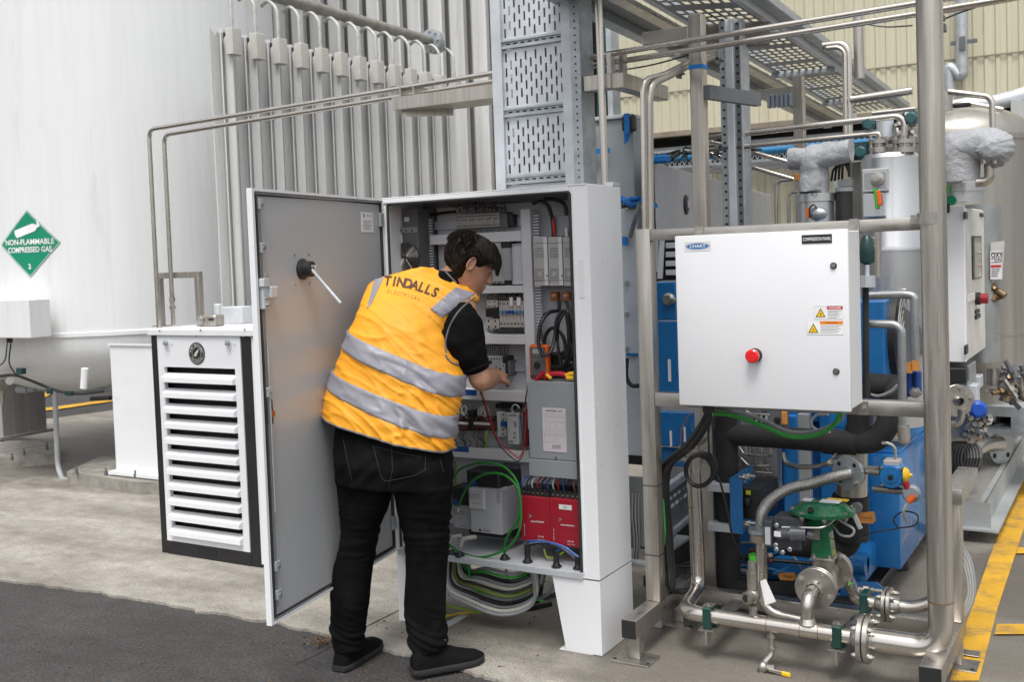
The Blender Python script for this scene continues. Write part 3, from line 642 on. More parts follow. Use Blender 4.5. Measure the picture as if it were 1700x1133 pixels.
vt = P(995, 150, Y=4.06); mb = MB(); mb.cyl((vt.x, 4.09, 1.80), (vt.x-.01, 4.09, 3.3), .0165, n=14); tag(fin(mb, 'stainless_conduit', sspipe), 'vertical stainless conduit entering the cabinet roof right of the slotted tray', 'conduit')
# dark cable riser behind tray
dk = thing('cable_riser', 'dark bundle of green and black cables in a riser behind the slotted tray', 'cables', (-2.6, 5.1, 1.9))
mb = MB(); a, b = P(955, 100, Y=5.3), P(1012, 100, Y=5.3); mb.box(a.x, b.x, 5.3, 5.34, 1.6, 4.2); fin(mb, 'back_board', void, dk)
for i in range(9):
    mb = MB(); x = a.x+.02+(b.x-a.x-.04)*i/8; mb.curve([(x, 5.28, 1.6), (x+rnd.uniform(-.01, .01), 5.27, 2.2), (x+rnd.uniform(-.012, .012), 5.27, 2.8), (x, 5.28, 4.1)], .008, 6)
    fin(mb, 'cable', [teal, cable_b, M('deep_green_cable', (.01, .07, .04), .5), cable_g][i % 4] if i != 3 else ygcable, dk)
mb = MB(); mb.box(b.x, b.x+.03, 5.26, 5.36, 1.6, 4.2); fin(mb, 'edge_channel', galv, dk)
# ================================================================= OPEN CABINET
X0, X1, Y0, Y1, Z0, Z1 = -2.842, -1.846, 3.743, 4.05, .308, 1.872
cab = thing('electrical_cabinet', 'open white floor-standing electrical cabinet full of wiring, with its grey-lined door swung out', 'electrical cabinet', (-2.34, 3.9, 0))
OL, OR, OT, OB = X0+.022, P(960, 800, Y=Y0).x, Z1-.022, .330
mb = MB(); mb.box(X0, X0+.003, Y0+.03, Y1, Z0, Z1-.004); mb.box(X0, OL, Y0, Y0+.03, Z0, Z1-.03, .004); fin(mb, 'left_side', white, cab)
mb = MB(); mb.box(OR, X1-.004, Y0, Y0+.004, Z0, Z1, .001); mb.box(X1-.004, X1, Y0, Y1, Z0, Z1, .0015); mb.box(OR, OR+.004, Y0+.004, Y0+.03, Z0+.02, Z1-.02); fin(mb, 'right_side', white, cab)
mb = MB(); mb.box(X0, X1-.004, Y0-.003, Y1, Z1-.001, Z1+.004, .001); mb.box(X0+.0, OR, Y0-.003, Y0+.02, OT, Z1-.001, .003); fin(mb, 'top', white, cab)
mb = MB(); mb.box(X0+.003, X1-.004, Y0+.001, Y1-.003, Z0+.002, Z0+.02); fin(mb, 'gland_plate', ltgrey, cab)
mb = MB(); mb.box(X0+.01, OR+.01, Y0-.010, Y0-.001, Z0-.004, Z0+.024, .002); fin(mb, 'bottom_lip', galvl, cab)
mb = MB(); mb.box(X0+.003, X1-.004, Y1-.003, Y1, Z0, Z1); fin(mb, 'back_sheet', M('cabinet_inside_grey', (.30, .31, .32), .5), cab)
PY = 4.015
mb = MB(); mb.box(X0+.10, X1-.03, PY, PY+.003, Z0+.08, Z1-.04); fin(mb, 'mounting_plate', ltgrey, cab)
mb = MB(); mb.tube([(OL+.008, Y0-.004, OB+.01), (OL+.008, Y0-.004, OT-.004), (OR+.004, Y0-.004, OT-.004), (OR+.004, Y0-.004, OB+.005)], .006, 6, bend=.01); fin(mb, 'gasket', rubber, cab)
mb = MB(); mb.box(OR+.014, OR+.016, Y0-.007, Y0, OB, OT-.01); fin(mb, 'rain_lip', white, cab)
# plinth
pb = P(940, 1083, Y=Y0).x; pt = P(917, 957, Y=Y0).x
mb = MB(); zt = Z0-.006
mb.prism([(pt, Y0, zt), (X1, Y0, zt), (X1, Y0, 0.004), (pb, Y0, .004)], (0, .003, 0)); mb.box(X1-.003, X1, Y0+.003, Y1, .004, zt); mb.box(pb-.03, pb+.12, Y0+.0, Y1-.03, .0005, .0035)
fin(mb, 'plinth', white, cab)
pb2, pt2 = X0+.10, X0+.16
mb = MB(); mb.prism([(X0, Y0, zt), (pt2, Y0, zt), (pb2, Y0, .004), (X0, Y0, .004)], (0, .003, 0)); mb.box(X0, X0+.003, Y0+.003, Y1, .004, zt); fin(mb, 'plinth', white, cab)
mb = MB(); mb.box(pt2-.04, pt2+.06, Y1-.05, Y1-.047, .09, zt); fin(mb, 'rear_plinth_panel', white, cab)
mb = MB(); mb.box(X1-.035, X1+.0, Y1-.07, Y1-.0, Z1+.0042, Z1+.02); fin(mb, 'roof_bracket', galvl, cab)
mb = MB(); a, b = P(959, 430, Y=Y0), P(971, 495, Y=Y0); mb.box(a.x+.004, b.x, Y0-.0025, Y0, b.z, a.z, .001); fin(mb, 'blank_label', paper, cab)
# left interior wall chassis with fan
mb = MB(); mb.box(X0+.012, P(692, 400, Y=3.86).x, 3.87, 4.01, P(660, 640, Y=3.86).z, 1.83, .003); chs = fin(mb, 'cooling_chassis', dgrey, cab)
fc = P(675, 428, Y=3.865); fr_ = .068
mb = MB(); mb.cyl(fc+YD*.004, fc-YD*.001, fr_, n=32); fin(mb, 'fan_opening', void, chs)
mb = MB()
for k in range(7):
    a0 = k*.9
    pts = [fc+V((math.cos(a0+t*.5)*(.012+t*.045), -.0025-.004*t, math.sin(a0+t*.5)*(.012+t*.045))) for t in (0, .5, 1)]+[fc+V((math.cos(a0+.55+t*.5)*(.012+t*.045), -.002, math.sin(a0+.55+t*.5)*(.012+t*.045))) for t in (1, .5, 0)]
    mb.poly(pts)
mb.cyl(fc-YD*.001, fc-YD*.006, .014); fin(mb, 'fan_blade', black, chs)
mb = MB()
for k in range(9):
    r = .010+k*.0072; mb.tube([fc+V((math.cos(t)*r, -.012+.004*(r/.068)**2, math.sin(t)*r)) for t in [6.2832*i/28 for i in range(29)]], .0011, 4)
for k in range(4):
    a = k*1.5708+.6; mb.cyl(fc+V((math.cos(a)*.008, -.012, math.sin(a)*.008)), fc+V((math.cos(a)*.07, -.008, math.sin(a)*.07)), .0014, n=5)
fin(mb, 'fan_guard', ss, chs)
mb = MB(); rect(mb, 650, 391, 668, 405, 3.868, .0015); rect(mb, 671, 361, 679, 368, 3.868, .0015); fin(mb, 'rating_label', paper, chs)
mb = MB(); rect(mb, 648, 378, 692, 387, 3.866, .003); fin(mb, 'terminal_strip', mgrey, chs)
for i in range(4): mb = MB(); c = P(656+i*9.5, 383, Y=3.866); mb.hexbolt(c, -YD, .004, .003); fin(mb, 'screw', black, chs)
# ducts
DF = 3.935
def slotted(x0, x1, z0, z1, name='slotted_side', vertical=True):
    mb = MB(); n = int((z1-z0)/.0125)
    for i in range(n):
        z = z0+i*.0125; mb.box(x0, x1, DF+.02, DF+.03, z, z+.006)
    return tag(fin(mb, name, duct, cab), kind='stuff')
def ductbox(x0, x1, z0, z1):
    mb = MB(); mb.box(x0, x1, DF, DF+.006, z0, z1, .0015); mb.box(x0+.002, x1-.002, DF+.006, PY, z0+.003, z1-.003); return fin(mb, 'wire_duct', duct, cab)
dA0, dA1 = P(693, 500, Y=DF).x, P(707, 500, Y=DF).x
ductbox(dA0, dA1, .50, 1.80); slotted(dA1+.001, dA1+.032, .5, 1.79)
dB0, dB1 = P(869, 500, Y=DF).x, P(885, 500, Y=DF).x
ductbox(dB0, dB1, .86, 1.80); slotted(dB1+.001, dB1+.028, 1.13, 1.79)
for (px_, t, b) in ((850, 384, 401), (840, 474.5, 487), (840, 555.5, 572), (822, 649, 666), (815, 746, 764)):
    ductbox(dA1+.034, dB0-.001, P(px_, b, Y=DF).z, P(px_, t, Y=DF).z)
mb = MB(); rect(mb, 772, 647.5, 791, 657, DF-.001, .0009); rect(mb, 735, 741, 778, 750, DF-.001, .0009); fin(mb, 'blue_duct_strip', dkblue, cab)
def rail(px0, py, px1):
    mb = MB(); a, b = P(px0, py, Y=4.0), P(px1, py, Y=4.0); z = (a.z+b.z)/2; mb.box(a.x, b.x, 4.0, 4.012, z-.0175, z-.012).box(a.x, b.x, 4.004, 4.012, z-.012, z+.012).box(a.x, b.x, 4.0, 4.012, z+.012, z+.0175); fin(mb, 'din_rail', galvl, cab)
rail(712, 372, 866); rail(800, 522, 868); rail(775, 609, 876); rail(750, 708, 874)
# generic block with terminals
def block(px0, py0, px1, py1, Yf, mat, n=0, name='module', rows=((.2, .12), (.8, .12)), dep=.06, div=True, holes=void):
    mb = MB(); rect(mb, px0, py0, px1, py1, Yf, dep, .0015); o = fin(mb, name, mat, cab)
    if n:
        my = (py0+py1)/2; xa, xb = P(px0, my, Y=Yf).x, P(px1, my, Y=Yf).x; zt_, zb2 = P((px0+px1)/2, py0, Y=Yf).z, P((px0+px1)/2, py1, Y=Yf).z; w_ = (xb-xa)/n
        mb = MB()
        for i in range(n):
            if div and i: mb.box(xa+i*w_-.0005, xa+i*w_+.0005, Yf-.0006, Yf, zb2, zt_)
            for f_, s_ in rows:
                c = V((xa+(i+.5)*w_, Yf, zt_+(zb2-zt_)*f_)); q_ = min(w_*.26, (zt_-zb2)*s_); mb.cyl(c, c-YD*.0012, q_, n=6)
        tag(fin(mb, 'terminal_screw', holes, o), kind='stuff')
    return o
tb = block(757, 355, 829, 378, 3.95, beige, 18, 'terminal_block', ((.15, .12), (.85, .12), (.4, .06)), .05)
mb = MB()
for i in range(5):
    c = P(765+i*13.5, 366, Y=3.949); mb.box(c.x-.008, c.x+.006, 3.946, 3.9495, c.z-.012, c.z+.012, .001)
tag(fin(mb, 'relay', drive, tb), kind='stuff')
block(829, 352, 842, 378, 3.96, dgrey, 0, 'end_block', dep=.05); block(842, 356, 852, 376, 3.97, black, 0, 'end_block', dep=.04)
def wires(spots, mats, name='wire', r=.0022, parent=None):
    for i, pts in enumerate(spots):
        mb = MB(); mb.curve(pts, r, 5, 6); fin(mb, name, mats[i % len(mats)], parent or cab)
mb = MB()
for i in range(34):
    x = P(758+i*2.6, 350, Y=3.96); h = rnd.uniform(.012, .04); mb.curve([x+V((0, 0, -.012)), x+V((rnd.uniform(-.008, .008), -.012, h*.5)), x+V((rnd.uniform(-.03, .03), .0, h)), x+V((rnd.uniform(-.06, .06), .02, h*.9))], .0017, 4, 4)
for i in range(20):
    x = P(762+i*4, 381, Y=3.955); mb.curve([x, x+V((rnd.uniform(-.004, .004), -.003, -.012)), x+V((0, .01, -.026))], .0016, 4, 4)
for k in range(4): mb.curve([P(712, 356+k, Y=3.97), P(735, 352+k, Y=3.96), P(757, 350+k, Y=3.96)], .002, 4, 5)
tag(fin(mb, 'terminal_wiring', cable_b, cab), kind='stuff')
# contactors right of the head
block(806, 402, 818, 470, 3.95, drive, 1, 'contactor'); block(818, 402, 832, 468, 3.945, beige, 1, 'contactor'); block(832, 400, 846, 412, 3.95, black, 0, 'contactor_head'); block(832, 412, 847, 466, 3.95, drive, 0, 'contactor'); block(800, 458, 846, 472, 3.955, black, 0, 'contactor_base', dep=.05)
mb = MB(); rect(mb, 849, 404, 869, 472, 3.97, .02); fin(mb, 'blank_plate', duct, cab)
for i, x in enumerate((812, 822, 832)): block(x-3, 459, x+4, 471, 3.948, beige, 1, 'terminal')
# breakers
bx = 806
for i in range(4): block(808+0, 499, 826, 511, 3.95, beige, 2, 'breaker_top') if i == 0 else None
block(806, 513, 828, 527, 3.945, black, 0, 'breaker_toggle_bar'); block(806, 530, 828, 546, 3.95, beige, 2, 'breaker_base')
for i in range(7):
    x = 829+i*5.8; o = block(x, 500, x+5.4, 544, 3.95, beige, 1, 'miniature_breaker', ((.1, .05), (.86, .05)))
    mb = MB(); rect(mb, x+.8, 516, x+4.8, 521, 3.940, .012, .0008); fin(mb, 'toggle', dkblue if i in (2, 3) else M('light_blue_toggle', (.10, .25, .45), .4), o)
mb = MB(); rect(mb, 846, 494, 851, 508, 3.945, .006); rect(mb, 858, 494, 864, 508, 3.945, .006); fin(mb, 'wire_marker', paper, cab)
mb = MB()
for i in range(24):
    x = P(809+i*2.5, 491, Y=3.96); mb.curve([x+V((0, .03, .012)), x+V((rnd.uniform(-.003, .003), 0, .0)), x+V((0, .0, -.02))], .0016, 4, 3)
    x = P(809+i*2.5, 547, Y=3.96); mb.curve([x+V((0, 0, .008)), x+V((rnd.uniform(-.003, .003), -.002, -.004)), x+V((0, .02, -.018))], .0016, 4, 3)
for i in range(12):
    x = P(808+i*3.2, 577, Y=3.96); mb.curve([x+V((0, .02, .012)), x+V((rnd.uniform(-.003, .003), 0, .0)), x+V((0, .0, -.035))], .0018, 4, 3)
tag(fin(mb, 'breaker_wiring', cable_b, cab), kind='stuff')
for i in range(6): block(804+i*4.9, 592, 808.4+i*4.9, 618, 3.945, drive, 1, 'terminal', ((.15, .06), (.8, .06)))
block(833, 592, 842, 626, 3.955, black, 0, 'end_clamp'); block(829, 604, 838, 622, 3.948, drive, 2, 'terminal'); block(842, 600, 847, 624, 3.96, dgrey, 0, 'end_stop')
# lower row
block(720, 700, 775, 712, 3.94, brown, 0, 'terminal_row', dep=.03); block(784, 700, 822, 712, 3.94, brown, 0, 'terminal_row', dep=.03)
mb = MB(); rect(mb, 745, 701, 778, 705, 3.936, .004); rect(mb, 784, 702, 816, 706, 3.936, .004); fin(mb, 'marker_strip', paper, cab)
for i in range(12):
    x = 748+i*6.4; block(x, 696 if i % 2 else 694, x+5, 716, 3.943, [brown, dgrey, brown, black][i % 4], 1, 'terminal', ((.15, .07), (.85, .07)))
block(777, 682, 785, 716, 3.93, black, 0, 'cable_loom', dep=.04)
mb = MB()
for k, (x, y, r) in enumerate(((797, 683, .017), (803, 684, .018), (808, 685, .017), (770, 682, .02), (800, 680, .014))):
    c = P(x, y, Y=3.94); mb.tube([c+V((math.cos(t)*r*.6, math.sin(t)*.008, math.sin(t)*r)) for t in [6.28*i/14 for i in range(15)]], .0022, 5)
mb.curve([P(765, 668, Y=3.95), P(766, 680, Y=3.94), P(775, 694, Y=3.94), P(784, 690, Y=3.94)], .002, 5); tag(fin(mb, 'coiled_wire', cable_w, cab), kind='stuff')
block(825, 684, 838, 726, 3.955, duct, 0, 'miniature_breaker'); block(831, 686, 841, 700, 3.95, beige, 1, 'breaker_terminal'); block(831, 700, 841, 709, 3.945, dkblue, 0, 'toggle', dep=.01); block(831, 711, 841, 724, 3.95, beige, 1, 'breaker_terminal')
ps = block(842, 687, 861, 738, 3.93, M('pale_device_plastic', (.55, .56, .56), .45), 0, 'power_supply', dep=.07)
mb = MB(); rect(mb, 853, 700, 857, 710, 3.9285, .0015); rect(mb, 852, 718, 856, 722, 3.9285, .0015); rect(mb, 852, 725, 856, 729, 3.9285, .0015); fin(mb, 'indicator', inkg, ps)
mb = MB(); rect(mb, 845, 689, 858, 692, 3.9285, .0015); rect(mb, 844, 732, 852, 735, 3.9285, .0015); fin(mb, 'vent', inkg, ps)
block(861, 690, 868, 736, 3.95, M('slate_blue_plastic', (.16, .18, .26), .5), 0, 'power_supply_side', dep=.05); block(868, 684, 876, 742, 3.97, M('maroon_plastic', (.13, .02, .03), .5), 0, 'side_module', dep=.04)
block(822, 672, 858, 679, 3.96, black, 6, 'connector'); 
mb = MB(); c = P(856, 680, Y=3.93); mb.tube([c+V((math.cos(t)*.018, 0, math.sin(t)*.02)) for t in [.2+4.2*i/12 for i in range(13)]], .004, 6); fin(mb, 'cable_loop', M('silver_teal_wire', (.30, .38, .38), .3), cab)
L_ = []
for x in (753, 756, 766, 770, 774, 789, 793, 797, 800, 804): L_.append([P(x, 716, Y=3.95), P(x-3+rnd.uniform(-2, 4), 726, Y=3.94), P(x+5+rnd.uniform(-6, 4), 735, Y=3.94), P(x+3, 745, Y=3.955)])
wires(L_, [cable_b, M('purple_wire', (.12, .03, .10), .5), cable_b, cable_b], 'wire', .0022)
wires([[P(808, 712, Y=3.95), P(806, 728, Y=3.94), P(805, 744, Y=3.95)], [P(811, 708, Y=3.95), P(808, 726, Y=3.94), P(807, 744, Y=3.95)]], [ygcable], 'earth_wire', .003)
# test leads
def cab_wire(pts, r, mat, label, nm='test_lead', grp=None):
    mb = MB(); mb.curve(pts, r, 8, 10); return tag(fin(mb, nm, mat), label, 'cable', grp)
cab_wire([P(799, 650, Y=3.86), P(808, 675, Y=3.87), P(815, 700, Y=3.88), P(822, 722, Y=3.88), P(838, 742, Y=3.88), P(855, 757, Y=3.87), P(862, 760, Y=3.87), P(870, 742, Y=3.88), P(873, 700, Y=3.89), P(872, 668, Y=3.89), P(877, 640, Y=3.86)], .0026, redw, 'red multimeter test lead drooping in front of the wiring ducts')
cab_wire([P(797, 650, Y=3.865), P(806, 678, Y=3.875), P(817, 712, Y=3.885), P(830, 740, Y=3.885), P(850, 761, Y=3.875), P(862, 765, Y=3.87), P(869, 745, Y=3.885), P(864, 690, Y=3.89), P(871, 672, Y=3.89), P(876, 640, Y=3.865)], .0024, cable_b, 'black multimeter test lead drooping in front of the wiring ducts')
# right column: modules
for i in range(3):
    x0_ = 886+i*24.5; o = block(x0_, 393, x0_+23.6, 475, 3.90, beige, 0, 'relay_module', dep=.10)
    for (ya, yb) in ((412, 426), (447, 461)):
        mb = MB(); rect(mb, x0_+2.2, ya-2, x0_+18, yb+3, 3.8985, .0012); pnl = None
        n = 7
        for a in range(n):
            for b in range(n):
                if 2 <= a <= 4 and 2 <= b <= 4 and ya > 440: continue
                if a == 3 and b == 3: continue
                c = P(x0_+3.6+a*2.1, ya+b*2.5, Y=3.8984); mb.mi = 1; mb.cyl(c, c-YD*.0006, .0019, n=5); mb.mi = 0
        tag(fin(mb, 'vent_grille', [beige, void], o), kind='stuff')
    mb = MB(); rect(mb, x0_+17, 394, x0_+23, 474, 3.8975, .002); fin(mb, 'side_rib', duct, o)
    mb = MB(); c = P(x0_+22.5, 458, Y=3.8972); mb.cyl(c, c-YD*.002, .005, n=10); fin(mb, 'knob', mgrey, o)
    mb = MB(); rect(mb, x0_-.2, 465, x0_+23.8, 466, 3.8965, .002); rect(mb, x0_-.2, 403, x0_+23.8, 404, 3.8965, .002); fin(mb, 'seam', inkg, o)
block(913, 357, 946, 392, 3.93, mgrey, 0, 'isolator_body', dep=.07)
for j, (pts, m_) in enumerate((([P(886, 338, Y=3.93), P(898, 334, Y=3.9), P(909, 341, Y=3.9), P(915, 356, Y=3.91), P(918, 372, Y=3.92), P(919, 393, Y=3.92)], cable_b), ([P(905, 330, Y=3.95), P(925, 332, Y=3.92), P(937, 340, Y=3.9), P(941, 358, Y=3.9)], cable_b), ([P(918, 362, Y=3.915), P(920, 380, Y=3.915), P(920, 392, Y=3.92)], redw), ([P(940, 378, Y=3.915), P(941, 393, Y=3.92)], paper))):
    mb = MB(); mb.curve(pts, .0085 if j < 2 else .006, 10); fin(mb, 'power_cable', m_, cab)
for px_ in (919, 939):
    mb = MB(); rect(mb, px_-6, 485, px_+6, 500, 3.93, .03, .002); o = fin(mb, 'copper_lug', copper, cab); mb = MB(); c = P(px_, 492, Y=3.93); mb.hexbolt(c, -YD, .009, .006); fin(mb, 'bolt', ss, o)
mb = MB()
coils = [([P(928, 500, Y=3.92), P(927, 515, Y=3.9), P(912, 519, Y=3.86), P(899, 535, Y=3.82), P(894, 565, Y=3.81), P(900, 588, Y=3.81), P(913, 586, Y=3.82), P(921, 560, Y=3.85), P(925, 530, Y=3.85), P(937, 515, Y=3.86), P(943, 540, Y=3.86), P(944, 580, Y=3.86), P(936, 606, Y=3.86), P(915, 608, Y=3.87), P(903, 590, Y=3.88), P(905, 560, Y=3.88), P(918, 545, Y=3.88), P(935, 560, Y=3.88), P(942, 600, Y=3.87)]),
         ([P(940, 500, Y=3.93), P(947, 520, Y=3.9), P(952, 550, Y=3.88), P(948, 590, Y=3.87), P(930, 612, Y=3.87), P(908, 612, Y=3.88), P(896, 595, Y=3.88)]),
         ([P(905, 520, Y=3.9), P(897, 545, Y=3.9), P(905, 575, Y=3.89), P(925, 590, Y=3.88), P(945, 572, Y=3.89), P(948, 535, Y=3.9), P(938, 520, Y=3.9), P(927, 540, Y=3.88), P(926, 575, Y=3.86), P(932, 605, Y=3.86)]),
         ([P(950, 540, Y=3.9), P(954, 575, Y=3.89), P(950, 608, Y=3.88), P(925, 618, Y=3.88), P(910, 600, Y=3.9)])]
for i, c_ in enumerate(coils): mb = MB(); mb.curve(c_, .008 if i < 2 else .0065, 8, 8); fin(mb, 'coiled_cable', cable_b, cab)
mb = MB(); rect(mb, 893, 588, 954, 632, 3.90, .10, .01); fin(mb, 'black_pouch', black, cab)
mb = MB(); rect(mb, 935, 599, 944, 605, 3.8985, .001); rect(mb, 946, 600, 951, 604, 3.8985, .001); fin(mb, 'wire_label', paper, cab)
# grey transformer box
gz = rect
mb = MB(); rect(mb, 877, 634, 958, 764, 3.80, .20, .0025); gb = fin(mb, 'grey_steel_box', mgrey, cab)
mb = MB(); rect(mb, 878, 765, 958.5, 794, 3.798, .20, .0025); fin(mb, 'grey_box_cover', mgrey, cab)
mb = MB(); rect(mb, 901, 678, 940, 751, 3.7975, .0015); lb = fin(mb, 'data_label', pinkp, gb)
def pt(px_, py_, off): return P(px_, py_, Y=off)
text('NETWORK  H.S.P.', pt(920, 683, 3.797), XD, ZD, .008, ink, lb, width=.075, bold=.02)
mb = MB()
def frame2(mb, px0, py0, px1, py1, Y, t=.0006):
    a, b = P(px0, py0, Y=Y), P(px1, py1, Y=Y); z1_, z0_ = P((px0+px1)/2, py0, Y=Y).z, P((px0+px1)/2, py1, Y=Y).z; x0_, x1_ = P(px0, (py0+py1)/2, Y=Y).x, P(px1, (py0+py1)/2, Y=Y).x
    for q in ((x0_, x1_, z0_, z0_+t), (x0_, x1_, z1_-t, z1_), (x0_, x0_+t, z0_, z1_), (x1_-t, x1_, z0_, z1_)): mb.box(q[0], q[1], Y-.0003, Y, q[2], q[3])
for q in ((904, 688, 938, 692), (904, 694, 938, 700), (907, 702, 912, 714), (914, 702, 921, 714), (924, 702, 938, 714), (904, 717, 937, 722), (904, 724, 920, 735), (923, 724, 937, 735)): frame2(mb, *q, 3.7972)
for i in range(9): rect(mb, 917+i*1.6, 739, 917.9+i*1.6, 746, 3.7969, .0004)
tag(fin(mb, 'printed_lines', inkg, lb), kind='stuff')
mb = MB(); c = P(923, 760, Y=3.797); mb.cyl(c, c-YD*.003, .0045, n=8); fin(mb, 'screw', ss, gb)
# red modules
for i, (xa, xb, ya, yb) in enumerate(((864, 912, 826, 900), (912.5, 963, 830, 908))):
    mb = MB(); rect(mb, xa, ya, xb, yb, 3.82, .15, .003); o = fin(mb, 'red_servo_module', red, cab)
    mx = (xa+xb)/2+4
    text('macroFUSION', P(mx, ya+41+i*2, Y=3.8185), XD, ZD, .0065, whitep, o, width=.062, bold=.02)
    mb = MB(); c = P(mx-10, ya+32+i*2, Y=3.8185); mb.poly([c+V((-.012, 0, .009)), c+V((.004, 0, .002)), c+V((-.012, 0, -.008)), c+V((-.012, 0, -.005)), c+V((-.004, 0, .001)), c+V((-.012, 0, .006))]); fin(mb, 'module_logo', inkg if i else M('logo_teal', (.2, .3, .3), .5), o)
    text('CE UK', P(mx+6, yb-8, Y=3.8185), XD, ZD, .007, whitep, o, width=.03); text('10010 / 24V', P(mx+6, yb-3, Y=3.8185), XD, ZD, .004, whitep, o, width=.035)
    text('DRIVE 400', P(xa+7, yb-20, Y=3.8185), ZD, -XD, .004, whitep, o, width=.05)
    for q in ((xa+3, ya+2), (xb-3, ya+3), (xa+2, yb-2), (xb-2, yb-3)): mb = MB(); c = P(*q, Y=3.8195); mb.cyl(c, c-YD*.001, .0025, n=6); fin(mb, 'screw', ss, o)
mb = MB(); rect(mb, 928, 839, 949, 847, 3.8185, .001); o = fin(mb, 'white_sticker', paper, cab); text('Spare', P(938, 843, Y=3.818), XD, ZD, .006, ink, o, width=.02, shear=.3)
block(866, 812, 912, 826, 3.84, black, 6, 'terminal_block', ((.5, .3),), .1, holes=ss); block(914, 816, 963, 831, 3.84, black, 6, 'terminal_block', ((.5, .3),), .1, holes=ss)
W_ = []; mats_ = [bluew, cable_b, paper, redw, cable_b, bluew, paper, redw, bluew, cable_b, M('pink_wire', (.45, .2, .2), .5)]
for i in range(11):
    x = 869+i*8.6; W_.append([P(x, 817, Y=3.86), P(x-3, 803, Y=3.84), P(x+4, 793, Y=3.86), P(x+16, 789+i*.3, Y=3.90), P(x+30, 790, Y=3.95)])
wires(W_, mats_, 'power_wire', .0035)
# frequency drives lower left
o = block(752, 817, 782, 878, 3.86, drive, 0, 'small_frequency_drive', dep=.13); 
mb = MB(); rect(mb, 750, 810, 783, 840, 3.855, .1, .004); fin(mb, 'drive_head', black, o)
mb = MB(); c = P(757, 834, Y=3.852); mb.cyl(c, c-YD*.006, .016, n=16); fin(mb, 'blue_knob', M('navy_plastic', (.02, .07, .22), .35), o)
mb = MB()
for i in range(6): rect(mb, 754+i*3, 848, 755.5+i*3, 856, 3.859, .0008)
fin(mb, 'vent', inkg, o)
text('PowerFlex', P(764, 862, Y=3.8585), XD, ZD, .006, M('red_print', (.4, .05, .08), .5), o, width=.03); text('Allen-Bradley', P(769, 874, Y=3.8585), XD, ZD, .005, ink, o, width=.028)
mb = MB(); rect(mb, 776, 784, 846, 892, 3.90, .11, .004); fin(mb, 'drive_backing', black, cab)
o = block(781, 813, 833, 886, 3.82, drive, 0, 'large_frequency_drive', dep=.15)
mb = MB(); rect(mb, 777, 812, 804, 847, 3.81, .03, .006); fp = fin(mb, 'keypad_cover', M('light_drive_plastic', (.46, .47, .49), .45), o)
mb = MB()
for i in range(8): rect(mb, 779+i*2.4, 820, 780+i*2.4, 829, 3.8093, .0008)
fin(mb, 'vent', inkg, fp)
text('PowerFlex', P(791, 836, Y=3.8088), XD, ZD, .006, M('red_print', (.4, .05, .08)), fp, width=.042)
mb = MB()
for i in range(13):
    for j in range(2): rect(mb, 824+j*3.6, 812+i*1.9+j*.3, 826.6+j*3.6, 812.9+i*1.9+j*.3, 3.819, .0008)
fin(mb, 'vent', inkg, o)
mb = MB(); c = P(797, 881, Y=3.8195); mb.cyl(c, c-YD*.0006, .006, n=12); fin(mb, 'round_mark', ink, o); text('Allen-Bradley', P(808, 882, Y=3.819), XD, ZD, .006, ink, o, width=.038, bold=.02)
mb = MB(); rect(mb, 780, 784, 828, 812, 3.85, .12, .006); hd_ = fin(mb, 'drive_head', black, o); mb = MB(); c = P(786, 803, Y=3.847); mb.cyl(c, c-YD*.004, .02, n=16); fin(mb, 'blue_knob', MATS['navy_plastic'], o)
mb = MB(); rect(mb, 835, 772, 862, 892, 3.99, .02); fin(mb, 'backing_panel', M('panel_bluegrey', (.22, .23, .27), .5), cab)
wires([[P(755, 766, Y=3.97), P(756, 785, Y=3.96), P(757, 810, Y=3.95)], [P(760, 766, Y=3.97), P(761, 790, Y=3.96), P(764, 812, Y=3.95)]], [M('olive_wire', (.12, .16, .03), .5), ygcable], 'earth_wire', .004)
# green cables
dcable = M('dark_green_cable', (.018, .20, .025), .45)
gl = lambda pts, r=.0052: (lambda mb: (mb.curve(pts, r, 10, 9), fin(mb, 'green_data_cable', dcable, cab)))(MB())
gl([P(748, 800, Y=3.9), P(765, 779, Y=3.85), P(800, 769, Y=3.8), P(835, 775, Y=3.79), P(858, 800, Y=3.78), P(864, 835, Y=3.77), P(860, 862, Y=3.77), P(846, 885, Y=3.775), P(838, 905, Y=3.78), P(838, 931, Y=3.79)])
gl([P(762, 841, Y=3.84), P(770, 820, Y=3.81), P(785, 799, Y=3.79), P(810, 787, Y=3.78), P(838, 790, Y=3.775), P(860, 812, Y=3.77), P(865, 850, Y=3.765), P(861, 885, Y=3.765), P(840, 912, Y=3.77), P(800, 926, Y=3.77), P(765, 918, Y=3.79), P(744, 904, Y=3.80)])
mb = MB(); a = P(761, 843, Y=3.84); mb.cyl(a, a+V((-.004, 0, -.02)), .005, n=8); fin(mb, 'cable_end', cable_w, cab)
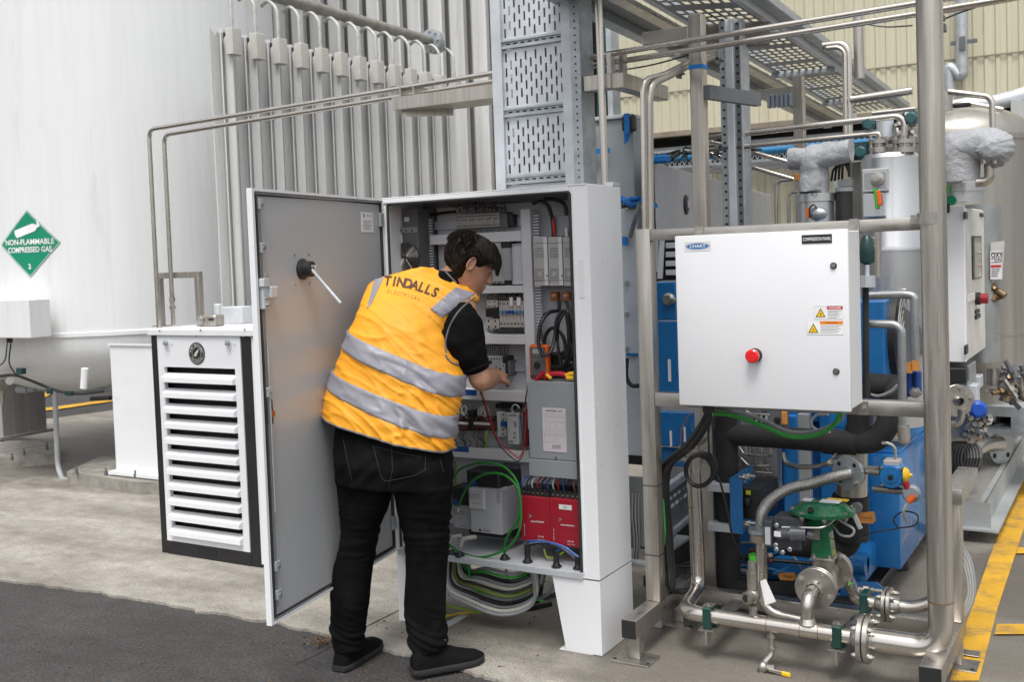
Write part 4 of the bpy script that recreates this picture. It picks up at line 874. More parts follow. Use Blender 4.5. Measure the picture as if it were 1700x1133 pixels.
# floor glands and cables leaving the cabinet
for x, y, h, r in ((876, 935, .075, .012), (924, 943, .06, .012), (838, 930, .015, .012), (960, 946, .05, .013), (750, 922, .02, .012), (763, 925, .02, .012)):
    c = P(x, y, Z=Z0+.02)
    mb = MB(); mb.cyl(c, c+ZD*.008, .022, n=6).cyl(c+ZD*.008, c+ZD*.02, .017, .013, n=14).cyl(c+ZD*.02, c+ZD*h, r, n=12); fin(mb, 'cable_gland', black, cab)
wb = [[P(876, 903, Y=3.80), P(880, 899, Y=3.795), P(905, 900, Y=3.79), P(935, 908, Y=3.79), P(961, 926, Y=3.79)], [P(876, 904, Y=3.81), P(895, 902, Y=3.805), P(925, 906, Y=3.80), P(945, 918, Y=3.80), P(962, 930, Y=3.80)], [P(878, 906, Y=3.80), P(900, 903, Y=3.80), P(930, 910, Y=3.80), P(963, 935, Y=3.80)],
      [P(924, 915, Y=3.81), P(940, 910, Y=3.80), P(950, 920, Y=3.80), P(962, 938, Y=3.80)], [P(903, 912, Y=3.84), P(908, 925, Y=3.84), P(920, 926, Y=3.84), P(935, 918, Y=3.83)]]
wires(wb, [bluew, M('pale_blue_wire', (.35, .42, .55), .45), cable_b, bluew, ygcable], 'power_cable', .0042)
for pts in ([P(748, 900, Y=3.84), P(752, 893, Y=3.83), P(765, 890, Y=3.83)], [P(764, 908, Y=3.82), P(770, 896, Y=3.81), P(790, 892, Y=3.82)]):
    mb = MB(); mb.curve(pts, .009, 10); fin(mb, 'white_hose', cable_w, cab)
# hanging loops under the cabinet (each cable its own)
hangs = []
mm = [cable_g, cable_w, cable_g, cable_b, cable_g, M('olive_wire'), cable_b, cable_w, cable_g, cable_b, gcable, cable_g]
for i in range(12):
    a = P(742+i*2.2, 944, Y=3.80+.015*(i % 5)); b = P(880+i*5.5, 962, Y=3.88+.012*(i % 4)); lo_ = 1022-i*6.2; m1 = P(775+i*3, lo_-20+i, Y=3.80+.016*(i % 5)); m2 = P(835+i*2, lo_, Y=3.82+.014*(i % 5)); a.z = Z0-.002; 
    pts = [a, P(738+i*4, 975-i*2.5, Y=3.80+.01*i), m1, m2, P(886+i*2, lo_-22, Y=3.86+.01*i), V((b.x, b.y, Z0-.002))]
    mb = MB(); mb.curve(pts, [.0075, .009, .006, .008][i % 4], 8, 8); fin(mb, 'hanging_cable', mm[i], cab)
for pts, m_, r in (([P(778, 940, Y=3.85), P(782, 968, Y=3.85), P(800, 985, Y=3.85), P(840, 978, Y=3.88), P(880, 992, Y=3.9), P(905, 1000, Y=3.93)], gcable, .005), ([P(840, 945, Y=3.88), P(843, 965, Y=3.88), P(850, 985, Y=3.9)], gcable, .006), ([P(866, 950, Y=3.9), P(872, 970, Y=3.9), P(885, 990, Y=3.92)], MATS['deep_green_cable'], .006), ([P(738, 1006, Y=3.9), P(770, 1012, Y=3.92), P(800, 1016, Y=3.95), P(850, 1000, Y=3.98), P(905, 965, Y=4.0)], ygcable, .006), ([P(740, 1024, Z=.01), P(765, 1019, Z=.01), P(800, 1017, Z=.01), P(830, 1012, Z=.01)], M('yellow_hose', (.5, .36, .03), .5), .006), ([P(800, 1001, Y=3.93), P(850, 1007, Y=3.95), P(905, 990, Y=3.97), P(920, 970, Y=3.97)], cable_g, .0075), ([P(745, 980, Y=3.9), P(800, 1012, Y=3.93), P(870, 1013, Y=3.96), P(915, 1004, Y=3.98)], cable_b, .011),
                   ([P(880, 945, Y=3.93), P(870, 975, Y=3.95), P(840, 995, Y=3.96), P(790, 998, Y=3.96), P(745, 985, Y=3.95)], cable_b, .012), ([P(895, 945, Y=3.95), P(898, 975, Y=3.97), P(890, 1000, Y=3.98)], cable_b, .012)):
    mb = MB(); mb.curve(pts, r, 8, 8); fin(mb, 'hanging_cable', m_, cab)
gp = thing('ground_bracket', 'grey slotted steel channel lying on the concrete under the open cabinet', 'bracket', tuple(P(900, 1012, Z=0)))
mb = MB(); a, b = P(830, 1020, Z=0), P(925, 985, Z=0); d = (b-a).normalized(); mb.obox(a+ZD*.001, d, d.cross(-ZD), ZD, (0, (b-a).length), (-.03, .03), (0, .02), .002); fin(mb, 'channel', dgrey, gp)
mb = MB(); c = P(900, 1003, Z=.02); mb.hexbolt(c, ZD, .012, .012).cyl(c, c+ZD*.06, .007, n=8); fin(mb, 'bolt', galv, gp)
mb = MB(); a, b = P(738, 1043, Z=.003), P(775, 1022, Z=.003); d = (b-a).normalized(); mb.obox(a+ZD*.0, d, d.cross(-ZD), ZD, (-.1, (b-a).length), (-.01, .03), (-.0025, .001)); tag(fin(mb, 'steel_strip', galvl), 'thin galvanised strip lying flat on the slab between the shoe and the cabinet', 'steel strip')
# ---- door (hinged left, swung towards us)
H = V((X0+.012, Y0-.012, 0)); dd = (V((-2.656, 2.768, 0))-V((-2.83, 3.743, 0))).normalized(); dn = V((-dd.y, dd.x, 0))   # dn points to +X (inner side)
if dn.x < 0: dn = -dn
DW, DZ0, DZ1 = .99, .322, 1.872; th = .022
def dbx(mb, s0, s1, n0, n1, z0, z1, bev=0): return mb.obox(H, dd, dn, ZD, (s0, s1), (n0, n1), (z0, z1), bev)
mb = MB(); dbx(mb, 0, DW, -th, -th+.003, DZ0, DZ1); dbx(mb, DW-.003, DW, -th+.003, .0, DZ0, DZ1); dbx(mb, 0, .003, -th+.003, 0, DZ0, DZ1); dbx(mb, .003, DW-.003, -th+.003, 0, DZ1-.003, DZ1); dbx(mb, .003, DW-.003, -th+.003, 0, DZ0, DZ0+.003)
dbx(mb, DW-.014, DW-.003, -.002, 0, DZ0, DZ1); dbx(mb, .003, DW-.014, -.002, 0, DZ1-.010, DZ1-.003); dbx(mb, .003, DW-.014, -.002, 0, DZ0+.003, DZ0+.010)
door = fin(mb, 'door', white, cab)
mb = MB(); dbx(mb, .012, DW-.022, -.013, -.010, DZ0+.016, DZ1-.016); fin(mb, 'inner_panel', greydoor, door)
def dp_(s, z, n=0): return H+dd*s+dn*n+ZD*z
mb = MB(); mb.tube([dp_(.016, DZ0+.022, -.006), dp_(.016, DZ1-.022, -.006), dp_(DW-.03, DZ1-.022, -.006), dp_(DW-.03, DZ0+.022, -.006), dp_(.016, DZ0+.022, -.006)], .007, 6); fin(mb, 'gasket', rubber, door)
def onD(px_, py_, off=0.):
    d = P(px_, py_, Y=10)-CAM; t = ((H+dn*off-CAM).dot(dn))/d.dot(dn); return CAM+d*t
def sz(p): q = p-H; return q.dot(dd), p.z
s_, z_ = sz(onD(505, 447)); s2, z2 = sz(onD(613, 370))
mb = MB(); mb.lathe([(.040, 0), (.040, .008), (.034, .014), (.030, .016), (.030, .045), (.026, .048), (.012, .050)], dp_(s_, z_, -.010), dn, 28); sw = fin(mb, 'rotary_switch', black, door)
mb = MB(); dbx(mb, s_-.02, s_+.012, .038, .04, z_-.014, z_+.014); fin(mb, 'switch_label', paper, sw) 
mb = MB(); a = dp_(s_, z_, .03); b = onD(565, 503, .0); b = dp_(sz(onD(565, 503, .24))[0], sz(onD(565, 503, .24))[1], .24)
mb.cyl(a, b, .0055, n=12); mb.cyl(b, b+(b-a).normalized()*.006, .0045, n=8); fin(mb, 'switch_shaft', galvl, door)
for ds, dz in ((.05, .055), (-.05, .055), (.05, -.055), (-.05, -.055)): mb = MB(); c = dp_(s_+ds, z_+dz, -.010); mb.cyl(c, c+dn*.003, .004, n=8); fin(mb, 'screw', ss, sw)
mb = MB(); dbx(mb, s2-.052, s2+.052, -.010, -.0085, z2-.04, z2+.045); dl = fin(mb, 'instruction_label', paper, door)
text('Rittal', dp_(s2-.018, z2+.030, -.0083), -dd, ZD, .010, inkg, dl, width=.05, shear=.2); mb = MB()
dbx(mb, s2+.022, s2+.036, -.0084, -.0082, z2+.022, z2+.038)
for i in range(7): dbx(mb, s2-.035+(.018 if i % 3 == 2 else 0), s2+.036, -.0084, -.0082, z2+.008-i*.006, z2+.010-i*.006)
tag(fin(mb, 'printed_lines', inkg, dl), kind='stuff')
# lock rods and latch on the free edge
sr = DW-.045
mb = MB(); mb.cyl(dp_(sr, .72, .004), dp_(sr, 1.33, .004), .005, n=8); rd = fin(mb, 'lock_rod', galv, door)
mb = MB(); mb.cyl(dp_(sr+.008, .38, .003), dp_(sr+.008, 1.8, .003), .0035, n=6); fin(mb, 'lock_rod', dgrey, door)
zl_ = sz(onD(448, 485))[1]
mb = MB(); dbx(mb, sr-.02, sr+.02, -.010, .012, zl_-.06, zl_+.05, .003); dbx(mb, sr-.055, sr-.01, -.002, .024, zl_-.022, zl_+.02, .003); dbx(mb, sr-.01, sr+.028, .0, .02, zl_+.02, zl_+.05, .002); lt = fin(mb, 'lock_latch', galvl, door)
for dz in (-.045, .06, -.02): mb = MB(); c = dp_(sr-.0, zl_+dz, .012); mb.hexbolt(c, dn, .008, .006); fin(mb, 'bolt', ss, lt)
for zz in (sz(onD(440, 340))[1], sz(onD(440, 412))[1], sz(onD(452, 650))[1], sz(onD(463, 938))[1], sz(onD(466, 985))[1]):
    mb = MB(); dbx(mb, sr-.012, sr+.014, -.010, .010, zz-.018, zz+.018, .002); g = fin(mb, 'rod_guide', galv, door); mb = MB(); c = dp_(sr, zz, .010); mb.cyl(c, c+dn*.005, .006, n=8); fin(mb, 'rivet', ss, g)
zz = sz(onD(458, 683))[1]; mb = MB(); dbx(mb, sr-.024, sr+.004, -.010, .004, zz-.045, zz+.05, .006); g = fin(mb, 'cam_housing', black, door); mb = MB(); c = dp_(sr-.012, zz-.005, .004); mb.lathe([(.013, 0), (.013, .004), (.004, .005)], c, dn, 16); fin(mb, 'cam_pin', copper, g)
for zz in (sz(onD(636, 365))[1], sz(onD(652, 870))[1]):
    mb = MB(); mb.cyl((X0+.0, Y0-.016, zz-.05), (X0+.0, Y0-.016, zz+.05), .009, n=12); dbx(mb, 0, .035, -.008, .004, zz-.03, zz+.03, .002); fin(mb, 'hinge', galv, door)
# ---- multimeter and gloves on the grey box
mm_ = thing('multimeter', 'grey multimeter in an orange rubber holster standing on the grey box in the cabinet', 'multimeter', tuple(P(893, 632, Y=3.84)))
Ym = 3.835
mb = MB(); rect(mb, 878, 573, 909, 631, Ym, .035, .008)
fin(mb, 'holster', orange, mm_)
mb = MB(); rect(mb, 881, 577, 905, 628, Ym-.004, .008, .003); fin(mb, 'meter_body', M('meter_dark_grey', (.10, .10, .11), .5), mm_)
mb = MB(); rect(mb, 884, 580, 901, 588, Ym-.0055, .002); fin(mb, 'display', M('display_grey', (.45, .47, .46), .3), mm_)
mb = MB(); c = P(892, 607, Y=Ym-.004); mb.lathe([(.015, 0), (.013, .006), (.003, .007)], c, -YD, 18); mb.box(c.x-.002, c.x+.002, c.y-.010, c.y, c.z-.012, c.z+.012); fin(mb, 'dial', black, mm_)
mb = MB()
for i in range(9): c = P(883.5+i*2.4, 591 if i % 2 else 597, Y=Ym-.0045); mb.cyl(c, c-YD*.001, .0014, n=5)
for i in range(8):
    a = i*.785; c = P(892, 607, Y=Ym-.0045)+V((math.cos(a)*.020, 0, math.sin(a)*.020)); mb.cyl(c, c-YD*.001, .001, n=5)
tag(fin(mb, 'dial_mark', paper, mm_), kind='stuff')
for x in (884, 891, 898): mb = MB(); c = P(x, 625, Y=Ym-.004); mb.cyl(c, c-YD*.006, .005, n=8); fin(mb, 'probe_plug', redw if x == 898 else cable_b, mm_)
pk = thing('insulated_pliers', 'red and yellow insulated pliers lying on the grey box beside the multimeter', 'pliers', tuple(P(925, 632, Y=3.82)))
mb = MB(); mb.curve([P(905, 628, Y=3.82), P(915, 622, Y=3.82), P(930, 621, Y=3.82), P(941, 624, Y=3.82)], .011, 10); fin(mb, 'red_grip', M('red_grip_rubber', (.45, .01, .03), .4), pk)
mb = MB(); mb.curve([P(890, 631, Y=3.81), P(897, 624, Y=3.81), P(903, 619, Y=3.81)], .009, 8); fin(mb, 'red_grip', MATS['red_grip_rubber'], pk)
mb = MB(); mb.curve([P(940, 624, Y=3.815), P(947, 621, Y=3.815), P(953, 621, Y=3.815)], .009, 8).curve([P(907, 622, Y=3.80), P(915, 629, Y=3.80)], .007, 8).curve([P(941, 628, Y=3.81), P(953, 628, Y=3.81)], .008, 8); fin(mb, 'yellow_grip', yellow, pk)
# ================================================================= SKID FRAME (stainless)
BX0, BX1, FX0, FX1 = -1.748, -1.686, -.650, -.576
YF = 3.965
sk = thing('skid_frame', 'welded square-tube stainless skid frame with rails, posts and foot plates carrying the compression panel', 'frame', (-1.16, 4.5, 0))
zr1, zr0 = P(1250, 377, Y=YF).z, P(1475, 384, Y=YF).z
zr1 = P(1450, 364, Y=YF).z; zr0 = P(1450, 385, Y=YF).z; zq1 = P(1480, 667, Y=YF).z; zq0 = P(1480, 692, Y=YF).z
def tub(name, *a, bev=.004): mb = MB(); mb.box(*a, bev=bev, seg=2); return fin(mb, name, ssv if name == 'post' else ss, sk)
tub('post', BX0, BX1, YF, YF+.062, .176, zr1+.004)
tub('rail', BX1, FX0+.02, YF+.002, YF+.05, zr0, zr1); tub('rail', BX1, FX0+.02, YF+.002, YF+.05, zq0, zq1)
tub('base_beam', BX0, BX1, 3.722, 4.40, .100, .175); tub('base_beam', FX0, FX1, 3.722, 4.30, .100, .175)
tub('cross_beam', BX1+.001, FX0-.001, 4.28, 4.34, .085, .145); 
tub('post', FX0+.01, FX1+.0, 4.20, 4.262, .176, P(1590, 838, Y=4.2).z)
tub('top_beam', FX0+.01, FX1+.01, 4.18, 4.62, P(1590, 838, Y=4.2).z+.001, P(1590, 838, Y=4.2).z+.06)
for x0_, x1_ in ((BX0, BX1), (FX0, FX1)):
    mb = MB(); mb.box(x0_+.001, x1_-.001, 3.7175, 3.7218, .101, .174, .003); fin(mb, 'end_cap', black, sk)
    for y in (3.76, 4.22):
        tub('foot', x0_+.006, x1_-.006, y, y+.05, .008, .0995); mb = MB(); mb.box(x0_-.05, x1_+.05, y-.05, y+.075, .0005, .008, .001); fin(mb, 'foot_plate', ss, sk)
        for dx in (-.035, .035): mb = MB(); c = V(((x0_+x1_)/2+dx*2, y-.025, .008)); mb.cyl(c, c+ZD*.001, .008, n=10); fin(mb, 'bolt_hole', void, sk)
mb = MB(); c = P(1608, 1085, Z=.01); mb.box(c.x-.06, c.x+.04, c.y-.03, c.y+.03, .0085, .012, .001).cyl(c+V((-.03, 0, .01)), c+V((-.03, 0, .20)), .008, n=8); fin(mb, 'anchor_plate', ss, sk)
for y in (.82, .47):
    mb = MB(); z = P(1075, 807 if y > .6 else 922, Y=YF).z; mb.box(BX0-.002, BX1+.002, YF-.002, YF+.064, z-.0015, z+.0015); fin(mb, 'cable_tie', black, sk)
for px_, zz in ((1160, (zr0+zr1)/2), (1418, (zr0+zr1)/2), (1427, (zq0+zq1)/2+.0)):
    mb = MB(); c = V((P(px_, 370, Y=YF).x, YF, zz)); mb.box(c.x-.018, c.x+.018, YF-.004, YF+.001, zz-.026, zz+.026, .001).hexbolt(c-YD*.004, -YD, .012, .009); fin(mb, 'panel_bracket', ss, sk)
# compression panel
YPn = 3.765
pa = P(1265, 387, Y=YPn); px0_ = P(1123.5, 530, Y=YPn).x; px1_ = P(1410, 530, Y=YPn).x; pz1 = P(1265, 386, Y=YPn).z; pz0 = P(1268, 679, Y=YPn).z
cp_ = thing('compression_panel', 'white wall-type control panel with red button and warning stickers bolted to the stainless frame', 'control panel', ((px0_+px1_)/2, YPn+.1, pz0))
mb = MB(); mb.box(px0_+.008, px1_-.004, YPn+.022, YF-.0045, pz0+.006, pz1-.006, .003); fin(mb, 'enclosure', white, cp_)
mb = MB(); mb.box(px0_, px1_, YPn, YPn+.020, pz0, pz1, .005, 2); pd = fin(mb, 'door', white, cp_)
def Q(px_, py_, o=0.): return P(px_, py_, Y=YPn-o)
mb = MB(); rect(mb, 1331, 389.5, 1381, 404, YPn-.002, .002); o = fin(mb, 'name_plate', black, cp_); c = Q(1356, 397, .0022); text('COMPRESSION PANEL', c, XD, ZD, .0115, whitep, o, width=.098, bold=.01)
mb = MB(); c = Q(1158, 409, .001); mb.box(c.x-.052, c.x+.052, c.y, c.y+.001, c.z-.018, c.z+.018); lo = fin(mb, 'maker_badge', paper, cp_)
mb = MB(); mb.poly([c+V((math.cos(t)*.046, -.0004, math.sin(t)*.0125)) for t in [6.2832*k/32 for k in range(32)]]); fin(mb, 'blue_oval', M('badge_blue', (.01, .16, .42), .4), lo); mb = MB()
for k in range(32):
    a, b = 6.2832*k/32, 6.2832*(k+1)/32; mb.poly([c+V((math.cos(t)*r, -.0007, math.sin(t)*r2)) for t, r, r2 in ((a, .041, .0103), (b, .041, .0103), (b, .0425, .0112), (a, .0425, .0112))])
fin(mb, 'oval_line', whitep, lo); text('CHART', c+V((0, -.0008, 0)), XD, ZD, .0115, whitep, lo, width=.062, bold=.02)
for q in ((1384, 441), (1388.5, 617)):
    c = Q(*q, .0); mb = MB(); mb.lathe([(.0115, 0), (.0115, .004), (.009, .006), (.001, .006)], c, -YD, 18); o = fin(mb, 'panel_lock', black, cp_); mb = MB(); mb.cyl(c-YD*.006, c-YD*.0075, .0075, n=14); o2 = fin(mb, 'lock_core', ss, o); 
    text('080', c-YD*.0078, XD, ZD, .003, ink, o)
c = Q(1254, 590); mb = MB(); mb.lathe([(.026, 0), (.026, .012), (.024, .016), (.018, .022), (.018, .03)], c, -YD, 24); o = fin(mb, 'button_base', black, cp_)
mb = MB(); mb.lathe([(.0245, .028), (.0255, .036), (.0245, .042), (.020, .0455), (.001, .046)], c, -YD, 28); fin(mb, 'stop_button', redb, cp_)
def sticker(px0, py0, px1, py1, hx, colr, word, wordm, sign, kind_):
    mb = MB(); rect(mb, px0, py0, px1, py1, YPn-.0008, .0008); o = fin(mb, 'warning_sticker', whitep, cp_, label=kind_)
    mb = MB(); frame2(mb, px0, py0, px1, py1, YPn-.0009, .0004); fin(mb, 'border', inkg, o)
    mb = MB(); rect(mb, hx, py0+.5, px1, py0+6, YPn-.0012, .0003); h_ = fin(mb, 'header', colr, o)
    text(word, P((hx+px1)/2, py0+3.3, Y=YPn-.0014), XD, ZD, .0055, wordm, o, width=.042, bold=.03)
    cx_ = (px0+hx)/2; a, b, c = P(cx_-8.5, py1-3, Y=YPn-.0012), P(cx_+8.5, py1-3, Y=YPn-.0012), P(cx_, py0+4, Y=YPn-.0012); b.z = a.z
    mb = MB(); mb.poly([a, b, c]); t_ = fin(mb, 'warning_triangle', ink, o); g = (a+b+c)/3
    mb = MB(); mb.poly([g+(p-g)*.78-YD*.0003 for p in (a, b, c)]); fin(mb, 'triangle_fill', M('sign_yellow', (.85, .50, .01), .5), t_)
    mb = MB()
    if sign: mb.poly([g+V((x*.001, -.0005, z*.001)) for x, z in ((1, 6), (-2.2, 0), (-.3, 0), (-1, -4.5), (2.2, 1.2), (.3, 1.2))])
    else: mb.poly([g+V((x*.001, -.0005, z*.001)) for x, z in ((0, 6), (-1.5, 2), (-2, -3.5), (-.5, -3.5), (0, 0), (1.2, -3.5), (2.5, -3.5), (1.2, 2))])
    fin(mb, 'pictogram', ink, t_)
    mb = MB()
    for i in range(6): rect(mb, hx+1.2, py0+8+i*2.3, px1-2-(i*5 % 9), py0+8.8+i*2.3, YPn-.0011, .0003)
    tag(fin(mb, 'small_print', inkg, o), kind='stuff')
sticker(1351.5, 508, 1399, 530, 1373, M('danger_red', (.55, .02, .02), .5), 'DANGER', whitep, 0, 'red-headed danger sticker with yellow triangle')
sticker(1339.5, 533, 1399.5, 556, 1361, M('warn_orange', (.80, .25, .02), .5), 'WARNING', M('warn_text', (.4, .08, .01)), 1, 'orange-headed warning sticker with yellow triangle')
mb = MB()
for q in ((1173, 680), (1180, 681)):
    c = P(*q, Y=3.87); c.z = pz0; mb.cyl(c, c-ZD*.04, .016, n=12)
tag(fin(mb, 'cable_gland', black, cp_), kind='stuff')
# big riser pipe with elbow
YPp = 3.90; HZ = .178
def pipe(pts, r, mat=sspipe, name='pipe', parent=None, n=20, bend=.0, label=None, cat=None, group=None, seg=12): mb = MB(); mb.tube(pts, r, n, bend=bend, seg=seg); return fin(mb, name, mat, parent, label, cat, group, ang=40)
bxp = P(1560, 900, Y=YPp).x; btx = P(1539, 10, Y=YPp).x
el = P(1480, 1064, Y=YPp); fl = P(1437, 1057, Y=YPp)
HZ = (P(1150, 1020, Y=YPp).z+P(1390, 1053, Y=YPp).z)/2
bigp = thing('riser_pipe', 'tall vertical stainless riser pipe at right with swept elbow onto the low manifold', 'pipe', (bxp, YPp, 0))
pipe([(bxp-.0, YPp, HZ+.17), (bxp-.008, YPp, 3.2)], .0435, ssv, 'riser', bigp, 32)
pipe([(fl.x+.03, YPp, HZ), (bxp, YPp, HZ), (bxp, YPp, HZ+.19)], .0425, sspipe, 'elbow', bigp, 28, .17, seg=16)
mb = MB(); mb.cyl((bxp, YPp, HZ+.172), (bxp, YPp, HZ+.176), .0445, n=28); fin(mb, 'weld_seam', M('heat_tint_weld', (.32, .20, .12), .4, metal=.8), bigp)
mb = MB(); mb.cyl((btx+.003, YPp, P(1540, 362, Y=YPp).z-.022), (btx+.003, YPp, P(1540, 362, Y=YPp).z+.018), .0465, n=28).box(btx-.075, btx-.035, YF-.012, YF-.0045, P(1540, 362, Y=YPp).z-.018, P(1540, 362, Y=YPp).z+.014).hexbolt((btx-.055, YF-.012, P(1540, 362, Y=YPp).z), -YD, .010, .008); fin(mb, 'pipe_strap', ss, bigp)
def flange(c, ax, R, r, t, parent, nb=4, mat=ss, br=.011, gap=.004, pair=True, sub=True, a0=.785):
    """a pair of bolted flanges round c"""
    c = V(c); a, b, x = basis(ax); out = []
    for s_ in ((-1, 1) if pair else (1,)):
        mb = MB(); mb.lathe([(r, 0), (R-.002, 0), (R, .002), (R, t-.002), (R-.002, t), (r*1.3, t), (r*1.2, t+.02), (r, t+.03)], c+x*s_*gap/2, x*s_, 32, cap=False); out.append(fin(mb, 'flange', mat, parent, ang=30))
    if pair: mb = MB(); mb.cyl(c-x*gap/2, c+x*gap/2, R-.012, n=28); fin(mb, 'flange_gasket', black, parent)
    for k in range(nb):
        t_ = a0+6.28318*k/nb; p = c+(a*math.cos(t_)+b*math.sin(t_))*(R*.78)
        mb = MB()
        for s_ in ((-1, 1) if pair else (1,)): q = p+x*s_*(t+gap/2); mb.cyl(q, q+x*s_*.003, br*1.25, n=12).cyl(q+x*s_*.003, q+x*s_*.013, br, n=6).cyl(q+x*s_*.013, q+x*s_*.020, br*.55, n=8)
        if pair: mb.cyl(p-x*(t+gap/2+.012), p+x*(t+gap/2+.012), br*.6, n=8)
        fin(mb, 'flange_bolt', ss, parent)
    return out
mf = thing('low_manifold', 'horizontal stainless manifold pipe clamped low across the front of the skid frame', 'pipe', (-1.2, YPp, HZ))
r_h = .030; lxp = P(1122, 1012, Y=YPp).x
vyp = 4.20
lxv = P(1158, 900, Y=vyp).x
pipe([(fl.x-.03, YPp, HZ), (lxp+.03, YPp, HZ), (lxv, vyp, HZ), (lxv-.01, vyp, P(1162, 755, Y=vyp).z)], r_h, sspipe, 'pipe', mf, 24, .075, seg=12)
flange((fl.x, YPp, HZ), XD, .088, .032, .018, mf, 4)
for px_ in (1178, 1392):
    c = V((P(px_, 1030, Y=YPp).x, YPp, HZ)); mb = MB(); mb.box(c.x-.017, c.x+.017, YPp-.036, YPp+.036, HZ-.042, HZ+.04, .004); g = fin(mb, 'pipe_clamp', dkgreen, mf)
    mb = MB(); mb.box(c.x-.02, c.x+.02, YPp-.02, YPp+.02, HZ+.0405, HZ+.044).hexbolt(c+V((-.0, -.01, .044)), ZD, .007, .005); fin(mb, 'clamp_plate', ss, g)
    mb = MB(); mb.box(c.x-.03, c.x+.03, YPp-.045, YPp+.38, HZ-.049, HZ-.043).box(c.x-.004, c.x+.004, YPp-.045, YPp-.0, HZ-.10, HZ-.0495); fin(mb, 'clamp_bracket', ss, mf)
for px_ in (1275, 1330, 1360): mb = MB(); x = P(px_, 1040, Y=YPp).x; mb.cyl((x-.0012, YPp, HZ), (x+.0012, YPp, HZ), r_h+.0012, n=24); fin(mb, 'weld_seam', MATS['heat_tint_weld'], mf)
# tee riser to control valve
vlx = P(1340, 1000, Y=YPp).x; vz = P(1347, 975, Y=4.03).z; YV = 4.03
cv = thing('control_valve', 'flanged stainless control valve with green diaphragm actuator and dark positioner', 'valve', tuple(P(1360, 960, Y=4.1)))
pipe([(vlx, YPp, HZ+.02), (vlx, YPp, vz), (vlx, YV-.02, vz)], .024, sspipe, 'inlet_pipe', cv, 20, .05)
mb = MB(); mb.cyl((vlx, YPp, HZ+.025), (vlx, YPp, HZ+.045), .034, .026, n=20); fin(mb, 'tee_collar', sspipe, cv)
flange((vlx, YV, vz), YD, .078, .026, .016, cv, 4, a0=.5)
mb = MB(); mb.cyl((vlx, YV+.03, vz), (vlx, YV+.22, vz), .036, .036, n=20).ball((vlx, YV+.12, vz), .052, 16).box(vlx-.034, vlx+.034, YV+.08, YV+.16, vz, P(1362, 925, Y=YV+.12).z, .006); vbdy = fin(mb, 'valve_body', M('cast_stainless', (.38, .36, .32), .45, metal=.85, var=.15, vs=40, bump=.3, bs=120, bumpd=.003), cv)
flange((vlx, YV+.25, vz), YD, .078, .026, .016, cv, 4, a0=.5)
ayp = YV+.12; azb = P(1362, 928, Y=ayp).z; az1 = P(1362, 878, Y=ayp).z; az2 = P(1360, 848, Y=ayp).z
mb = MB(); mb.box(vlx-.045, vlx+.045, ayp-.045, ayp+.045, azb, azb+.012, .003); 
for dx in (-.03, .03): mb.hexbolt((vlx+dx, ayp-.03, azb+.012), ZD, .009, .007)
fin(mb, 'bonnet_plate', ss, cv)
mb = MB(); zt3 = az1+.03
mb.prism([(vlx-.042, ayp-.03, azb+.013), (vlx+.042, ayp-.03, azb+.013), (vlx+.03, ayp-.03, zt3-.04), (vlx+.055, ayp-.03, zt3), (vlx-.055, ayp-.03, zt3), (vlx-.03, ayp-.03, zt3-.04)], (0, .06, 0)); fin(mb, 'yoke', green, cv)
mb = MB(); mb.lathe([(.03, -.05), (.055, -.035), (.075, -.02), (.10, -.010), (.124, -.006), (.124, -.001)], (vlx, ayp, az2), ZD, 40); mb.lathe([(.124, .001), (.124, .006), (.105, .012), (.09, .026), (.065, .036), (.03, .040), (.001, .040)], (vlx, ayp, az2), ZD, 40); fin(mb, 'diaphragm_actuator', green, cv)
for k in range(8):
    a = k*.785+.3; mb = MB(); c = V((vlx+math.cos(a)*.114, ayp+math.sin(a)*.114, az2)); mb.cyl(c-ZD*.022, c+ZD*.014, .0045, n=8).cyl(c+ZD*.006, c+ZD*.012, .009, n=6).cyl(c-ZD*.014, c-ZD*.007, .009, n=6); fin(mb, 'actuator_bolt', ss, cv)
mb = MB(); mb.box(vlx-.005, vlx+.07, ayp-.03, ayp+.02, az2+.0395, az2+.042); mb.box(vlx-.075, vlx-.04, ayp-.02, ayp+.02, az2+.037, az2+.040); fin(mb, 'rating_label', paper, cv)
mb = MB(); mb.box(vlx+.01, vlx+.09, ayp+.02, ayp+.05, az2+.038, az2+.042); fin(mb, 'yellow_tag', yellow, cv)
mb = MB(); mb.cyl((vlx-.02, ayp-.095, az2+.014), (vlx-.02, ayp-.105, az2+.026), .012, n=12); fin(mb, 'vent_plug', black, cv)
# positioner
posm = M('dark_positioner_cast', (.055, .058, .065), .45, var=.15, vs=30, bump=.1, bs=200)
yp = ayp-.09
mb = MB(); rect(mb, 1268, 866, 1282, 910, yp-.02, .09, .004); rect(mb, 1283, 860, 1333, 884, yp, .10, .006); rect(mb, 1283, 885, 1330, 914, yp+.012, .08, .006); fin(mb, 'positioner', posm, cv)
mb = MB(); c = P(1290, 887, Y=yp-.02); mb.cyl(c, P(1312, 886, Y=yp-.02), .020, n=18).cyl(P(1312, 886, Y=yp-.02), P(1338, 887, Y=yp-.01), .031, .029, n=20).cyl(P(1338, 887, Y=yp-.01), P(1348, 890, Y=yp), .018, n=14); fin(mb, 'regulator', M('regulator_grey', (.09, .095, .11), .3), cv)
for q in ((1290, 872), (1312, 886), (1312, 912), (1290, 912), (1300, 917), (1289, 905)):
    c = P(*q, Y=yp-.028); mb = MB(); mb.lathe([(.009, 0), (.009, .010), (.006, .012), (.001, .012)], c, -YD, 14); fin(mb, 'plug', M('silver_plug', (.45, .47, .5), .3, metal=.8), cv)
mb = MB(); rect(mb, 1270, 876, 1279, 905, yp-.0215, .0015); fin(mb, 'positioner_label', M('silver_label', (.5, .52, .54), .4), cv)
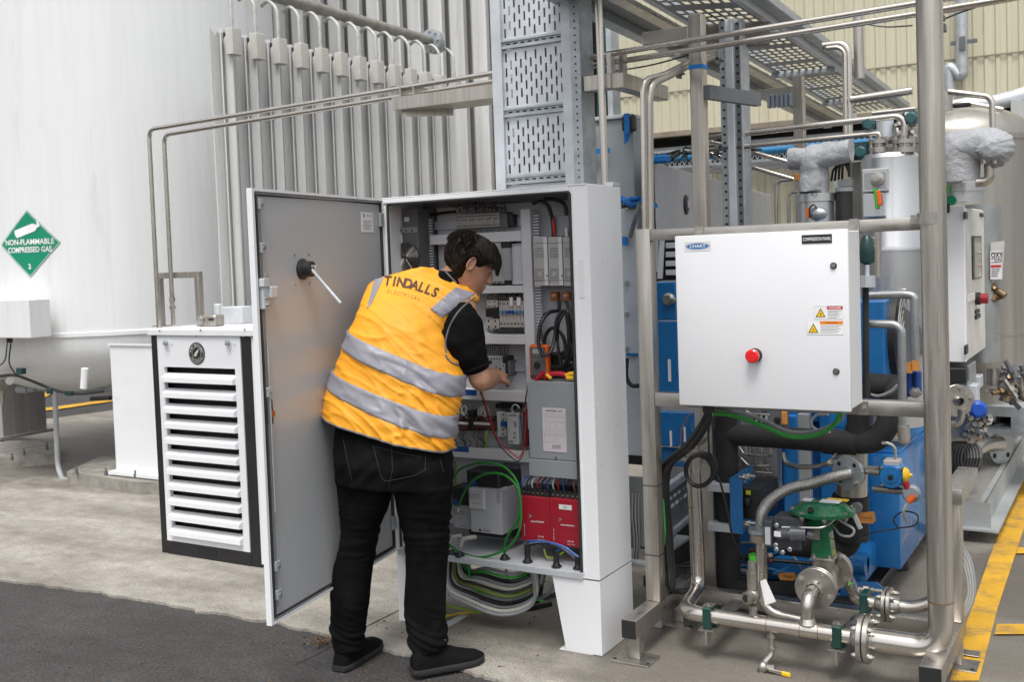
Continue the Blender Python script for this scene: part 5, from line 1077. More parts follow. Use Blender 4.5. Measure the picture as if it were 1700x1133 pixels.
mb = MB(); rect(mb, 1285, 883, 1296, 892, yp-.042, .002); fin(mb, 'sticker', paper, cv)
mb = MB(); rect(mb, 1345, 880, 1361, 897, ayp-.04, .006); mb.hexbolt(P(1350, 887, Y=ayp-.041), -YD, .007, .005); fin(mb, 'linkage_plate', ss, cv)
pipe([P(1298, 876, Y=yp-.02), P(1366, 877, Y=yp-.02), P(1380, 868, Y=yp+.02), P(1392, 856, Y=ayp-.03)], .0045, M('bright_tube', (.7, .68, .64), .22, metal=.95), 'air_tube', cv, 8, .03)
pipe([P(1384, 858, Y=ayp), P(1400, 868, Y=ayp), P(1420, 880, Y=ayp), P(1414, 892, Y=ayp), P(1395, 890, Y=ayp), P(1380, 870, Y=ayp+.05)], .005, cable_g, 'hose', cv, 8, .06)
# second line to the right from the valve
YS = YV+.30; p1 = P(1388, 992, Y=4.18); 
ln = thing('outlet_line', 'second stainless line with flange behind the low manifold, right of the control valve', 'pipe', tuple(P(1450, 1005, Y=4.15)))
zS = P(1440, 1000, Y=4.15).z
pipe([(vlx, YV+.27, vz), (vlx, 4.34, vz), (vlx+.05, 4.34, vz-.05), (vlx+.12, 4.15, zS), (P(1520, 1011, Y=4.15).x, 4.15, zS), (P(1556, 1011, Y=4.15).x, 4.15, zS+.04), (P(1556, 1011, Y=4.15).x, 4.17, zS+.5)], .024, sspipe, 'pipe', ln, 18, .05)
flange((P(1474, 1007, Y=4.15).x, 4.15, zS), XD, .066, .026, .014, ln, 4, br=.009)
c = V((P(1437, 1000, Y=4.15).x, 4.15, zS)); mb = MB(); mb.box(c.x-.015, c.x+.015, 4.11, 4.19, zS-.035, zS+.04, .004); fin(mb, 'pipe_clamp', dkgreen, ln)
mb = MB(); mb.obox((0, 0, 0), XD, YD, ZD, (c.x-.02, c.x+.02), (3.98, 4.28), (zS-.043, zS-.037)); fin(mb, 'clamp_bracket', ss, ln)
bv = thing('green_needle_valve', 'small needle valve with bright green handle lying behind the outlet line', 'valve', tuple(P(1430, 978, Y=4.25)))
mb = MB(); mb.lathe([(.012, 0), (.022, .003), (.022, .022), (.014, .028)], P(1408, 977, Y=4.25), XD, 14); fin(mb, 'handle', M('bright_green_plastic', (.08, .45, .04), .4), bv)
mb = MB(); mb.cyl(P(1414, 978, Y=4.25), P(1450, 981, Y=4.25), .012, n=12).cyl(P(1450, 981, Y=4.25), P(1470, 983, Y=4.25), .008, n=10).cyl(P(1434, 979, Y=4.25), P(1442, 980, Y=4.25), .017, n=6); fin(mb, 'body', ss, bv)
mb = MB(); mb.prism([P(1393, 990, Y=4.42), P(1400, 968, Y=4.42), P(1455, 968, Y=4.42), P(1470, 982, Y=4.42), P(1470, 992, Y=4.42)], (0, .01, 0)); tag(fin(mb, 'blue_guard_plate', blue), 'low blue guard plate standing behind the green needle valve', 'plate')
# relief valve with white tag on the manifold
rv = thing('relief_valve', 'upright stainless relief valve with white paper tag on the low manifold', 'valve', tuple(P(1250, 1010, Y=YPp)))
rx = P(1250, 1000, Y=YPp).x; zf = lambda y: P(1250, y, Y=YPp).z
mb = MB(); mb.cyl((rx, YPp, HZ+.028), (rx, YPp, zf(1008)), .016, n=12).cyl((rx, YPp, zf(1012)), (rx, YPp, zf(1006)), .019, n=6).ball((rx, YPp, zf(990)), .030, 16).cyl((rx, YPp, zf(985)), (rx, YPp, zf(960)), .020, n=16).cyl((rx, YPp, zf(960)), (rx, YPp, zf(950)), .0205, n=6).cyl((rx, YPp, zf(950)), (rx, YPp, zf(934)), .016, n=16).cyl((rx, YPp, zf(990)), (rx-.012, YPp-.042, zf(990)), .024, n=16); fin(mb, 'valve_body', MATS['cast_stainless'], rv)
mb = MB(); c = V((rx-.012, YPp-.0425, zf(990))); mb.cyl(c, c-YD*.001, .015, n=16); fin(mb, 'outlet', void, rv)
mb = MB(); a = P(1262, 965, Y=3.87); mb.prism([P(1262, 966, Y=3.87), P(1271, 962, Y=3.865), P(1288, 1000, Y=3.85), P(1270, 1006, Y=3.855)], (0, .001, 0)); fin(mb, 'paper_tag', paper, rv)
# drain valve
dv = thing('drain_valve', 'small ball valve with yellow handle hanging below the low manifold', 'valve', tuple(P(1280, 1110, Y=YPp)))
dx_ = P(1281, 1060, Y=YPp).x; zf = lambda y: P(1281, y, Y=YPp).z
mb = MB(); mb.tube([(dx_, YPp, HZ-.028), (dx_, YPp, zf(1088)), (dx_-.02, YPp-.03, zf(1096)), (dx_-.03, YPp-.04, zf(1118))], .011, 10, bend=.02).cyl((dx_, YPp, zf(1060)), (dx_, YPp, zf(1054)), .016, n=6).cyl((dx_, YPp, zf(1078)), (dx_, YPp, zf(1074)), .017, n=6).ball((dx_-.025, YPp-.035, zf(1104)), .022, 12).cyl((dx_-.045, YPp-.035, zf(1106)), (dx_+.02, YPp-.035, zf(1103)), .012, n=10); fin(mb, 'valve_body', ss, dv)
mb = MB(); mb.obox((dx_+.0, YPp-.045, zf(1106)), (1, 0, -.08), YD, ZD, (0, .048), (-.003, .003), (-.006, .006), .001); fin(mb, 'lever', ss, dv)
mb = MB(); mb.obox((dx_+.0, YPp-.045, zf(1106)), (1, 0, -.08), YD, ZD, (.048, .082), (-.005, .005), (-.009, .008), .003); fin(mb, 'yellow_grip', yellow, dv)
# left vertical line fittings: flange, braided hose, black cables
lv_ = thing('hose_flange', 'clamped hose flange and braided steel hose above the left vertical pipe', 'hose', tuple(P(1165, 760, Y=vyp)))
ft = P(1165, 757, Y=vyp); ft.x = lxv-.01
mb = MB(); 
for s_ in (-.022, .004): mb.cyl(ft+ZD*s_, ft+ZD*(s_+.018), .048, n=6)
mb.cyl(ft-ZD*.05, ft-ZD*.022, .034, n=20).cyl(ft+ZD*.022, ft+ZD*.05, .032, n=20)
for dx in (-.055, .055): mb.hexbolt(ft+V((dx, -.01, .0)), ZD, .012, .02); mb.box(ft.x+dx-.014, ft.x+dx+.014, ft.y-.02, ft.y+.01, ft.z-.03, ft.z+.012, .003)
fin(mb, 'clamp_flange', ss, lv_)
braid = M('braided_steel', (.45, .44, .42), .35, metal=.85, var=.35, vs=260, bump=.6, bs=300, bumpd=.003)
mb = MB(); mb.curve([ft+ZD*.05, P(1166, 725, Y=vyp), P(1172, 700, Y=vyp+.02), P(1180, 665, Y=vyp+.08), P(1182, 600, Y=vyp+.1)], .024, 16, 24, rib=.045); fin(mb, 'braided_hose', braid, lv_, ang=60)
mb = MB(); z = P(1163, 842, Y=vyp).z; mb.cyl((lxv-.01, vyp, z-.0015), (lxv-.01, vyp, z+.0015), r_h+.0012, n=20); fin(mb, 'weld_seam', MATS['heat_tint_weld'], mf)
cb = thing('panel_cables', 'thick black cables sweeping from under the compression panel down the left post', 'cables', tuple(P(1110, 980, Y=4.05)))
for i in range(6):
    o_ = V((i*.007-.01, .010*(i % 3), 0))
    mb = MB(); mb.curve([P(1174, 682, Y=3.88)+V((.002*i, 0, 0)), P(1168, 702, Y=3.89)+o_*.8, P(1140, 742, Y=3.98)+o_, P(1103, 775, Y=4.05)+o_, P(1097, 820, Y=4.06)+o_, P(1102, 880, Y=4.07)+o_, P(1106, 940, Y=4.07)+o_, P(1112, 975+i*2, Y=4.07)+o_, P(1125+i*6, 985-i*2, Y=4.2)], .0085 if i < 4 else .006, 8, 9)
    fin(mb, 'black_cable', cable_b, cb)
mb = MB(); mb.curve([P(1101, 830, Y=4.05), P(1103, 860, Y=4.05), P(1104, 885, Y=4.05), P(1103, 905, Y=4.06)], .004, 6); fin(mb, 'earth_wire', gcable, cb)
cc = thing('cable_coil', 'coil of thin black cable hanging at the hose flange below the panel', 'cable coil', tuple(P(1160, 815, Y=4.1)))
for i in range(6):
    mb = MB(); c = P(1160+i*.7, 783-i*.6, Y=4.12-.004*i); rr = .056+.004*(i % 3); mb.tube([c+V((math.cos(t)*rr*1.0+math.sin(t)*.004*i, math.sin(t*2)*.004, math.sin(t)*rr*1.1)) for t in [6.2832*k/30 for k in range(31)]], .005, 6); fin(mb, 'loop', cable_b, cc)
mb = MB(); mb.curve([P(1178, 690, Y=3.95), P(1176, 720, Y=4.05), P(1180, 770, Y=4.11), P(1195, 800, Y=4.12), P(1208, 850, Y=4.14), P(1216, 890, Y=4.2), P(1235, 930, Y=4.3)], .0045, 6); fin(mb, 'tail', cable_b, cc)
for pts, m_, r, lab in (([P(1185, 687, Y=3.93), P(1215, 690, Y=4.0), P(1260, 705, Y=4.05), P(1310, 725, Y=4.08), P(1355, 723, Y=4.06), P(1385, 705, Y=4.0), P(1394, 688, Y=3.93)], gcable, .0085, 'green cable sagging under the compression panel between its glands'), ([P(1185, 684, Y=3.95), P(1220, 684, Y=4.02), P(1265, 697, Y=4.07), P(1310, 717, Y=4.1), P(1355, 716, Y=4.08), P(1392, 700, Y=4.02), P(1400, 686, Y=3.95)], cable_g, .0075, 'grey cable sagging beside the green one under the compression panel'), ([P(1375, 688, Y=4.1), P(1355, 690, Y=4.12), P(1347, 703, Y=4.12), P(1355, 713, Y=4.12), P(1378, 718, Y=4.1)], M('white_cable', (.5, .5, .52), .4), .005, 'thin pale cable loop under the right half of the compression panel')):
    mb = MB(); mb.curve(pts, r, 8, 10); tag(fin(mb, 'sagging_cable', m_), lab, 'cable')
# foam insulated pipes
fp_ = thing('insulated_pipework', 'thick matt black foam-insulated pipes running behind the compression panel', 'pipe', tuple(P(1210, 985, Y=4.45)))
YI = 4.45
pipe([P(1204, 640, Y=YI), P(1206, 720, Y=YI), P(1212, 978, Y=YI), P(1245, 985, Y=YI), P(1330, 985, Y=YI+.05)], .048, foam, 'vertical_run', fp_, 20, .11)
pipe([P(1206, 722, Y=YI-.0), P(1300, 727, Y=YI), P(1420, 737, Y=YI)], .047, foam, 'horizontal_run', fp_, 20)
pipe([P(1418, 736, Y=YI), P(1455, 734, Y=YI), P(1478, 700, Y=YI), P(1490, 640, Y=YI+.2)], .047, foam, 'rising_bend', fp_, 20, .10)
mb = MB(); mb.cyl(P(1368, 733, Y=YI), P(1424, 737, Y=YI), .053, n=20); mb.cyl(P(1424, 706, Y=YI+.02), P(1424, 736, Y=YI+.02), .05, n=20); mb.cyl(P(1427, 640, Y=YI+.02), P(1424, 708, Y=YI+.02), .045, n=20); fin(mb, 'tee', foam, fp_, kind='stuff')
pipe([P(1412, 868, Y=4.5), P(1412, 910, Y=4.5), P(1370, 912, Y=4.45), P(1300, 905, Y=4.45)], .045, foam, 'lower_run', fp_, 20, .09)
mb = MB(); mb.cyl(P(1412, 822, Y=4.5), P(1412, 895, Y=4.5), .074, n=24); fin(mb, 'insulated_vessel', foam, fp_)
for y in (812, 878): mb = MB(); c = P(1196, y, Y=4.38); mb.box(c.x-.06, c.x+.09, 4.38, 4.45, c.z-.016, c.z+.02, .002); fin(mb, 'pipe_clamp', galvl, fp_)
# blue bracket and black actuator box
bb = thing('blue_bracket', 'bright blue bolted bracket plate left of the black drive box', 'bracket', tuple(P(1230, 880, Y=4.4)))
mb = MB(); a, b = P(1213, 795, Y=4.30), P(1213, 885, Y=4.30); d = (P(1250, 772, Y=4.5)-a); mb.rings([[a, a+d, V((a.x+d.x, a.y+d.y, b.z-.02)), V((a.x, a.y, b.z))], [p+V((-.006, -.0, 0)) for p in (a, a+d, V((a.x+d.x, a.y+d.y, b.z-.02)), V((a.x, a.y, b.z)))]]); mb.box(a.x-.0, a.x+.05, a.y-.004, a.y+.004, b.z, a.z); fin(mb, 'plate', blue, bb)
for x, y in ((1225, 799), (1232, 793), (1240, 790), (1225, 875), (1233, 871), (1241, 868)): mb = MB(); c = P(x, y, Y=4.32); mb.cyl(c+XD*(-.014), c+XD*.035, .006, n=8).cyl(c+XD*.004, c+XD*.014, .011, n=6); fin(mb, 'bolt', ss, bb)
ba = thing('black_drive_box', 'glossy black actuator box with small yellow label on the blue bracket', 'actuator', tuple(P(1255, 865, Y=4.4)))
mb = MB(); a, b = P(1229, 810, Y=4.35), P(1262, 864, Y=4.35); mb.box(a.x, b.x, 4.35, 4.62, b.z, a.z, .004); fin(mb, 'housing', black, ba)
mb = MB(); rect(mb, 1238, 815, 1246, 822, 4.348, .002); fin(mb, 'label', M('yellow_label', (.75, .68, .03), .5), ba)
mb = MB(); c = P(1240, 833, Y=4.35); mb.lathe([(.018, 0), (.018, .012), (.01, .016)], c, -YD, 14); fin(mb, 'knob', black, ba)
# big braided hose to flange
bh = thing('braided_hose', 'thick braided steel hose arching from the lower left joint up to a grey flange', 'hose', tuple(P(1262, 900, Y=4.2)))
hp = [P(1263, 873, Y=4.15), P(1266, 850, Y=4.16), P(1280, 830, Y=4.2), P(1310, 812, Y=4.25), P(1345, 804, Y=4.28), P(1385, 792, Y=4.30), P(1412, 786, Y=4.33)]
mb = MB(); mb.curve(hp, .022, 18, 26, rib=.05); fin(mb, 'hose', braid, bh, ang=60)
mb = MB(); c = P(1263, 880, Y=4.15); mb.cyl(c-ZD*.012, c+ZD*.005, .05, n=28); mb.cyl(c+ZD*.005, c+ZD*.03, .020, n=6); fin(mb, 'swivel_flange', M('zinc_flange', (.42, .46, .49), .4, metal=.7), bh)
mb = MB(); mb.cyl(c-ZD*.045, c-ZD*.016, .044, n=28); fin(mb, 'lower_flange', M('brass_tinted', (.45, .38, .28), .4, metal=.8), bh)
pipe([c-ZD*.045, c-ZD*.30, c-ZD*.34+XD*.05, c-ZD*.35+XD*.2], .022, sspipe, 'stub_pipe', bh, 18, .06)
mb = MB(); cg = c+V((-.03, .02, -.11)); mb.cyl(cg, cg-ZD*.04, .028, n=14); fin(mb, 'green_valve', MATS['bright_green_plastic'], bh)
gfl = thing('hose_end_flange', 'round grey four-hole flange with stainless neck where the arching braided hose ends', 'flange', tuple(P(1412, 785, Y=4.34)))
c = P(1410, 785, Y=4.36); axf = (V((-.35, -.92, -.05))).normalized()
mb = MB(); mb.lathe([(.02, .0), (.066, 0), (.069, .003), (.069, .015), (.03, .016), (.03, .022), (.02, .022)], c, axf, 32, cap=False); fin(mb, 'flange', MATS['zinc_flange'], gfl)
mb = MB(); mb.lathe([(.02, 0), (.064, 0), (.064, .016), (.035, .018), (.035, .07)], c-axf*.004, -axf, 32); fin(mb, 'rear_flange', MATS['cast_stainless'], gfl)
a_, b_, _x = basis(axf)
for k in range(4): mb = MB(); p = c+(a_*math.cos(k*1.571+.8)+b_*math.sin(k*1.571+.8))*.05; mb.cyl(p+axf*.015, p+axf*.0165, .009, n=12) if k != 1 else mb.hexbolt(p+axf*.015, axf, .011, .01); fin(mb, 'bolt_hole' if k != 1 else 'bolt', void if k != 1 else ss, gfl)
mb = MB(); mb.cyl(P(1414, 740, Y=4.48), P(1414, 822, Y=4.48), .062, n=24); fin(mb, 'vessel_neck', ssv, gfl)
# blue rotary actuator with yellow cap
ra = thing('blue_actuator', 'round blue pneumatic actuator with yellow end cap and curved steel tube', 'actuator', tuple(P(1482, 810, Y=4.3)))
c = P(1480, 792, Y=4.30)
mb = MB(); mb.box(c.x-.045, c.x+.045, c.y, c.y+.07, c.z-.045, c.z+.045, .014, 3).cyl(c-YD*.012, c+YD*.001, .042, n=28).cyl(c-YD*.018, c-YD*.012, .022, n=20); fin(mb, 'body', blue, ra)
mb = MB(); mb.cyl(c-YD*.021, c-YD*.018, .011, n=16); mb.hexbolt(c-YD*.021, -YD, .006, .004); fin(mb, 'centre_screw', black, ra)
for dx in (-.035, .035):
    for dz in (-.035, .035): mb = MB(); mb.hexbolt(c+V((dx, 0, dz)), -YD, .006, .005); fin(mb, 'screw', ss, ra)
mb = MB(); c2 = P(1501, 789, Y=4.31); mb.lathe([(.03, 0), (.03, .008), (.022, .016), (.008, .022), (.006, .030), (.001, .03)], c2, XD, 20); fin(mb, 'yellow_cap', yellow, ra)
mb = MB(); c3 = P(1481, 770, Y=4.33); mb.box(c3.x-.03, c3.x+.03, c3.y-.02, c3.y+.05, c3.z-.01, c3.z+.015, .003); fin(mb, 'top_block', beige, ra)
pipe([P(1464, 736, Y=4.33), P(1475, 736, Y=4.33), P(1486, 742, Y=4.33), P(1487, 765, Y=4.33)], .006, MATS['bright_tube'], 'air_tube', ra, 8, .03)
mb = MB(); mb.cyl(P(1438, 783, Y=4.35), P(1462, 786, Y=4.32), .012, n=12).cyl(P(1438, 777, Y=4.36), P(1460, 778, Y=4.34), .008, n=10); fin(mb, 'stem', ss, ra)
pt_ = thing('pressure_transmitter', 'small round steel transmitter with orange plug and cable beside the riser pipe', 'sensor', tuple(P(1515, 830, Y=4.3)))
pipe([P(1450, 812, Y=4.36), P(1475, 815, Y=4.34), P(1508, 817, Y=4.3)], .013, ss, 'pipe', pt_, 12)
mb = MB(); c = P(1515, 818, Y=4.28); mb.lathe([(.03, 0), (.034, .01), (.034, .03), (.026, .04), (.001, .04)], c, -YD, 22); fin(mb, 'head', M('grey_blue_head', (.30, .34, .38), .35), pt_)
mb = MB(); mb.cyl(c+V((-.012, -.03, .02)), c+V((-.02, -.03, .045)), .013, n=10); fin(mb, 'red_plug', red, pt_)
mb = MB(); mb.cyl(P(1518, 824, Y=4.24), P(1508, 834, Y=4.23), .013, n=10); fin(mb, 'orange_plug', orange, pt_)
mb = MB(); mb.curve([P(1508, 834, Y=4.23), P(1500, 850, Y=4.24), P(1505, 865, Y=4.3)], .006, 8); fin(mb, 'cable', cable_w, pt_)
mb = MB(); mb.curve([P(1420, 898, Y=4.35), P(1450, 885, Y=4.35), P(1490, 878, Y=4.36), P(1520, 872, Y=4.36), P(1522, 855, Y=4.38), P(1500, 850, Y=4.4), P(1484, 862, Y=4.4), P(1490, 876, Y=4.36)], .0032, 6); tag(fin(mb, 'thin_cable', cable_b), 'thin black looping cable in front of the blue machine beside the riser', 'cable')
for q, lab in (((1422, 850, 1454, 870), 'orange handwritten paper tag hanging on the black insulated vessel'), ((1292, 951, 1322, 965), 'orange handwritten paper tag lying low left of the control valve'), ((1305, 945, 1312, 950), None)):
    if not lab: continue
    mb = MB(); a = P(q[0], q[1], Y=4.33); e_ = [P(q[0], q[1]+2, Y=4.33), P(q[2]-3, q[1], Y=4.32), P(q[2], q[3]-5, Y=4.33), P(q[2]-5, q[3], Y=4.33), P(q[0]+3, q[3]-1, Y=4.33)]; mb.prism(e_, (0, .0012, 0)); o = tag(fin(mb, 'paper_tag', card), lab, 'tag')
    text('Return' if q[0] > 1400 else 'Water', P((q[0]+q[2])/2, (q[1]+q[3])/2, Y=4.3185), XD, ZD, .012, ink, o, width=.045, shear=.4)
mb = MB(); mb.obox(P(1420, 860, Y=4.31), (.45, 0, -1), YD, (1, 0, .45), (-.03, .045), (-.003, .003), (-.009, .009), .003); o = tag(fin(mb, 'plastic_tag', M('clear_tag', (.55, .57, .55), .3)), 'pale plastic label tag hanging by a yellow clip beside the orange tag', 'tag')
mb = MB(); mb.obox(P(1420, 860, Y=4.31), (.45, 0, -1), YD, (1, 0, .45), (-.045, -.028), (-.004, .004), (-.008, .008), .003); fin(mb, 'yellow_clip', M('lime_clip', (.5, .6, .05), .4), o)
mb = MB(); c = P(1424, 842, Y=4.36); mb.cyl(c, c-YD*.03, .02, n=14).cyl(c-YD*.03, c-YD*.04, .024, n=14); tag(fin(mb, 'round_knob', dgrey), 'dark round knob on the black insulated vessel above the orange tag', 'knob')
# blue machines behind
bm_ = thing('blue_compressor', 'large bright blue compressor cabinet standing right of centre behind the skid pipes', 'compressor', tuple(P(1480, 940, Y=5.2)))
a = P(1443, 925, Y=4.95); b = P(1496, 940, Y=4.95); bt = P(1450, 770, Y=4.95).z
mb = MB(); mb.box(P(1432, 850, Y=4.95).x, b.x, 4.95, 6.0, .13, P(1470, 757, Y=4.95).z, .008, 2); fin(mb, 'casing', blue, bm_)
mb = MB(); mb.box(P(1432, 850, Y=4.95).x+.01, b.x-.01, 5.0, 6.0, P(1470, 757, Y=4.95).z+.001, P(1470, 757, Y=4.95).z+.012, .002); fin(mb, 'lid', blue, bm_)
mb = MB(); c = P(1500, 738, Y=5.35); c.z = P(1470, 757, Y=4.95).z+.0135; mb.box(c.x-.16, c.x+.0, 5.25, 5.4, c.z-.001, c.z); fin(mb, 'paper_label', paper, bm_)
mb = MB(); mb.box(c.x-.14, c.x-.02, 5.42, 5.52, c.z-.001, c.z); fin(mb, 'yellow_label', yellow, bm_)
mb = MB(); mb.cyl((b.x-.1, 5.4, .0), (b.x-.1, 5.4, .13), .05, n=16); mb.cyl((b.x-.3, 5.1, .0), (b.x-.3, 5.1, .13), .04, n=16); tag(fin(mb, 'foot', black, bm_), kind='stuff')
bt_ = thing('blue_motor_base', 'low rounded blue casting in front of the blue compressor', 'machine base', tuple(P(1400, 980, Y=4.75)))
mb = MB(); a, b = P(1378, 915, Y=4.72), P(1438, 975, Y=4.72); mb.box(a.x, b.x, 4.72, 5.0, b.z, a.z, .03, 3).box(P(1270, 955, Y=4.75).x, a.x+.05, 4.75, 5.0, P(1300, 955, Y=4.75).z-.03, P(1300, 930, Y=4.75).z, .012, 2).cyl((a.x-.06, 4.74, a.z-.05), (b.x+.0, 4.74, a.z-.05), .05, n=20); fin(mb, 'casting', blue, bt_)
mb = MB(); c = P(1408, 912, Y=4.74); mb.hexbolt(c, ZD, .02, .012); fin(mb, 'bolt', galv, bt_)
BY = 5.15
bl = thing('blue_enclosure', 'tall blue sheet-metal machine frame with vertical panels behind the compression panel', 'machine', tuple(P(1200, 900, Y=BY)))
def bp2(q, Y, d, nm='panel', m=blue, bev=.006): mb = MB(); rect(mb, *q, Y, d, bev); return fin(mb, nm, m, bl)
bp2((1086, 468, 1122, 532), 4.7, .03); bp2((1088, 534, 1126, 660), 4.7, .03, bev=.004); bp2((1090, 684, 1150, 742), 4.7, .03)
bp2((1096, 745, 1146, 775), 4.72, .03); bp2((1170, 688, 1186, 736), 4.75, .05); bp2((1174, 740, 1187, 765), 4.75, .05)
bp2((1300, 690, 1326, 905), 4.8, .05); bp2((1362, 690, 1440, 905), 4.9, .05); bp2((1262, 862, 1300, 930), 4.9, .05); bp2((1375, 680, 1432, 712), 4.7, .08)
bp2((1240, 905, 1300, 955), 4.95, .05); bp2((1130, 905, 1192, 935), 4.9, .3, 'base_tray'); bp2((1188, 860, 1250, 985), 5.0, .05)
bp2((1186, 500, 1440, 700), 5.0, .03); bp2((1330, 695, 1365, 900), 5.05, .02, 'back_panel', M('deep_blue_paint', (.01, .09, .30), .4))
for q in ((1326, 688, 1345, 870), (1283, 735, 1294, 830)): bp2(q, 4.72, .04, 'aluminium_profile', M('extruded_aluminium', (.38, .40, .42), .4, metal=.5), .002)
c = P(1111, 497, Y=4.695); mb = MB(); mb.lathe([(.03, 0), (.03, .008), (.02, .02), (.02, .03)], c, -YD, 16).cyl(c, c+V((.05, -.03, 0)), .008, n=8); fin(mb, 'coupling', ss, bl)
mb = MB(); rect(mb, 1109, 597, 1113.5, 634, 4.695, .004); fin(mb, 'slot', paper, bl)
mb = MB(); rect(mb, 1112, 716, 1115, 742, 4.69, .006); fin(mb, 'slot', paper, bl)
mb = MB(); rect(mb, 1135, 710, 1138, 735, 4.69, .006); fin(mb, 'slot', paper, bl)
pipe([P(1146, 686, Y=4.66), P(1132, 712, Y=4.66), P(1130, 742, Y=4.66)], .003, copper, 'thin_line', bl, 6)
# dark machinery detail under panel
gm = thing('valve_terminal', 'grey solenoid valve block with bent steel tubes just below the compression panel', 'valve block', tuple(P(1260, 720, Y=4.7)))
mb = MB(); rect(mb, 1228, 680, 1264, 716, 4.7, .1, .004); rect(mb, 1275, 678, 1300, 715, 4.68, .1, .004); fin(mb, 'block', dgrey, gm, kind='stuff')
mb = MB(); rect(mb, 1297, 684, 1306, 706, 4.66, .02, .003); fin(mb, 'orange_tag', card, gm); mb = MB(); c = P(1291, 697, Y=4.68); mb.cyl(c, c-YD*.02, .012, n=12); fin(mb, 'knob', black, gm)
for i in range(6): mb = MB(); rect(mb, 1250+i*4, 688, 1253+i*4, 702, 4.66, .03, .002); fin(mb, 'solenoid', [black, drive][i % 2], gm)
for pts in ([P(1238, 683, Y=4.62), P(1246, 688, Y=4.62), P(1278, 689, Y=4.62)], [P(1238, 705, Y=4.62), P(1222, 712, Y=4.62), P(1262, 713, Y=4.62)], [P(1228, 742, Y=4.6), P(1236, 756, Y=4.6), P(1256, 757, Y=4.6), P(1282, 757, Y=4.6)], [P(1255, 785, Y=4.6), P(1282, 786, Y=4.6)], [P(1256, 796, Y=4.6), P(1280, 786, Y=4.6)], [P(1230, 760, Y=4.6), P(1244, 775, Y=4.6), P(1282, 774, Y=4.6)]):
    pipe(pts, .005, MATS['bright_tube'], 'bent_tube', gm, 8, .02)
mb = MB()
for i in range(14):
    x = 1226+i*4; mb.curve([P(x, 738, Y=4.64), P(x+rnd.uniform(-6, 10), 752, Y=4.63), P(x+rnd.uniform(-8, 8), 766, Y=4.63), P(x+rnd.uniform(-5, 15), 782, Y=4.64)], .003, 5, 5)
tag(fin(mb, 'tube_tangle', M('tube_mix', (.25, .25, .25), .3, metal=.5, var=.4, vs=30), gm), kind='stuff')
mb = MB(); rect(mb, 1222, 738, 1290, 800, 4.68, .05); fin(mb, 'rear_plate', dgrey, gm)
pipe([P(1299, 752, Y=4.5), P(1303, 768, Y=4.5), P(1320, 776, Y=4.48), P(1360, 775, Y=4.45), P(1378, 768, Y=4.42), P(1398, 768, Y=4.4)], .0105, ss, 'impulse_tube', gm, 12, .06)
mb = MB(); c = P(1375, 769, Y=4.42); mb.hexbolt(c, XD, .015, .02).cyl(c, P(1390, 752, Y=4.42), .005, n=8).hexbolt(P(1386, 768, Y=4.41), XD, .013, .012); fin(mb, 'tube_fitting', ss, gm)
# dark floor tray of skid: cable tray behind left post
ct = thing('low_cable_tray', 'galvanised cable tray with slots running back between the left post and the blue machine', 'cable tray', tuple(P(1150, 850, Y=4.9)))
a0_, a1_ = P(1100, 825, Y=4.35), P(1190, 775, Y=5.3); d = (a1_-a0_); d.z = 0; L0 = d.length; d.normalize(); nrm = d.cross(ZD)
zt4, zb4 = P(1100, 815, Y=4.35).z, P(1100, 895, Y=4.35).z
for i, (u0_, u1_) in enumerate(((zt4-.02, zt4+.015), (zb4-.012, zb4+.015))): mb = MB(); mb.obox((a0_.x, a0_.y, 0), d, nrm, ZD, (-.02, L0+.6), (-.012, .018), (u0_, u1_), .003); fin(mb, 'rail', galv, ct)
mb = MB(); mb.obox((a0_.x, a0_.y, 0), d, nrm, ZD, (-.02, L0+.6), (-.004, .0), (zb4, zt4)); fin(mb, 'web', dgrey, ct)
for i in range(14):
    for j, zz in enumerate((zt4-.06, zt4-.10)): mb = MB(); mb.obox((a0_.x, a0_.y, 0), d, nrm, ZD, (.02+i*.07+.03*j, .06+i*.07+.03*j), (.0, .004), (zz-.007, zz+.007), .001); fin(mb, 'slot', paper if (i+j) % 4 else mgrey, ct)
ct2 = thing('side_cable_tray', 'galvanised wire tray full of grey cables seen between the cabinet and the left post', 'cable tray', tuple(P(1058, 900, Y=4.3)))
mb = MB(); a = P(1047, 810, Y=4.25); mb.box(a.x-.1, BX0-.004+.0, 4.25, 4.5, .30, .31).box(a.x-.1, BX0-.005, 4.25, 4.26, .30, .62, .003); fin(mb, 'tray', mgrey, ct2)
for i in range(7): mb = MB(); mb.curve([P(1050+i*1.6, 820, Y=4.22), P(1049+i*1.8, 860, Y=4.21), P(1053+i*1.4, 900, Y=4.22), P(1050+i*1.5, 935, Y=4.23)], .005, 6, 6); fin(mb, 'cable', [cable_g, cable_w, cable_b][i % 3], ct2)
mb = MB(); a = P(1052, 935, Y=4.12); mb.box(a.x-.08, BX0-.004, 4.12, 4.15, a.z-.008, a.z+.008, .002); mb.box(BX0-.05, BX0-.01, 4.14, 4.17, .0, .33, .002); fin(mb, 'stand', galv, ct2)
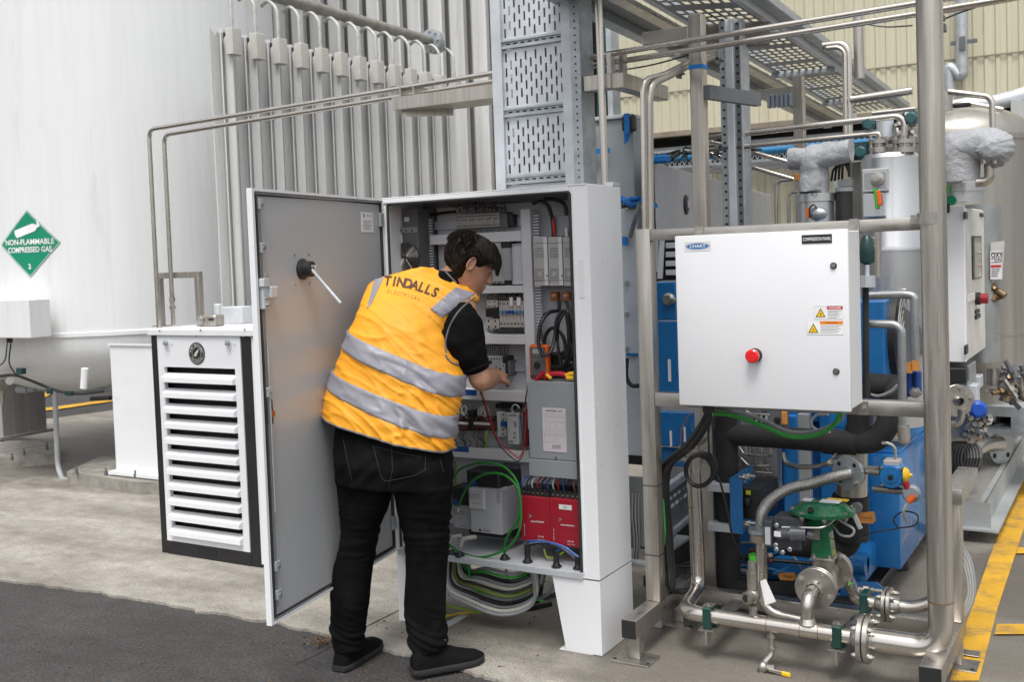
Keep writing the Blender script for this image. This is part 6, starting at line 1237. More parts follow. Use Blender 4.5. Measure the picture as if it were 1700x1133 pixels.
# ================================================================= EQUIPMENT BEHIND AND RIGHT
# grey boxes directly behind the open cabinet
gb_ = thing('grey_wall_box', 'upper grey steel box with black foam corners and blue tape behind the open cabinet', 'enclosure', tuple(P(1010, 345, Y=5.0)))
xa, xb = P(960, 260, Y=5.0).x, P(1052, 260, Y=5.0).x; z1_, z0_ = P(1010, 199, Y=5.0).z, P(1010, 338, Y=5.0).z
bluegrey = M('blue_grey_box_paint', (.36, .40, .42), .45, var=.05, dirt=(.28, .31, .33), dcov=.62)
mb = MB(); mb.box(xa, xb, 5.0, 5.25, z0_, z1_, .004); fin(mb, 'casing', bluegrey, gb_)
mb = MB(); mb.box(xa-.01, xb+.0, 4.985, 5.25, z1_, z1_+.02, .003); fin(mb, 'top_flange', galvl, gb_)
mb = MB(); rect(mb, 970, 216, 985, 291, 4.97, .029, .004); fin(mb, 'foam_strip', black, gb_)
mb = MB(); rect(mb, 1031, 190, 1052, 218, 4.95, .049, .01); fin(mb, 'foam_corner', black, gb_)
mb = MB(); rect(mb, 968, 247, 1012, 256, 4.965, .003); fin(mb, 'tape', bluetape, gb_)
mb = MB(); rect(mb, 1036, 188, 1045, 222, 4.945, .003); a = P(1036, 216, Y=4.96); mb.prism([P(1036, 218, Y=4.96), P(1046, 220, Y=4.96), P(1044, 233, Y=4.96), P(1036, 240, Y=4.96)], (0, .002, 0)); fin(mb, 'tape', bluetape, gb_)
mb = MB(); mb.curve([P(1031, 330, Y=4.95), P(1040, 334, Y=4.93), P(1052, 339, Y=4.93), P(1066, 334, Y=4.95), P(1072, 330, Y=4.96)], .018, 8).box(P(1044, 330, Y=4.9).x, P(1058, 330, Y=4.9).x, 4.9, 4.96, P(1050, 332, Y=4.9).z, P(1050, 326, Y=4.9).z, .004); fin(mb, 'tape_wrap', bluetape, gb_)
mb = MB(); mb.prism([P(1070, 333, Y=4.6), P(1090, 337, Y=4.6), P(1093, 345, Y=4.6), P(1070, 343, Y=4.6)], (0, .002, 0)); fin(mb, 'tape_flag', bluetape, gb_)
mb = MB(); mb.cyl(P(1044, 340, Y=4.95), P(1058, 340, Y=4.95), .02, n=10).box(P(1032, 341, Y=4.97).x, P(1056, 341, Y=4.97).x, 4.97, 5.0, P(1040, 345, Y=4.97).z, P(1040, 339, Y=4.97).z); fin(mb, 'black_foam', black, gb_)
lw = thing('pale_cabinet', 'tall pale grey hinged cabinet in the gap between open cabinet and skid frame', 'cabinet', tuple(P(1048, 770, Y=5.0)))
mb = MB(); xa2 = P(1020, 500, Y=5.0).x; xb2_ = P(1063, 500, Y=5.0).x; mb.box(xa2, xb2_, 5.0, 5.6, P(1050, 757, Y=5.0).z, P(1050, 346, Y=5.0).z, .004); fin(mb, 'casing', M('pale_blue_grey_paint', (.55, .60, .66), .4), lw)
mb = MB(); mb.box(xa2, xb2_, 5.02, 5.6, P(1050, 773, Y=5.0).z, P(1050, 757.5, Y=5.0).z); fin(mb, 'plinth', black, lw)
for y in (400, 470, 522, 580): mb = MB(); rect(mb, 1036, y-4, 1041, y+4, 4.985, .014, .002); fin(mb, 'hinge', galv, lw)
mb = MB(); rect(mb, 1033, 393, 1041, 408, 4.97, .01); fin(mb, 'tape', bluetape, lw)
mb = MB(); rect(mb, 1040, 587, 1057, 592, 4.98, .015); fin(mb, 'blue_strip', blue, lw)
mb = MB(); mb.curve([P(1041, 595, Y=4.95), P(1040, 625, Y=4.93), P(1048, 640, Y=4.92), P(1060, 641, Y=4.92)], .011, 8); fin(mb, 'hose', rubber, lw)
mb = MB(); mb.curve([P(1062, 338, Y=4.9), P(1056, 358, Y=4.88), P(1050, 378, Y=4.88), P(1046, 395, Y=4.88)], .012, 8); fin(mb, 'grey_hose', dgrey, lw)
# big pale grey cabinet receding
a = P(1083, 268, Y=4.9); zc_ = a.z; b = P(1195, 300, Z=zc_); 
gc = thing('receding_cabinet', 'long pale grey control cabinet with black oval lock receding behind the stainless posts', 'control cabinet', tuple(V((a.x, a.y, 0))))
d = (b-a); d.z = 0; L0 = d.length; d.normalize(); n_ = d.cross(ZD)
if n_.dot(V((0, 0, 0))-a) < 0: n_ = -n_
pg = M('pale_grey_cabinet', (.50, .51, .54), .42, var=.03)
mb = MB(); mb.obox((a.x, a.y, 0), d, -n_, ZD, (0, L0*.985), (0, .03), (.2, zc_), .004); fin(mb, 'door', pg, gc)
mb = MB(); mb.obox((a.x, a.y, 0), d, -n_, ZD, (L0*.995, L0*2.3), (.0, .03), (.2, zc_), .004); fin(mb, 'door', pg, gc)
mb = MB(); mb.obox((a.x, a.y, 0), d, -n_, ZD, (-.02, -.004), (-.01, .02), (.9, zc_-.02)); fin(mb, 'edge', black, gc)
lk = P(1138, 340, Z=1.7); 
def onplane(px_, py_, p0, nn): dr = P(px_, py_, Y=10)-CAM; return CAM+dr*((p0-CAM).dot(nn)/dr.dot(nn))
c = onplane(1138, 340, a, n_); mb = MB(); mb.lathe([(.055, 0), (.055, .008), (.045, .012), (.001, .012)], c, n_, 24); g = fin(mb, 'oval_lock', black, gc); mb = MB(); mb.obox(c+n_*.012, d, n_, ZD, (-.008, .008), (0, .01), (-.02, .025), .002); fin(mb, 'lock_lever', paper, g)
mb = MB(); c = onplane(1086, 262, a, n_); mb.box(c.x-.05, c.x+.08, c.y-.03, c.y+.02, zc_-.01, zc_+.03, .01); fin(mb, 'tape', bluetape, gc)
mb = MB()
for i in range(14): 
    p = V((a.x-.05+rnd.uniform(0, .4), a.y+.1+rnd.uniform(0, .3), zc_+.02)); mb.curve([p, p+V((rnd.uniform(-.05, .05), .05, .03+rnd.random()*.03)), p+V((rnd.uniform(-.1, .2), .1, .03))], .006, 4, 4)
tag(fin(mb, 'loose_cable', cable_b, gc), kind='stuff')
# corner conduits above the skid frame
zfr = zr1+.004
cd = thing('corner_conduit', 'pair of stainless conduits rising from the frame corner and bending right below the overhead tubes', 'conduit', (P(1072, 380, Y=4.0).x, 4.0, zfr))
pipe([(P(1070, 380, Y=4.0).x, 4.0, zfr), P(1066, 132, Y=4.0), P(1104, 122, Y=4.15), P(1150, 98, Y=4.6), P(1195, 85, Y=5.0)], .0095, sspipe, 'thin_conduit', cd, 12, .06)
pipe([(P(1079, 380, Y=4.04).x, 4.04, zfr), P(1077, 140, Y=4.04), P(1108, 126, Y=4.18), P(1150, 104, Y=4.62), P(1195, 90, Y=5.02)], .0175, ssv, 'thick_conduit', cd, 16, .12)
for q in ((1127, 122), (1193, 98)): mb = MB(); c = P(*q, Y=4.4); mb.box(c.x-.006, c.x+.006, 4.38, 4.42, c.z-.02, c.z+.03).box(c.x-.02, c.x+.02, 4.38, 4.42, c.z-.006, c.z+.004); fin(mb, 'conduit_clip', dgrey, cd)
def post(q, Y, m, w_, name, lab, z0=0., dp_=None, top=None):
    c = P((q[0]+q[2])/2, (q[1]+q[3])/2, Y=Y); hw = (P(q[2], 200, Y=Y).x-P(q[0], 200, Y=Y).x)/2; t = thing(name, lab, 'post', (c.x, Y, z0))
    mb = MB(); mb.box(c.x-hw, c.x+hw, Y, Y+(dp_ or hw*2), z0, top or P(q[0], q[1], Y=Y).z, .004); fin(mb, 'upright', m, t); return t, c.x, hw
t, x_, hw = post((1147, 84, 1169, 370), 4.42, ssv, 0, 'tall_stainless_post', 'tall square stainless post with a band of blue tape behind the compression panel', 0, None, 2.62)
z = P(1158, 110, Y=4.42).z; mb = MB(); mb.box(x_-hw-.002, x_+hw+.002, 4.417, 4.42+2*hw+.002, z-.009, z+.009); fin(mb, 'blue_tape', bluetape, t)
mb = MB(); z = P(1110, 58, Y=4.42).z; mb.box(P(1066, 60, Y=4.42).x, x_-hw, 4.42, 4.48, z-.028, z+.028, .003); fin(mb, 'side_arm', ss, t)
mb = MB(); z = P(1182, 158, Y=4.6).z; mb.obox((x_+hw, 4.43, 0), (.25, 1, 0), (1, -.25, 0), ZD, (0, .4), (0, .03), (z-.04, z+.02)); fin(mb, 'rear_bracket', dgrey, t)
t, x_, hw = post((1197, 80, 1234, 370), 5.1, galv, 0, 'galvanised_strut', 'galvanised slotted strut column with rows of holes under the overhead tray', 0, .12, 2.72)
mb = MB()
for i in range(46):
    z = 1.6+i*.04; mb.box(x_-hw+.012, x_-hw+.024, 5.099, 5.1005, z, z+.010); mb.box(x_+hw-.026, x_+hw-.014, 5.098, 5.1, z+.01, z+.022) ; mb.box(x_-.006, x_+.006, 5.099, 5.1005, z+.02, z+.028)
tag(fin(mb, 'hole', void, t), kind='stuff')
mb = MB(); mb.box(x_+hw-.032, x_+hw-.008, 5.0985, 5.0998, 1.5, 2.7); fin(mb, 'dark_slot', dgrey, t)
mb = MB(); mb.box(x_-.02, x_+.02, 5.08, 5.099, .1, 2.72, .004); fin(mb, 'rib', galvl, t)
t, x_, hw = post((1318, 150, 1335, 370), 6.4, ssv, 0, 'far_stainless_post', 'farther stainless post with a side arm and small corrugated plate left of it', 0, None, 2.62)
mb = MB(); z = P(1285, 154, Y=6.4).z; mb.box(P(1252, 155, Y=6.4).x, x_-hw, 6.4, 6.46, z-.03, z+.03, .003); fin(mb, 'side_arm', ss, t)
for i in range(6): mb = MB(); z = P(1292, 178, Y=6.38).z; x = P(1275+i*7.2, 170, Y=6.38).x; mb.box(x, x+.016, 6.36, 6.40, z, z+.075, .002); fin(mb, 'plate_rib', M('blue_grey_rib', (.22, .27, .33), .45), t)
# overhead cable tray
oz = 2.74
ot = thing('overhead_cable_tray', 'wide galvanised perforated cable tray running overhead and away at top right', 'cable tray', (-1.8, 6, oz))
pL0, pL1 = P(1100, 18, Z=oz), P(1402, 190, Z=oz); pR0, pR1 = P(1245, 10, Z=oz), P(1485, 178, Z=oz)
def ext(p, q, k): return p-(q-p)*k
def beam(p, q, w0, w1, h0, h1, m, nm, k=.5):
    p2 = ext(p, q, k); d = (q-p2).normalized(); n = d.cross(ZD); mb = MB(); mb.obox(p2, d, n, ZD, (0, (q-p2).length*1.06), (w0, w1), (h0, h1), .003); return fin(mb, nm, m, ot)
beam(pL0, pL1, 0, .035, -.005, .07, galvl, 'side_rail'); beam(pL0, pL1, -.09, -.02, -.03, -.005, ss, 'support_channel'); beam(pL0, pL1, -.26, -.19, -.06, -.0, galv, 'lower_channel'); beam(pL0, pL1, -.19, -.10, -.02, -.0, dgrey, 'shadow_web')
beam(pR0, pR1, -.035, 0, -.005, .07, galvl, 'side_rail'); beam(pR0, pR1, .004, .07, .03, .075, galv, 'outer_rail')
dL = pL1-pL0; dR = pR1-pR0; N = 46
mb = MB()
for i in range(-20, N):
    for j in range(9):
        t0, t1 = i/N, (i+1)/N; s0, s1 = j/9, (j+1)/9
        def g(s, t): return (pL0+dL*t)*(1-s)+(pR0+dR*t)*s
        q0, q1, q2, q3 = g(s0, t0), g(s1, t0), g(s1, t1), g(s0, t1); c = (q0+q1+q2+q3)/4
        f_ = .60 if j not in (0, 8) else 0
        if f_ == 0 or i % 6 == 5: mb.poly([q0, q1, q2, q3]); continue
        o_ = [mb.bm.verts.new(p) for p in (q0, q1, q2, q3)]; k_ = [mb.bm.verts.new(c+(p-c)*f_) for p in (q0, q1, q2, q3)]
        for m_ in range(4): mb.face((o_[m_], o_[(m_+1) % 4], k_[(m_+1) % 4], k_[m_]))
fin(mb, 'perforated_sheet', MATS['tray_back_sheet'], ot, kind='stuff')
for t_ in (-.25, .12, .45, .8):
    p, q = pL0+dL*t_, pR0+dR*t_; mb = MB(); d = (q-p).normalized(); mb.obox(p, d, d.cross(ZD), ZD, (0, (q-p).length), (-.02, .02), (-.035, -.006), .002); fin(mb, 'cross_strut', galv if t_ != .12 else ssv, ot)
mb = MB(); p, q = pL0+dL*.06, pR0+dR*.06; d = (q-p).normalized(); mb.obox(p, d, d.cross(ZD), ZD, (.06, (q-p).length+.02), (-.03, .03), (-.14, -.03), .002); fin(mb, 'hanger_plate', M('dull_brown_steel', (.16, .14, .12), .5, metal=.5), ot)
for px_, py_ in ((1298, 68), (1290, 40)): pass
# tubes between post and riser
def tubeY(pts, Y, r, nm, lab, m=sspipe, bend=.06, **k): t = thing(nm, lab, 'pipe', tuple(P(*pts[0], Y=Y))); pipe([P(x, y, Y=Y) for x, y in pts], r, m, 'run', t, 12, bend); return t
tubeY([(1172, 229), (1503, 191), (1500, 236)], 5.15, .015, 'process_tube', 'upper stainless tube crossing from the post and dropping onto the clad vessel')
tubeY([(1172, 249), (1462, 221), (1459, 238)], 5.15, .0125, 'process_tube', 'lower stainless tube crossing from the post and dropping onto the clad vessel')
tubeY([(1172, 234), (1215, 243), (1312, 270), (1345, 285)], 5.3, .012, 'process_tube', 'thin stainless tube sloping down from the post towards the silver-jacketed elbow')
tubeY([(1172, 252), (1230, 272), (1318, 298)], 5.3, .012, 'process_tube', 'second thin stainless tube sloping down to an orange-tagged joint')
tubeY([(1289, 380), (1289, 305), (1296, 299), (1316, 298)], 5.3, .010, 'bent_tube', 'taller of two small bent tubes left of the silver vessels')
tubeY([(1310, 380), (1310, 325), (1314, 319), (1325, 318)], 5.3, .009, 'bent_tube', 'shorter of two small bent tubes left of the silver vessels')
mb = MB(); rect(mb, 1318, 288, 1328, 300, 5.25, .03, .003); tag(fin(mb, 'orange_joint_tag', card), 'small orange tag wrapped round a tube joint left of the silver elbow jacket', 'tag')
tubeY([(1366, 76), (1396, 72), (1408, 80), (1410, 245)], 5.6, .019, 'twin_pipe', 'thicker stainless pipe bending down from the overhead tray into the pipework', bend=.12)
tubeY([(1372, 80), (1392, 78), (1402, 86), (1404, 245)], 5.55, .012, 'twin_pipe', 'thinner stainless pipe bending down from the overhead tray beside the thicker one', bend=.12)
tubeY([(1424, 25), (1427, 130)], 6.6, .030, 'hanger_pipe', 'short vertical pipe meeting the back of the overhead tray', m=ssv)
tubeY([(1412, 166), (1515, 150)], 5.6, .021, 'header_pipe', 'stainless header pipe between the twin pipes and the riser')
tubeY([(1448, 188), (1520, 180)], 5.5, .010, 'thin_header', 'thin stainless tube just below the header pipe by the riser')
mb = MB(); mb.curve([P(1020, 118, Y=4.9), P(1080, 108, Y=4.9), P(1140, 92, Y=4.8), P(1180, 80, Y=4.8)], .004, 6); tag(fin(mb, 'slack_wire', cable_b), 'slack thin black wire below the overhead tubes left of the stainless post', 'wire')
mb = MB(); mb.curve([P(1430, 38, Y=5.2), P(1470, 44, Y=5.2), P(1515, 42, Y=5.2)], .004, 6); tag(fin(mb, 'slack_wire', cable_b), 'slack thin black wire near the top just left of the riser pipe', 'wire')
mb = MB(); mb.curve([P(1560, 17, Y=4.6), P(1610, 8, Y=4.8), P(1680, -4, Y=5.2)], .016, 8); tag(fin(mb, 'wall_pipe', M('cream_pipe', (.42, .38, .27), .5)), 'cream pipe leaving the riser towards the top right corner', 'pipe')
mb = MB(); mb.curve([P(1561, 34, Y=4.6), P(1590, 22, Y=4.7), P(1625, 10, Y=4.9)], .004, 6); tag(fin(mb, 'slack_wire', cable_b), 'thin black wire leaving the riser to the right near the top edge', 'wire')
mb = MB(); c = P(1562, 30, Y=3.97); mb.box(c.x-.01, c.x+.012, 3.95, 3.99, c.z-.01, c.z+.01, .002); c = P(1564, 47, Y=3.97); mb.box(c.x-.012, c.x+.014, 3.95, 3.98, c.z-.014, c.z+.014, .002); fin(mb, 'side_bracket', dgrey, bigp, kind='stuff')
# clad vessels
v1 = thing('clad_vessel', 'tall aluminium-clad vessel with hatch box and green-orange tag just left of the riser pipe', 'vessel', tuple(P(1480, 700, Y=5.2)))
c = P(1480, 400, Y=5.2); rv_ = (P(1532, 400, Y=5.2).x-P(1428, 400, Y=5.2).x)/2*.93; zt_ = P(1480, 252, Y=5.2-rv_).z
mb = MB(); mb.lathe([(rv_, .75), (rv_, zt_-.45), (rv_+.003, zt_-.45), (rv_+.003, zt_-.425), (rv_, zt_-.42), (rv_, zt_-.02), (rv_-.015, zt_), (.01, zt_+.01)], (c.x, 5.2, 0), ZD, 48); fin(mb, 'cladding', clad, v1)
yf = 5.2-rv_-.01
for nm, q, m_, dpt in (('hatch_box', (1431, 280, 1474, 318), clad, .16), ('hatch_recess', (1435, 286, 1470, 313), mgrey, .002), ('lower_hatch', (1432, 321, 1468, 360), clad, .16)):
    mb = MB(); rect(mb, *q, yf-(.02 if nm != 'hatch_recess' else .023), dpt, .003); fin(mb, nm, m_, v1)
mb = MB(); c2 = P(1457, 297, Y=yf-.024); mb.lathe([(.03, 0), (.03, .004), (.015, .006), (.015, .02), (.008, .02), (.008, .03)], c2, -YD, 16); fin(mb, 'valve_port', ss, v1)
mb = MB(); mb.obox(P(1456, 328, Y=yf-.03), (.1, 0, -1), YD, (1, 0, .1), (-.045, .05), (-.004, .004), (-.012, .004), .004); fin(mb, 'green_handle', MATS['bright_green_plastic'], v1)
mb = MB(); mb.obox(P(1459, 322, Y=yf-.04), (.1, 0, -1), YD, (1, 0, .1), (-.015, .05), (-.002, .004), (-.010, .008), .002); fin(mb, 'orange_tag', orange, v1)
for x, r in ((1458, .045), (1500, .05)):
    mb = MB(); c2 = P(x, 243, Y=5.15); mb.lathe([(r, -.03), (r, -.005), (r*.7, 0), (r*.7, .01), (r, .012), (r, .03), (.012, .03)], c2, ZD, 20)
    for k in range(6): mb.cyl(c2+V((math.cos(k)*r*.85, math.sin(k)*r*.85, -.04)), c2+V((math.cos(k)*r*.85, math.sin(k)*r*.85, .045)), .006, n=6)
    fin(mb, 'nozzle', ss, v1)
for q, nm in (((1430, 196, 1447, 210), 'teal_valve'), ((1497, 183, 1522, 204), 'teal_valve'), ((1406, 236, 1444, 264), 'teal_valve')):
    t = thing(nm, {1430: 'small teal-black valve actuator under the perforated tray', 1497: 'teal-black valve actuator with white sticker against the riser pipe', 1406: 'larger teal-black valve actuator above the slim post beside the silver jacket'}[q[0]], 'valve', tuple(P(q[0], q[3], Y=5.2)))
    mb = MB(); rect(mb, *q, 5.15, .09, .012); fin(mb, 'actuator', teal, t); mb = MB(); rect(mb, q[0]+5, q[1]+3, q[0]+12, q[1]+8, 5.145, .004); fin(mb, 'sticker', paper, t)
    mb = MB(); c2 = P((q[0]+q[2])/2+4, (q[1]+q[3])/2+3, Y=5.15); mb.lathe([(.03, 0), (.03, .01), (.02, .02), (.001, .02)], c2, -YD, 14); fin(mb, 'cover', M('teal_light', (.03, .10, .11), .3), t)
# valves cluster above vessel
vc = thing('valve_cluster', 'dense cluster of small stainless fittings and a grey cylinder above the clad vessel', 'valves', tuple(P(1480, 235, Y=5.3)))
mb = MB(); mb.cyl(P(1470, 245, Y=5.35), P(1469, 196, Y=5.35), .040, n=20); fin(mb, 'cylinder', galvl, vc)
r7 = random.Random(3)
for i in range(16):
    c2 = P(r7.uniform(1482, 1518), r7.uniform(205, 238), Y=5.3+r7.uniform(-.05, .1)); mb = MB(); ax = V((r7.uniform(-1, 1), r7.uniform(-1, .3), r7.uniform(-1, 1))).normalized(); mb.cyl(c2-ax*.03, c2+ax*.03, .011, n=8).cyl(c2-ax*.01, c2+ax*.012, .020, n=6); fin(mb, 'fitting', [ss, dgrey, MATS['cast_stainless']][i % 3], vc)
# silver jacketed elbow left
def jacket_elbow(name, lab, pts, r, Y, m=jacket):
    t = thing(name, lab, 'insulation jacket', tuple(P(*pts[0], Y=Y))); P3 = [P(x, y, Y=Y) for x, y in pts]
    fine = []
    for a_, b_ in zip(P3, P3[1:]): fine += [a_.lerp(b_, k/14) for k in range(14)]
    fine.append(P3[-1])
    for _ in range(12): fine = [fine[0]]+[(fine[i-1]+fine[i]*2+fine[i+1])/4 for i in range(1, len(fine)-1)]+[fine[-1]]
    mb = MB(); mb.tube(fine, r, 48)
    for v in mb.bm.verts: v.co += noise.noise_vector(v.co*8)*.012+noise.noise_vector(v.co*22)*.006
    fin(mb, 'jacket', m, t, ang=60); return t
je = jacket_elbow('elbow_jacket', 'grey padded fabric jacket round a pipe elbow at the left of the clad vessels', [(1348, 318), (1348, 268), (1350, 262), (1412, 250)], .055, 4.95)
mb = MB(); mb.tube([P(1312+k*2.5, 265-k*.2, Y=4.95) for k in range(14)], .044, 40); [setattr(v, 'co', v.co+noise.noise_vector(v.co*12)*.012) for v in mb.bm.verts]; fin(mb, 'side_sleeve', jacket, je, ang=60)
mb = MB(); mb.tube([P(1352, 275+k*2.2, Y=4.97) for k in range(21)], .062, 40); [setattr(v, 'co', v.co+noise.noise_vector(v.co*10)*.012) for v in mb.bm.verts]; fin(mb, 'body_wrap', jacket, je, ang=60)
v2 = thing('small_clad_vessel', 'small aluminium-clad vessel head with orange tag under the grey elbow jacket', 'vessel', tuple(P(1356, 420, Y=5.0)))
c = P(1355, 350, Y=5.0); r2_ = (P(1385, 350, Y=5.0).x-P(1325, 350, Y=5.0).x)/2
mb = MB(); mb.lathe([(r2_, 1.0), (r2_, P(1355, 336, Y=5.0).z), (r2_+.006, P(1355, 335, Y=5.0).z), (r2_+.006, P(1355, 322, Y=5.0).z), (r2_*.9, P(1355, 318, Y=5.0).z), (.01, P(1355, 317, Y=5.0).z)], (c.x, 5.0, 0), ZD, 36); fin(mb, 'cladding', clad, v2)
mb = MB(); c2 = P(1358, 355, Y=4.86); mb.ball(c2, .045, 12, (1, .6, .7)).cyl(P(1352, 321, Y=4.86), P(1352, 325, Y=4.86), .014, n=10); fin(mb, 'gauge', MATS['silver_plug'], v2, kind='stuff')
mb = MB(); rect(mb, 1338, 345, 1344, 362, 4.87, .01); fin(mb, 'orange_tag', orange, v2)
mb = MB(); mb.curve([P(1345, 362, Y=4.84), P(1344, 348, Y=4.84), P(1350, 340, Y=4.84), P(1356, 345, Y=4.84)], .004, 6); fin(mb, 'wire', cable_b, v2)
fb = thing('filter_bowl', 'black cylindrical filter bowl between the small clad vessel and the slim post', 'filter', tuple(P(1401, 372, Y=5.0)))
mb = MB(); c = P(1401, 345, Y=5.0); mb.cyl(P(1401, 372, Y=5.0), P(1401, 318, Y=5.0), .038, n=20); fin(mb, 'bowl', black, fb)
mb = MB(); mb.cyl(P(1401, 318, Y=5.0), P(1401, 312, Y=5.0), .04, n=20).box(P(1392, 300, Y=5.0).x, P(1412, 300, Y=5.0).x, 4.98, 5.05, P(1400, 310, Y=5).z, P(1400, 298, Y=5).z); fin(mb, 'head', mgrey, fb)
mb = MB()
for i in range(4): mb.curve([P(1380+i*6, 300, Y=5.02), P(1385+i*5, 280-i*3, Y=5.0), P(1400+i*3, 270, Y=5.0), P(1410, 285+i*3, Y=5.0)], .006, 6)
fin(mb, 'hose', cable_b, fb, kind='stuff')
post((1413, 268, 1431, 375), 5.25, ssv, 0, 'slim_stainless_post', 'slim brown-tinted stainless post directly left of the clad vessel', 0, None, None)
# between the panel and the riser
jn = thing('black_hose_riser', 'vertical black hose with grey union and dark valve right of the compression panel', 'hose', tuple(P(1440, 660, Y=4.3)))
pipe([P(1438, 665, Y=4.3), P(1437, 470, Y=4.3)], .0125, rubber, 'hose', jn, 14)
mb = MB(); mb.cyl(P(1440, 477, Y=4.28), P(1440, 458, Y=4.28), .030, n=8).cyl(P(1440, 458, Y=4.28), P(1440, 440, Y=4.28), .008, n=8); fin(mb, 'union', galvl, jn)
mb = MB(); mb.lathe([(.01, 0), (.028, .01), (.03, .05), (.024, .10), (.012, .115)], P(1440, 440, Y=4.3), ZD, 16); fin(mb, 'dark_valve', teal, jn)
mb = MB(); mb.cyl(P(1456, 460, Y=4.6), P(1456, 385, Y=4.6), .018, n=14); fin(mb, 'side_tube', ssv, jn)
for y in (395, 408, 422): mb = MB(); mb.cyl(P(1444, y, Y=4.32), P(1452, y+1, Y=4.4), .006, n=6); fin(mb, 'impulse_line', ss, jn)
tubeY([(1436, 491), (1505, 489), (1518, 492), (1520, 640)], 4.55, .017, 'cooling_pipe', 'upper grey pipe elbow between the compression panel and the riser', m=M('satin_steel', (.42, .43, .44), .35, metal=.7), bend=.09)
cpb = tubeY([(1436, 538), (1486, 539), (1497, 548), (1498, 722)], 4.35, .0165, 'cooling_pipe', 'lower grey pipe elbow dropping past the mid rail to a capped end beside the riser', m=MATS['satin_steel'], bend=.09)
mb = MB(); mb.cyl(P(1500, 708, Y=4.35), P(1501, 728, Y=4.35), .024, n=16).ball(P(1501, 729, Y=4.35), .023, 12); fin(mb, 'end_cap', ssv, cpb)
fbx = thing('fan_cooler', 'blue air cooler box with black round fan guard on its right face', 'fan cooler', tuple(P(1460, 640, Y=4.9)))
a = P(1438, 560, Y=4.8); b = P(1468, 560, Y=4.8); z1_, z0_ = P(1460, 500, Y=4.8).z, P(1460, 632, Y=4.8).z
mb = MB(); mb.box(a.x-.25, b.x, 4.8, 5.35, z0_, z1_, .006); fin(mb, 'casing', blue, fbx)
mb = MB(); mb.cyl((b.x, 5.07, (z0_+z1_)/2), (b.x+.03, 5.07, (z0_+z1_)/2), .21, n=36); fin(mb, 'fan_shroud', black, fbx)
mb = MB()
for r in (.06, .10, .14, .18, .21): mb.tube([V((b.x+.045, 5.07+math.cos(t)*r, (z0_+z1_)/2+math.sin(t)*r)) for t in [6.2832*k/30 for k in range(31)]], .004, 5)
for k in range(8): mb.cyl((b.x+.045, 5.07, (z0_+z1_)/2), (b.x+.045, 5.07+math.cos(k*.785)*.21, (z0_+z1_)/2+math.sin(k*.785)*.21), .003, n=5)
fin(mb, 'fan_guard', ss, fbx)
mb = MB(); c = P(1490, 530, Y=5.3); mb.cyl((c.x, 5.0, P(1480, 560, Y=5).z), (c.x, 5.3, P(1480, 560, Y=5).z), .16, n=28); tag(fin(mb, 'dark_motor', dgrey), 'dark round motor end behind the lower grey pipe elbow', 'motor')
mb = MB(); mb.cyl(P(1470, 505, Y=5.25), P(1470, 490, Y=5.45), .12, n=28); tag(fin(mb, 'dished_cover', clad), 'curved aluminium cover above the blue fan cooler', 'cover')
for i, q in enumerate(((1505, 602, 1514, 620), (1513, 599, 1526, 616))): mb = MB(); rect(mb, *q, 4.48, .004); tag(fin(mb, 'orange_tag', card), ['lower orange card tag beside the blue valves at the riser', 'upper orange card tag beside the blue valves at the riser'][i], 'tag')
bvv = thing('blue_ball_valves', 'pair of dark blue ball valves behind the riser pipe above the mid rail', 'valve', tuple(P(1515, 665, Y=4.55)))
for x in (1508, 1522): mb = MB(); rect(mb, x-6, 615, x+6, 660, 4.5, .05, .01); fin(mb, 'body', M('navy_valve_paint', (.01, .05, .22), .35), bvv)
mb = MB(); c = P(1520, 652, Y=4.48); mb.hexbolt(c, -YD, .022, .02); fin(mb, 'nut', ss, bvv)
mb = MB(); mb.curve([P(1442, 655, Y=4.5), P(1460, 658, Y=4.5), P(1480, 650, Y=4.5), P(1490, 640, Y=4.5)], .007, 8); tag(fin(mb, 'grey_hose', cable_g), 'grey hose curving above the mid rail between panel and riser', 'hose')
mb = MB(); mb.tube([P(1440, 640, Y=4.7), P(1500, 645, Y=4.7)], .055, 16); tag(fin(mb, 'black_duct', foam), 'thick black insulated duct just above the mid rail left of the riser', 'duct')
mb = MB(); rect(mb, 1440, 380, 1530, 470, 5.45, .02); rect(mb, 1500, 525, 1530, 640, 5.6, .02); tag(fin(mb, 'rear_panel', dgrey, kind='stuff'), 'dark rear panel behind the clad vessel', 'panel')
# added dark plate standing in for shade, and clutter under the skid
fl_ = thing('added_shade_plate', 'added dark base plate standing in for shade beneath the blue machines and black pipes', 'base plate', tuple(P(1300, 960, Y=5.0)))
mb = MB(); mb.box(-2.05, -1.02, 4.62, 6.3, .005, .06, .005); fin(mb, 'plate', M('shade_plate_dark', (.04, .038, .036), .4, var=.3), fl_)  # shade beneath the machines is put into this near-black colour
mb = MB(); mb.box(-1.95, -1.1, 5.6, 5.7, .06, 1.35); fin(mb, 'rear_wall', M('deep_blue_paint'), fl_)
cl = thing('pipe_clutter', 'tangle of dark hoses and fittings lying low behind the low manifold', 'hoses', tuple(P(1200, 960, Y=4.6)))
r8 = random.Random(11)
for i in range(16):
    x = r8.uniform(1130, 1320); y = r8.uniform(905, 975); p = P(x, y, Y=4.6+r8.uniform(-.1, .25)); mb = MB()
    mb.curve([p, p+V((r8.uniform(-.1, .1), r8.uniform(-.1, .1), r8.uniform(-.03, .05))), p+V((r8.uniform(.05, .3), r8.uniform(-.1, .2), r8.uniform(-.05, .08))), p+V((r8.uniform(.2, .45), r8.uniform(0, .2), r8.uniform(-.06, .03)))], r8.choice((.006, .009, .012)), 7, 6); fin(mb, 'hose', r8.choice((cable_b, cable_b, rubber, cable_g, blue)), cl)
